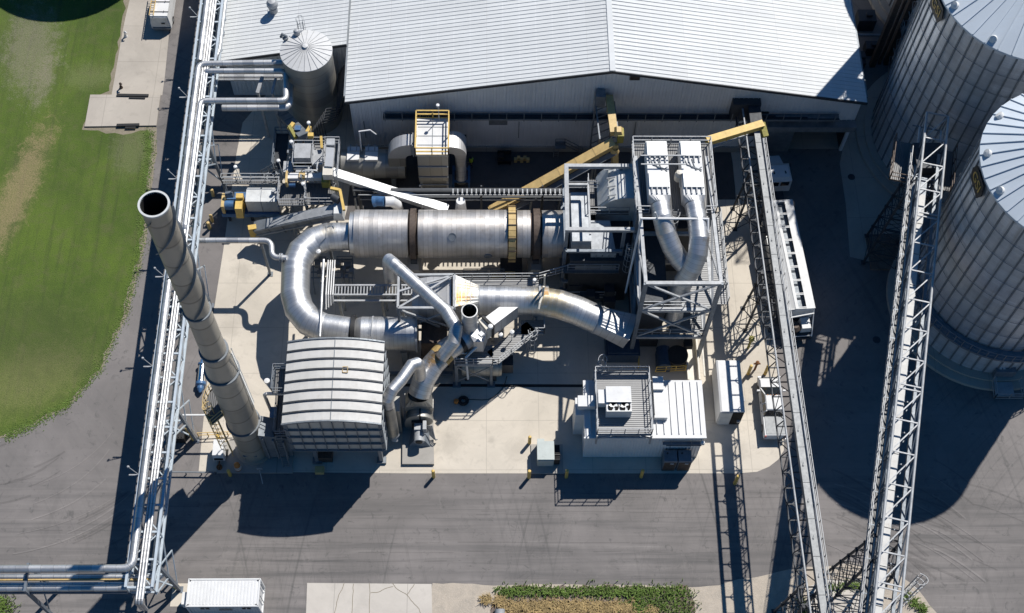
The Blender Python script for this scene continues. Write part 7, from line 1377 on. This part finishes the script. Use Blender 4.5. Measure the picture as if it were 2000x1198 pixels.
# grain truck: tractor + hopper trailer
tr0 = P(1521, 392, 3.2); tr1 = P(1565, 604, 3.2); hd = math.atan2(-(tr0.x - tr1.x), tr0.y - tr1.y); tL = (tr0 - tr1).length; cT = (tr0 + tr1) / 2; cT.z = 0
t = thing('hopper_trailer', 'long white hopper trailer with open roof hatches standing beside the low gallery', 'trailer', cT); M2 = Matrix.Rotation(hd, 3, 'Z')
def TP(x, y, z): return cT + M2 @ V((x, y, z))
def tb(m, x0, x1, y0, y1, z0, z1, sx=0.0): m.hexa([TP(*v) for v in ((x0 + sx, y0, z0), (x1 - sx, y0, z0), (x1 - sx, y1, z0), (x0 + sx, y1, z0), (x0, y0, z1), (x1, y0, z1), (x1, y1, z1), (x0, y1, z1))])
hL = tL / 2; m = MB(); tb(m, -1.25, -1.17, -hL, hL, 1.5, 3.2); tb(m, 1.17, 1.25, -hL, hL, 1.5, 3.2); tb(m, -1.17, 1.17, hL - .08, hL, 1.5, 3.2); tb(m, -1.17, 1.17, -hL, -hL + .08, 1.5, 3.2); tb(m, -1.2, 1.2, -hL + 1, hL - 1, .8, 1.5, .7); m.build('hopper_body', 'white_paint', t)
m = MB(); tb(m, .5, 1.28, -hL - .02, hL + .02, 3.2, 3.26); tb(m, -.5, -.24, -hL, hL, 3.2, 3.3); m.build('roof_deck', 'white_paint', t); m = MB(); m.hexa([TP(*v) for v in ((-1.3, -hL, 2.5), (-.5, -hL, 2.9), (-.5, hL, 2.9), (-1.3, hL, 2.5), (-1.34, -hL, 2.72), (-.5, -hL, 3.27), (-.5, hL, 3.27), (-1.34, hL, 2.72))]); m.build('side_tarp', 'lamp_white', t)
m = MB(); NH = 8
for k in range(NH + 1): y = -hL + .1 + (2 * hL - .2) * k / NH; tb(m, -.25, .51, y - .1, y - .03, 3.2, 3.27); tb(m, -.25, .51, y + .03, y + .1, 3.2, 3.27)
m.build('hatch_bar', 'white_paint', t); m = MB(); tb(m, -1.15, 1.15, -hL + .1, hL - .1, 2.75, 2.8); m.build('grain_load', 'galv_dark', t); m = MB(); tb(m, -1.6, -1.2, -hL + .3, hL * .4, 2.6, 2.7); tb(m, -1.7, -1.6, -hL + .3, hL * .4, 1.9, 2.7); m.build('rolled_tarp', 'grey_light', t)
m = MB(); tb(m, -.9, .9, -hL - 1.6, -hL + 1.6, .9, 1.1); tb(m, -1.1, 1.1, -hL - 1.75, -hL - 1.6, .5, .8); m.build('chassis', 'steel_dark', t); m = MB(); tb(m, .15, .95, -hL - 1.3, -hL - .2, 1.1, 1.9, -.1); m.beam(TP(1.2, -hL, 3.0), TP(1.1, -hL - 1.7, 1.0), .08); m.beam(TP(-1.2, -hL, 3.0), TP(-1.1, -hL - 1.7, 1.0), .08); m.beam(TP(-1.1, -hL - 1.6, 1.0), TP(1.1, -hL - 1.6, 1.0), .1); m.beam(TP(-1.1, -hL - .5, 2.6), TP(1.2, -hL - .3, 2.8), .1); m.build('rear_frame', 'white_paint', t); m = MB(); m.lathe(TP(-.4, -hL - .9, 1.15), [(.5, 0), (.55, .4), (.3, .7), (0, .7)], 16); m.build('auger', 'brown_steel', t)
for y in (-hL + .6, -hL - .6):
    for s_ in (-1, 1): wheel(t, TP(s_ * 1.05, y, .5), .5, .5)
ct = P(1520, 362, 1.5); ct.z = 0; t = thing('truck_tractor', 'pale blue white truck cab with two dark rear windows in shade ahead of the trailer', 'truck', ct)
m = MB(); cT0 = cT; cT = ct + V((-.15, .7, 0)); tb(m, -1.12, 1.12, -1.1, .9, 1.0, 2.75, -.05); m.hexa([TP(*v) for v in ((-1.0, .9, 1.0), (1.0, .9, 1.0), (.75, 2.6, 1.0), (-.75, 2.6, 1.0), (-1.0, .9, 2.0), (1.0, .9, 2.0), (.7, 2.5, 1.75), (-.7, 2.5, 1.75))]); m.hexa([TP(*v) for v in ((-1.15, -1.05, 2.75), (1.15, -1.05, 2.75), (1.15, .9, 2.75), (-1.15, .9, 2.75), (-.9, -.85, 3.1), (.9, -.85, 3.1), (.8, .5, 3.1), (-.8, .5, 3.1))]); m.build('cab', 'white_paint', t)
for s_ in (-.5, .5): m = MB(); tb(m, s_ - .4, s_ + .4, -1.16, -1.08, 2.05, 2.6); m.build('rear_window', 'glass', t)
m = MB(); tb(m, -.55, .55, -5.0, -1.1, .85, 1.05); m.build('frame', 'steel_dark', t)
for s_ in (-1, 1):
    for y in (-3.1, -4.3, 1.7): wheel(t, TP(s_ * .95, y, .5), .5, .4)
    m = MB(); m.beam(TP(s_ * .55, -.2, 3.1), TP(s_ * .55, -.5, 3.2), .1); m.beam(TP(s_ * 1.3, .8, 2.3), TP(s_ * 1.3, .8, 2.7), .16); m.build('mirror', 'steel_dark', t)
cT = cT0
# =================================================================== CONTAINERS AND SMALL BUILDINGS
def container(name, label, cat, x0, x1, y0, y1, z, mat, along='x'):
    t = thing(name, label, cat, ((x0 + x1) / 2, (y0 + y1) / 2, 0)); m = MB(); m.box(((x0 + x1) / 2, (y0 + y1) / 2, (z + .15) / 2), (x1 - x0 - .12, y1 - y0 - .12, z - .15)); m.build('shell', mat, t); m = MB()
    if along == 'x':
        x = x0 + .25
        while x < x1 - .2: m.box((x, (y0 + y1) / 2, z + .005), (.14, y1 - y0 - .25, .04)); m.box((x, y0 + .05, z / 2), (.14, .05, z - .5)); m.box((x, y1 - .05, z / 2), (.14, .05, z - .5)); x += .27
    else:
        y = y0 + .25
        while y < y1 - .2: m.box((x0 + .05, y, z / 2), (.05, .14, z - .5)); m.box((x1 - .05, y, z / 2), (.05, .14, z - .5)); y += .27
    m.build('corrugation', mat, t); m = MB()
    for a, b_ in (((x0, y0), (x1, y0)), ((x1, y0), (x1, y1)), ((x1, y1), (x0, y1)), ((x0, y1), (x0, y0))):
        for zz in (.1, z - .02): m.beam((*a, zz), (*b_, zz), .12, .14)
        m.beam((*a, .1), (*a, z), .14)
    m.build('corner_frame', mat, t); return t
a = P(372, 1132, 2.6); b_ = P(505, 1132, 2.6); y1 = a.y; y0 = P(440, 1184, 2.6).y; t = container('shipping_container', 'white shipping container with ribbed roof at the bottom edge beside the rack', 'container', a.x - .1, b_.x + .1, y0, y1, 2.6, 'white_paint')
m = MB()
for x in (a.x - .1, b_.x + .1):
    for y in (y0, y1): m.box((x + (.12 if x < -20 else -.12), y + (.1 if y < y1 else -.1), 2.665), (.12, .08, .02))
m.build('corner_casting', 'black', t); m = MB(); m.box((a.x - .4, (y0 + y1) / 2 - .3, 1.6), (.5, 1.0, 1.0)); m.build('air_unit', 'white_paint', t); m = MB(); m.beam((b_.x + .18, y1 - .3, .3), (b_.x + .18, y1 - .3, 2.4), .05); m.beam((b_.x + .18, y0 + .9, .3), (b_.x + .18, y0 + .9, 2.4), .05); m.build('lock_bar', 'galv', t); m = MB()
for k in (1.1, 1.5, 4.4, 4.8): m.box((a.x + k, y0 - .08, 2.1), (.3, .03, .3))
m.box((a.x + 2.9, y0 - .08, 1.75), (1.1, .03, .16)); m.build('vent', 'black', t)
zc_ = 2.75; a = P(1397, 704, zc_); b_ = P(1444, 704, zc_); f_ = P(1422, 806, zc_); t = thing('storage_box', 'white insulated box trailer with a half open dark doorway beside the white pickup', 'container', ((a.x + b_.x) / 2, (a.y + f_.y) / 2, 0)); cxm = (a.x + b_.x) / 2 + .05; wd = (b_.x - a.x); ln = a.y - f_.y
m = MB(); m.box((cxm, (a.y + f_.y) / 2 + .05, zc_ / 2 + .1), (wd, ln - .1, zc_ - .2)); m.build('shell', 'white_paint', t); m = MB(); m.hexa([(cxm - wd / 2, f_.y, zc_), (cxm + wd / 2, f_.y, zc_), (cxm + wd / 2, a.y, zc_), (cxm - wd / 2, a.y, zc_), (cxm - wd / 2 + .15, f_.y + .05, zc_ + .1), (cxm + wd / 2 - .1, f_.y + .05, zc_ + .1), (cxm + wd / 2 - .1, a.y - .1, zc_ + .1), (cxm - wd / 2 + .15, a.y - .1, zc_ + .1)]); m.build('roof', 'white_paint', t)
m = MB(); m.box((cxm - wd / 4 + .05, f_.y + .0, 1.4), (wd / 2 - .05, .06, 2.5)); m.build('door', 'grey_light', t); m = MB(); m.box((cxm + wd / 4, f_.y + .02, 1.4), (wd / 2 - .15, .05, 2.5)); m.build('doorway', 'soot_and_shade', t); m = MB(); m.box((cxm + wd / 2 - .3, f_.y - .1, 1.0), (.25, .2, .25)); m.box((cxm + wd / 2 + .1, f_.y + 1.6, 1.7), (.25, .4, .5)); m.build('door_gear', 'galv', t)  # near-black panel paints the unlit inside of the open doorway
# motor control house with roof deck
HX0, HX1, HZz = 8.35, 18.25, 4.55; HY0 = 42.55; HY1 = P(1376, 746, HZz).y
t = thing('control_house', 'white panelled equipment house with standing seam roof near the pad corner', 'building', ((HX0 + HX1) / 2, (HY0 + HY1) / 2, 0)); m = MB(); m.box(((HX0 + HX1) / 2, (HY0 + HY1) / 2, HZz / 2), (HX1 - HX0, HY1 - HY0, HZz - .1)); x = HX0 + .2
while x < HX1: m.box((x, HY0 - .02, HZz / 2), (.05, .05, HZz - .3)); x += .26
m.build('wall', 'white_panel', t); m = MB(); m.box(((HX0 + HX1) / 2 + .05, (HY0 + HY1) / 2, HZz), (HX1 - HX0 + .3, HY1 - HY0 + .25, .12)); rf_ = m.build('roof', 'white_paint', t); m = MB(); x = HX0 + .4
while x < HX1 + .1: m.box((x, (HY0 + HY1) / 2 + .1, HZz + .12), (.06, HY1 - HY0 - .25, .12)); x += .62
m.box(((HX0 + HX1) / 2, HY0 - .08, HZz + .03), (HX1 - HX0 + .4, .14, .16)); m.build('standing_seam', 'white_paint', rf_)
m = MB(); m.box((HX1 - 1.7, HY0 - .25, HZz - .75), (3.4, .3, .08)); m.box((HX1 - 1.6, HY0 - .3, HZz - .95), (3.0, .25, .06))
for k in (.5, 2.2): m.beam((HX1 - 3.2 + k, HY0 - .3, HZz - .3), (HX1 - 3.2 + k, HY0 - .3, HZz - 1.5), .06)
m.build('cable_tray', 'steel_blue', t); m = MB(); m.lathe((HX1 - .05, HY0 - .3, HZz - .7), [(0, 0), (.2, .05), (.15, .3), (0, .3)], 12); m.build('wall_lamp', 'lamp_white', t)
m = MB(); m.box((HX0 - .35, HY0 + 2.9, 2.2), (.9, 1.6, 4.3)); m.build('duct_chase', 'white_paint', t); m = MB(); m.box((HX0 + .2, HY0 + 2.9, HZz + .6), (1.7, 1.0, .7)); m.build('supply_duct', 'white_paint', t)
t = thing('roof_platform', 'galvanised roof deck with rails on posts above the white equipment house', 'platform', (11.3, 45, HZz)); z = 5.75; a = P(1163, 716, z + 1.1); b_ = P(1268, 716, z + 1.1); f_ = P(1216, 838, z + 1.1); 
px0, px1, py0, py1 = a.x, b_.x, f_.y, a.y
m = MB(); m.box(((px0 + px1) / 2, (py0 + py1) / 2, z - .05), (px1 - px0, py1 - py0, .08)); m.build('deck', 'grating_light', t); m = MB(); m.rail([(px0, py0, z), (px1, py0, z), (px1, py1, z), (px0, py1, z), (px0, py0, z)], 1.1, 1.2, .06); m.build('guard_rail', 'galv', t); m = MB()
for x in (px0, px1):
    m.beam((x, py0 - .1, z - .15), (x, py1 + .1, z - .15), .16, .2)
    m.beam((x, py0 - .12, 4.0), (x, py0 - .12, z), .14); m.beam((x, py1, 0), (x, py1, z), .16)
m.beam((px0, py0 - .12, z - .6), (px0 + 1.2, py0 - .12, z - .1), .1); m.beam((px1, py0 - .12, z - .6), (px1 - 1.0, py0 - .12, z - .1), .1); m.beam((px0, py0, z - .15), (px1, py0, z - .15), .14, .18); m.beam((px0, py1, z - .15), (px1, py1, z - .15), .14, .18); m.build('frame', 'galv', t); m = MB(); m.ladder((px0 + .6, py1 + .2, 0), (px0 + .6, py1 + .2, z + 1.1), (1, 0, 0)); m.cage((px0 + .6, py1 + .2, 2.2), (px0 + .6, py1 + .2, z + 1.6), (0, 1, 0)); m.build('caged_ladder', 'galv', t)
z2 = z + 1.35; a = P(1183, 755, z2); b_ = P(1232, 755, z2); f_ = P(1208, 784, z2); g_ = P(1208, 803, z2); t = thing('rooftop_air_conditioner', 'white rooftop air conditioner with two round black fans on the roof deck', 'air conditioner', ((a.x + b_.x) / 2, (a.y + g_.y) / 2, z)); m = MB(); m.box(((a.x + b_.x) / 2, (a.y + f_.y) / 2, (z + z2) / 2), (b_.x - a.x, a.y - f_.y, z2 - z)); m.box(((a.x + b_.x) / 2, (f_.y + g_.y) / 2, (z + z2) / 2 - .1), (b_.x - a.x, f_.y - g_.y, z2 - z - .2)); m.box((a.x - .32, (a.y + f_.y) / 2 - .1, z + .65), (.62, 1.25, .85)); m.build('casing', 'white_paint', t); m = MB(); m.box(((a.x + b_.x) / 2, f_.y - .04, z2 - .02), (b_.x - a.x, .07, .1)); m.box(((a.x + b_.x) / 2, g_.y + .03, z2 - .12), (b_.x - a.x, .07, .1)); m.build('trim', 'grey_light', t)
for s_ in (.28, .74):
    q = V((a.x + (b_.x - a.x) * s_, (f_.y + g_.y) / 2, z2 - .19)); m = MB(); m.lathe(q, [(0, .0), (.40, .0), (.40, .1), (.44, .1), (.44, .0)], 28); fn = m.build('fan_well', 'soot_and_shade', t); m = MB()
    for k in range(3):
        an = R(k * 120 + 40 * s_); u = V((math.cos(an), math.sin(an), 0)); v = V((-u.y, u.x, 0)); m.face([q + u * .06 + v * .03 + UP * .05, q + u * .36 - v * .03 + UP * .05, q + u * .34 + v * .2 + UP * .075, q + u * .1 + v * .16 + UP * .075])
    m.lathe(q, [(.08, .05), (.08, .09), (0, .09)], 12); m.build('fan_blade', 'grey_light', fn)
bx = P(1291, 778, HZz + .6); m = MB(); m.box((bx.x - .2, P(1290, 742, 5).y - .5, HZz + .45), (.9, 1.2, .9)); m.box((bx.x - .1, bx.y - .2, HZz + .35), (1.0, 3.0, .5)); m.box((bx.x - .1, bx.y - 1.7, HZz + .35), (1.1, .2, .55)); tag(m.build('roof_duct', 'white_paint'), 'white box ducts on the house roof just east of the roof deck', 'duct')
for k, x in enumerate((P(1323, 881, 2.1).x - .62, P(1323, 881, 2.1).x + .62)):
    y = HY0 - .75; t = thing('cabinet', ('left' if k == 0 else 'right') + ' one of two blue topped cabinets against the white house wall', 'cabinet', (x, y, 0)); m = MB(); m.box((x, y, 1.0), (1.14, 1.0, 2.0)); m.build('body', 'steel_blue', t); m = MB(); m.hexa([(x - .6, y - .55, 2.0), (x + .6, y - .55, 2.0), (x + .6, y + .55, 2.0), (x - .6, y + .55, 2.0), (x - .55, y - .5, 2.16), (x + .55, y - .5, 2.16), (x + .55, y + .5, 2.2), (x - .55, y + .5, 2.2)]); m.build('roof', 'steel_blue', t); m = MB(); m.box((x, y - .52, 1.0), (1.0, .05, 1.85)); dr = m.build('door', 'brown_steel', t); m = MB(); m.box((x + .15, y - .57, 1.75), (.3, .04, .12)); m.build('handle', 'lamp_white', dr); m = MB(); m.lathe((x - .25, y + .2, 2.17), [(.07, 0), (.07, .15), (0, .15)], 10); m.build('vent_pipe', 'black', t)
q = P(1067, 880, 1.7); t = thing('transformer', 'pale green grey pad mounted transformer with black cooling fins', 'transformer', (q.x, q.y, 0)); m = MB(); m.prism([(q.x - 1.25, q.y - 1.5), (q.x + 1.5, q.y - 1.5), (q.x + 1.5, q.y + 1.2), (q.x - 1.25, q.y + 1.2)], 0, .15); m.build('pad', 'plinth', t); m = MB(); m.box((q.x - .05, q.y + .0, .9), (1.42, 1.65, 1.55)); m.box((q.x - .45, q.y + .95, .9), (.6, .3, 1.5)); m.build('tank', 'grey_green', t); m = MB(); m.box((q.x - .05, q.y, 1.7), (1.46, 1.7, .06)); m.build('lid', 'grey_green', t); m = MB()
for k in range(12): m.box((q.x + .92, q.y + .6 - k * .12, .85), (.5, .05, 1.1))
m.beam((q.x + .7, q.y - .3, 1.45), (q.x + 1.2, q.y - .3, 1.45), .1); m.build('cooling_fin', 'black', t); m = MB(); m.box((q.x - .05, q.y - .85, .85), (1.3, .06, 1.3)); m.build('door', 'grey_green', t)
# small trailer generator, barrels, pallet, sign
q = P(432, 887, 0); t = thing('light_generator', 'white generator box on a small trailer left of the stack', 'generator', q); m = MB(); m.hexa([q + V(v) for v in ((-.5, -.8, .45), (.5, -.8, .45), (.5, .8, .45), (-.5, .8, .45), (-.45, -.7, 1.5), (.45, -.7, 1.5), (.45, .75, 1.5), (-.45, .75, 1.5))]); m.build('housing', 'white_paint', t); m = MB(); m.box(q + V((0, -.82, .8)), (.75, .06, .3)); m.build('louvre', 'black', t); m = MB(); m.beam(q + V((0, -.8, .4)), q + V((0, -1.5, .4)), .1); m.lathe(q + V((0, -1.3, 0)), [(.0, 0), (.25, 0), (.25, .3), (0, .3)], 12); m.build('tow_bar', 'rust', t)
for s_ in (-1, 1): m = MB(); m.lathe(q + V((s_ * .55 - .08, 0, .3)), [(0, 0), (.3, 0), (.3, .16), (0, .16)], 16, axis=(1, 0, 0)); m.build('wheel', 'rubber', t)
q = P(466, 916, 0); t = thing('traffic_drum', 'orange traffic drum with white bands at the kerb below the stack', 'traffic drum', q); m = MB(); m.lathe(q, [(.42, 0), (.42, .08), (.3, .08), (.3, .08)], 18); m.build('base', 'rubber', t); m = MB(); m.lathe(q, [(.3, .08), (.28, .5), (.24, 1.0), (.1, 1.08), (0, 1.08)], 20); m.build('drum', 'orange', t); m = MB()
for z in (.3, .6): m.lathe(q, [(.30, z), (.288, z + .16)], 20)
m.build('band', 'lamp_white', t)
m = MB(); q = P(625, 921, 0); m.box(q + UP * .25, (.75, .6, .5)); tag(m.build('yellow_crate', 'yellow_pale'), 'small yellow crate on the kerb in front of the ribbed box', 'crate'); m = MB(); q = P(637, 893, 0); m.box(q + UP * .5, (1.2, 1.0, 1.0)); tag(m.build('steel_crate', 'brown_steel'), 'dark rusty crate in the shade under the ribbed box', 'crate')
m = MB(); q = P(507, 916, .5); m.box(q, (.5, .06, .4)); m.tube([q, q + V((.1, -.4, .1)), q + V((.3, -1.2, -.45))], .04, 8); tag(m.build('sign_stand', 'galv'), 'small grey stand with a dark plate on the kerb by the stack', 'sign')
t = thing('road_barrier', 'long thin barrier rail lying along the road edge left of the traffic drum', 'barrier', P(380, 921, 0)); m = MB(); a = P(332, 922, .5); b_ = P(418, 923, .5); m.beam(a, b_, .1)
for k in (0, .35, .7, 1): q = a.lerp(b_, k); m.beam((q.x, q.y, 0), q, .08)
m.build('rail', 'galv_dark', t)
# bollards
B_ = [((450, 929), 'yellow bollard in shade beside the orange traffic drum', 1.2), ((847, 932), 'yellow bollard alone on the kerb below the fan', 1.5), ((1034, 866), 'yellow bollard on the pad just above the transformer', 1.5), ((1033, 933), 'yellow bollard at the left front of the transformer', 1.6), ((1106, 932), 'yellow bollard at the right front of the transformer', 1.6), ((1252, 932), 'yellow bollard in front of the white house, left of the blue cabinets', 1.6), ((1435, 945), 'yellow bollard at the curved pad corner on the road', 1.9), ((1461, 731), 'yellow bollard right of the white box trailer near the pickup bonnet', 1.8), ((1494, 731), 'yellow bollard directly ahead of the white pickup', 1.8)]
for p_, lab, h_ in B_: boll(*p_, lab, h_, 'yellow', .15, 'yellow bollards round the concrete pad')
t = thing('standpipe', 'rusty brown standpipe beside the yellow bollard north of the pickup', 'hydrant', P(1474, 720, 0)); m = MB(); g = P(1474, 722, 0); m.lathe(g, [(.1, 0), (.1, 1.2), (.17, 1.25), (.17, 1.5), (0, 1.6)], 14); m.tube([g + V((-.3, 0, 1.2)), g + V((.3, 0, 1.2))], .08, 8); m.build('pipe', 'rust', t)
t = thing('yard_lamp', 'curved pole lamp standing in the trestle shadow on the pad', 'lamp', P(1460, 672, 0)); g = P(1461, 680, 0); m = MB(); m.lathe(g, [(.12, 0), (.1, 1.6), (.26, 1.7), (.26, 2.0), (.15, 2.1), (0, 2.1)], 16); m.build('post', 'olive', t)
for k, q in enumerate(((246, 72), (237, 172))):
    g = P(*q, 0); m = MB(); m.tube([g, g + UP * .7, g + V((.12, -.1, .9)), g + V((.25, -.15, .75))], .08, 8); m.lathe(g, [(.2, 0), (.12, .3)], 10); tag(m.build('vent_post', 'white_paint' if k == 0 else 'brown_steel'), ('white gooseneck vent on the concrete drive left of the van', 'dark gooseneck vent on the concrete drive near the slab')[k], 'vent')
for k, (p0, p1) in enumerate((((228, 186), (290, 187)), ((228, 245), (272, 244)))):
    a = P(*p0, .22); b_ = P(*p1, .22); m = MB(); m.beam(a, b_, .28, .14); m.beam(a.lerp(b_, .4) - V((0, .3, 0)), b_ - V((.3, .32, 0)), .16, .1); tag(m.build('timber_sleeper', 'black'), ('dark timber sleepers along the north edge of the concrete slab', 'dark timber sleepers along the south edge of the concrete slab')[k], 'sleeper')
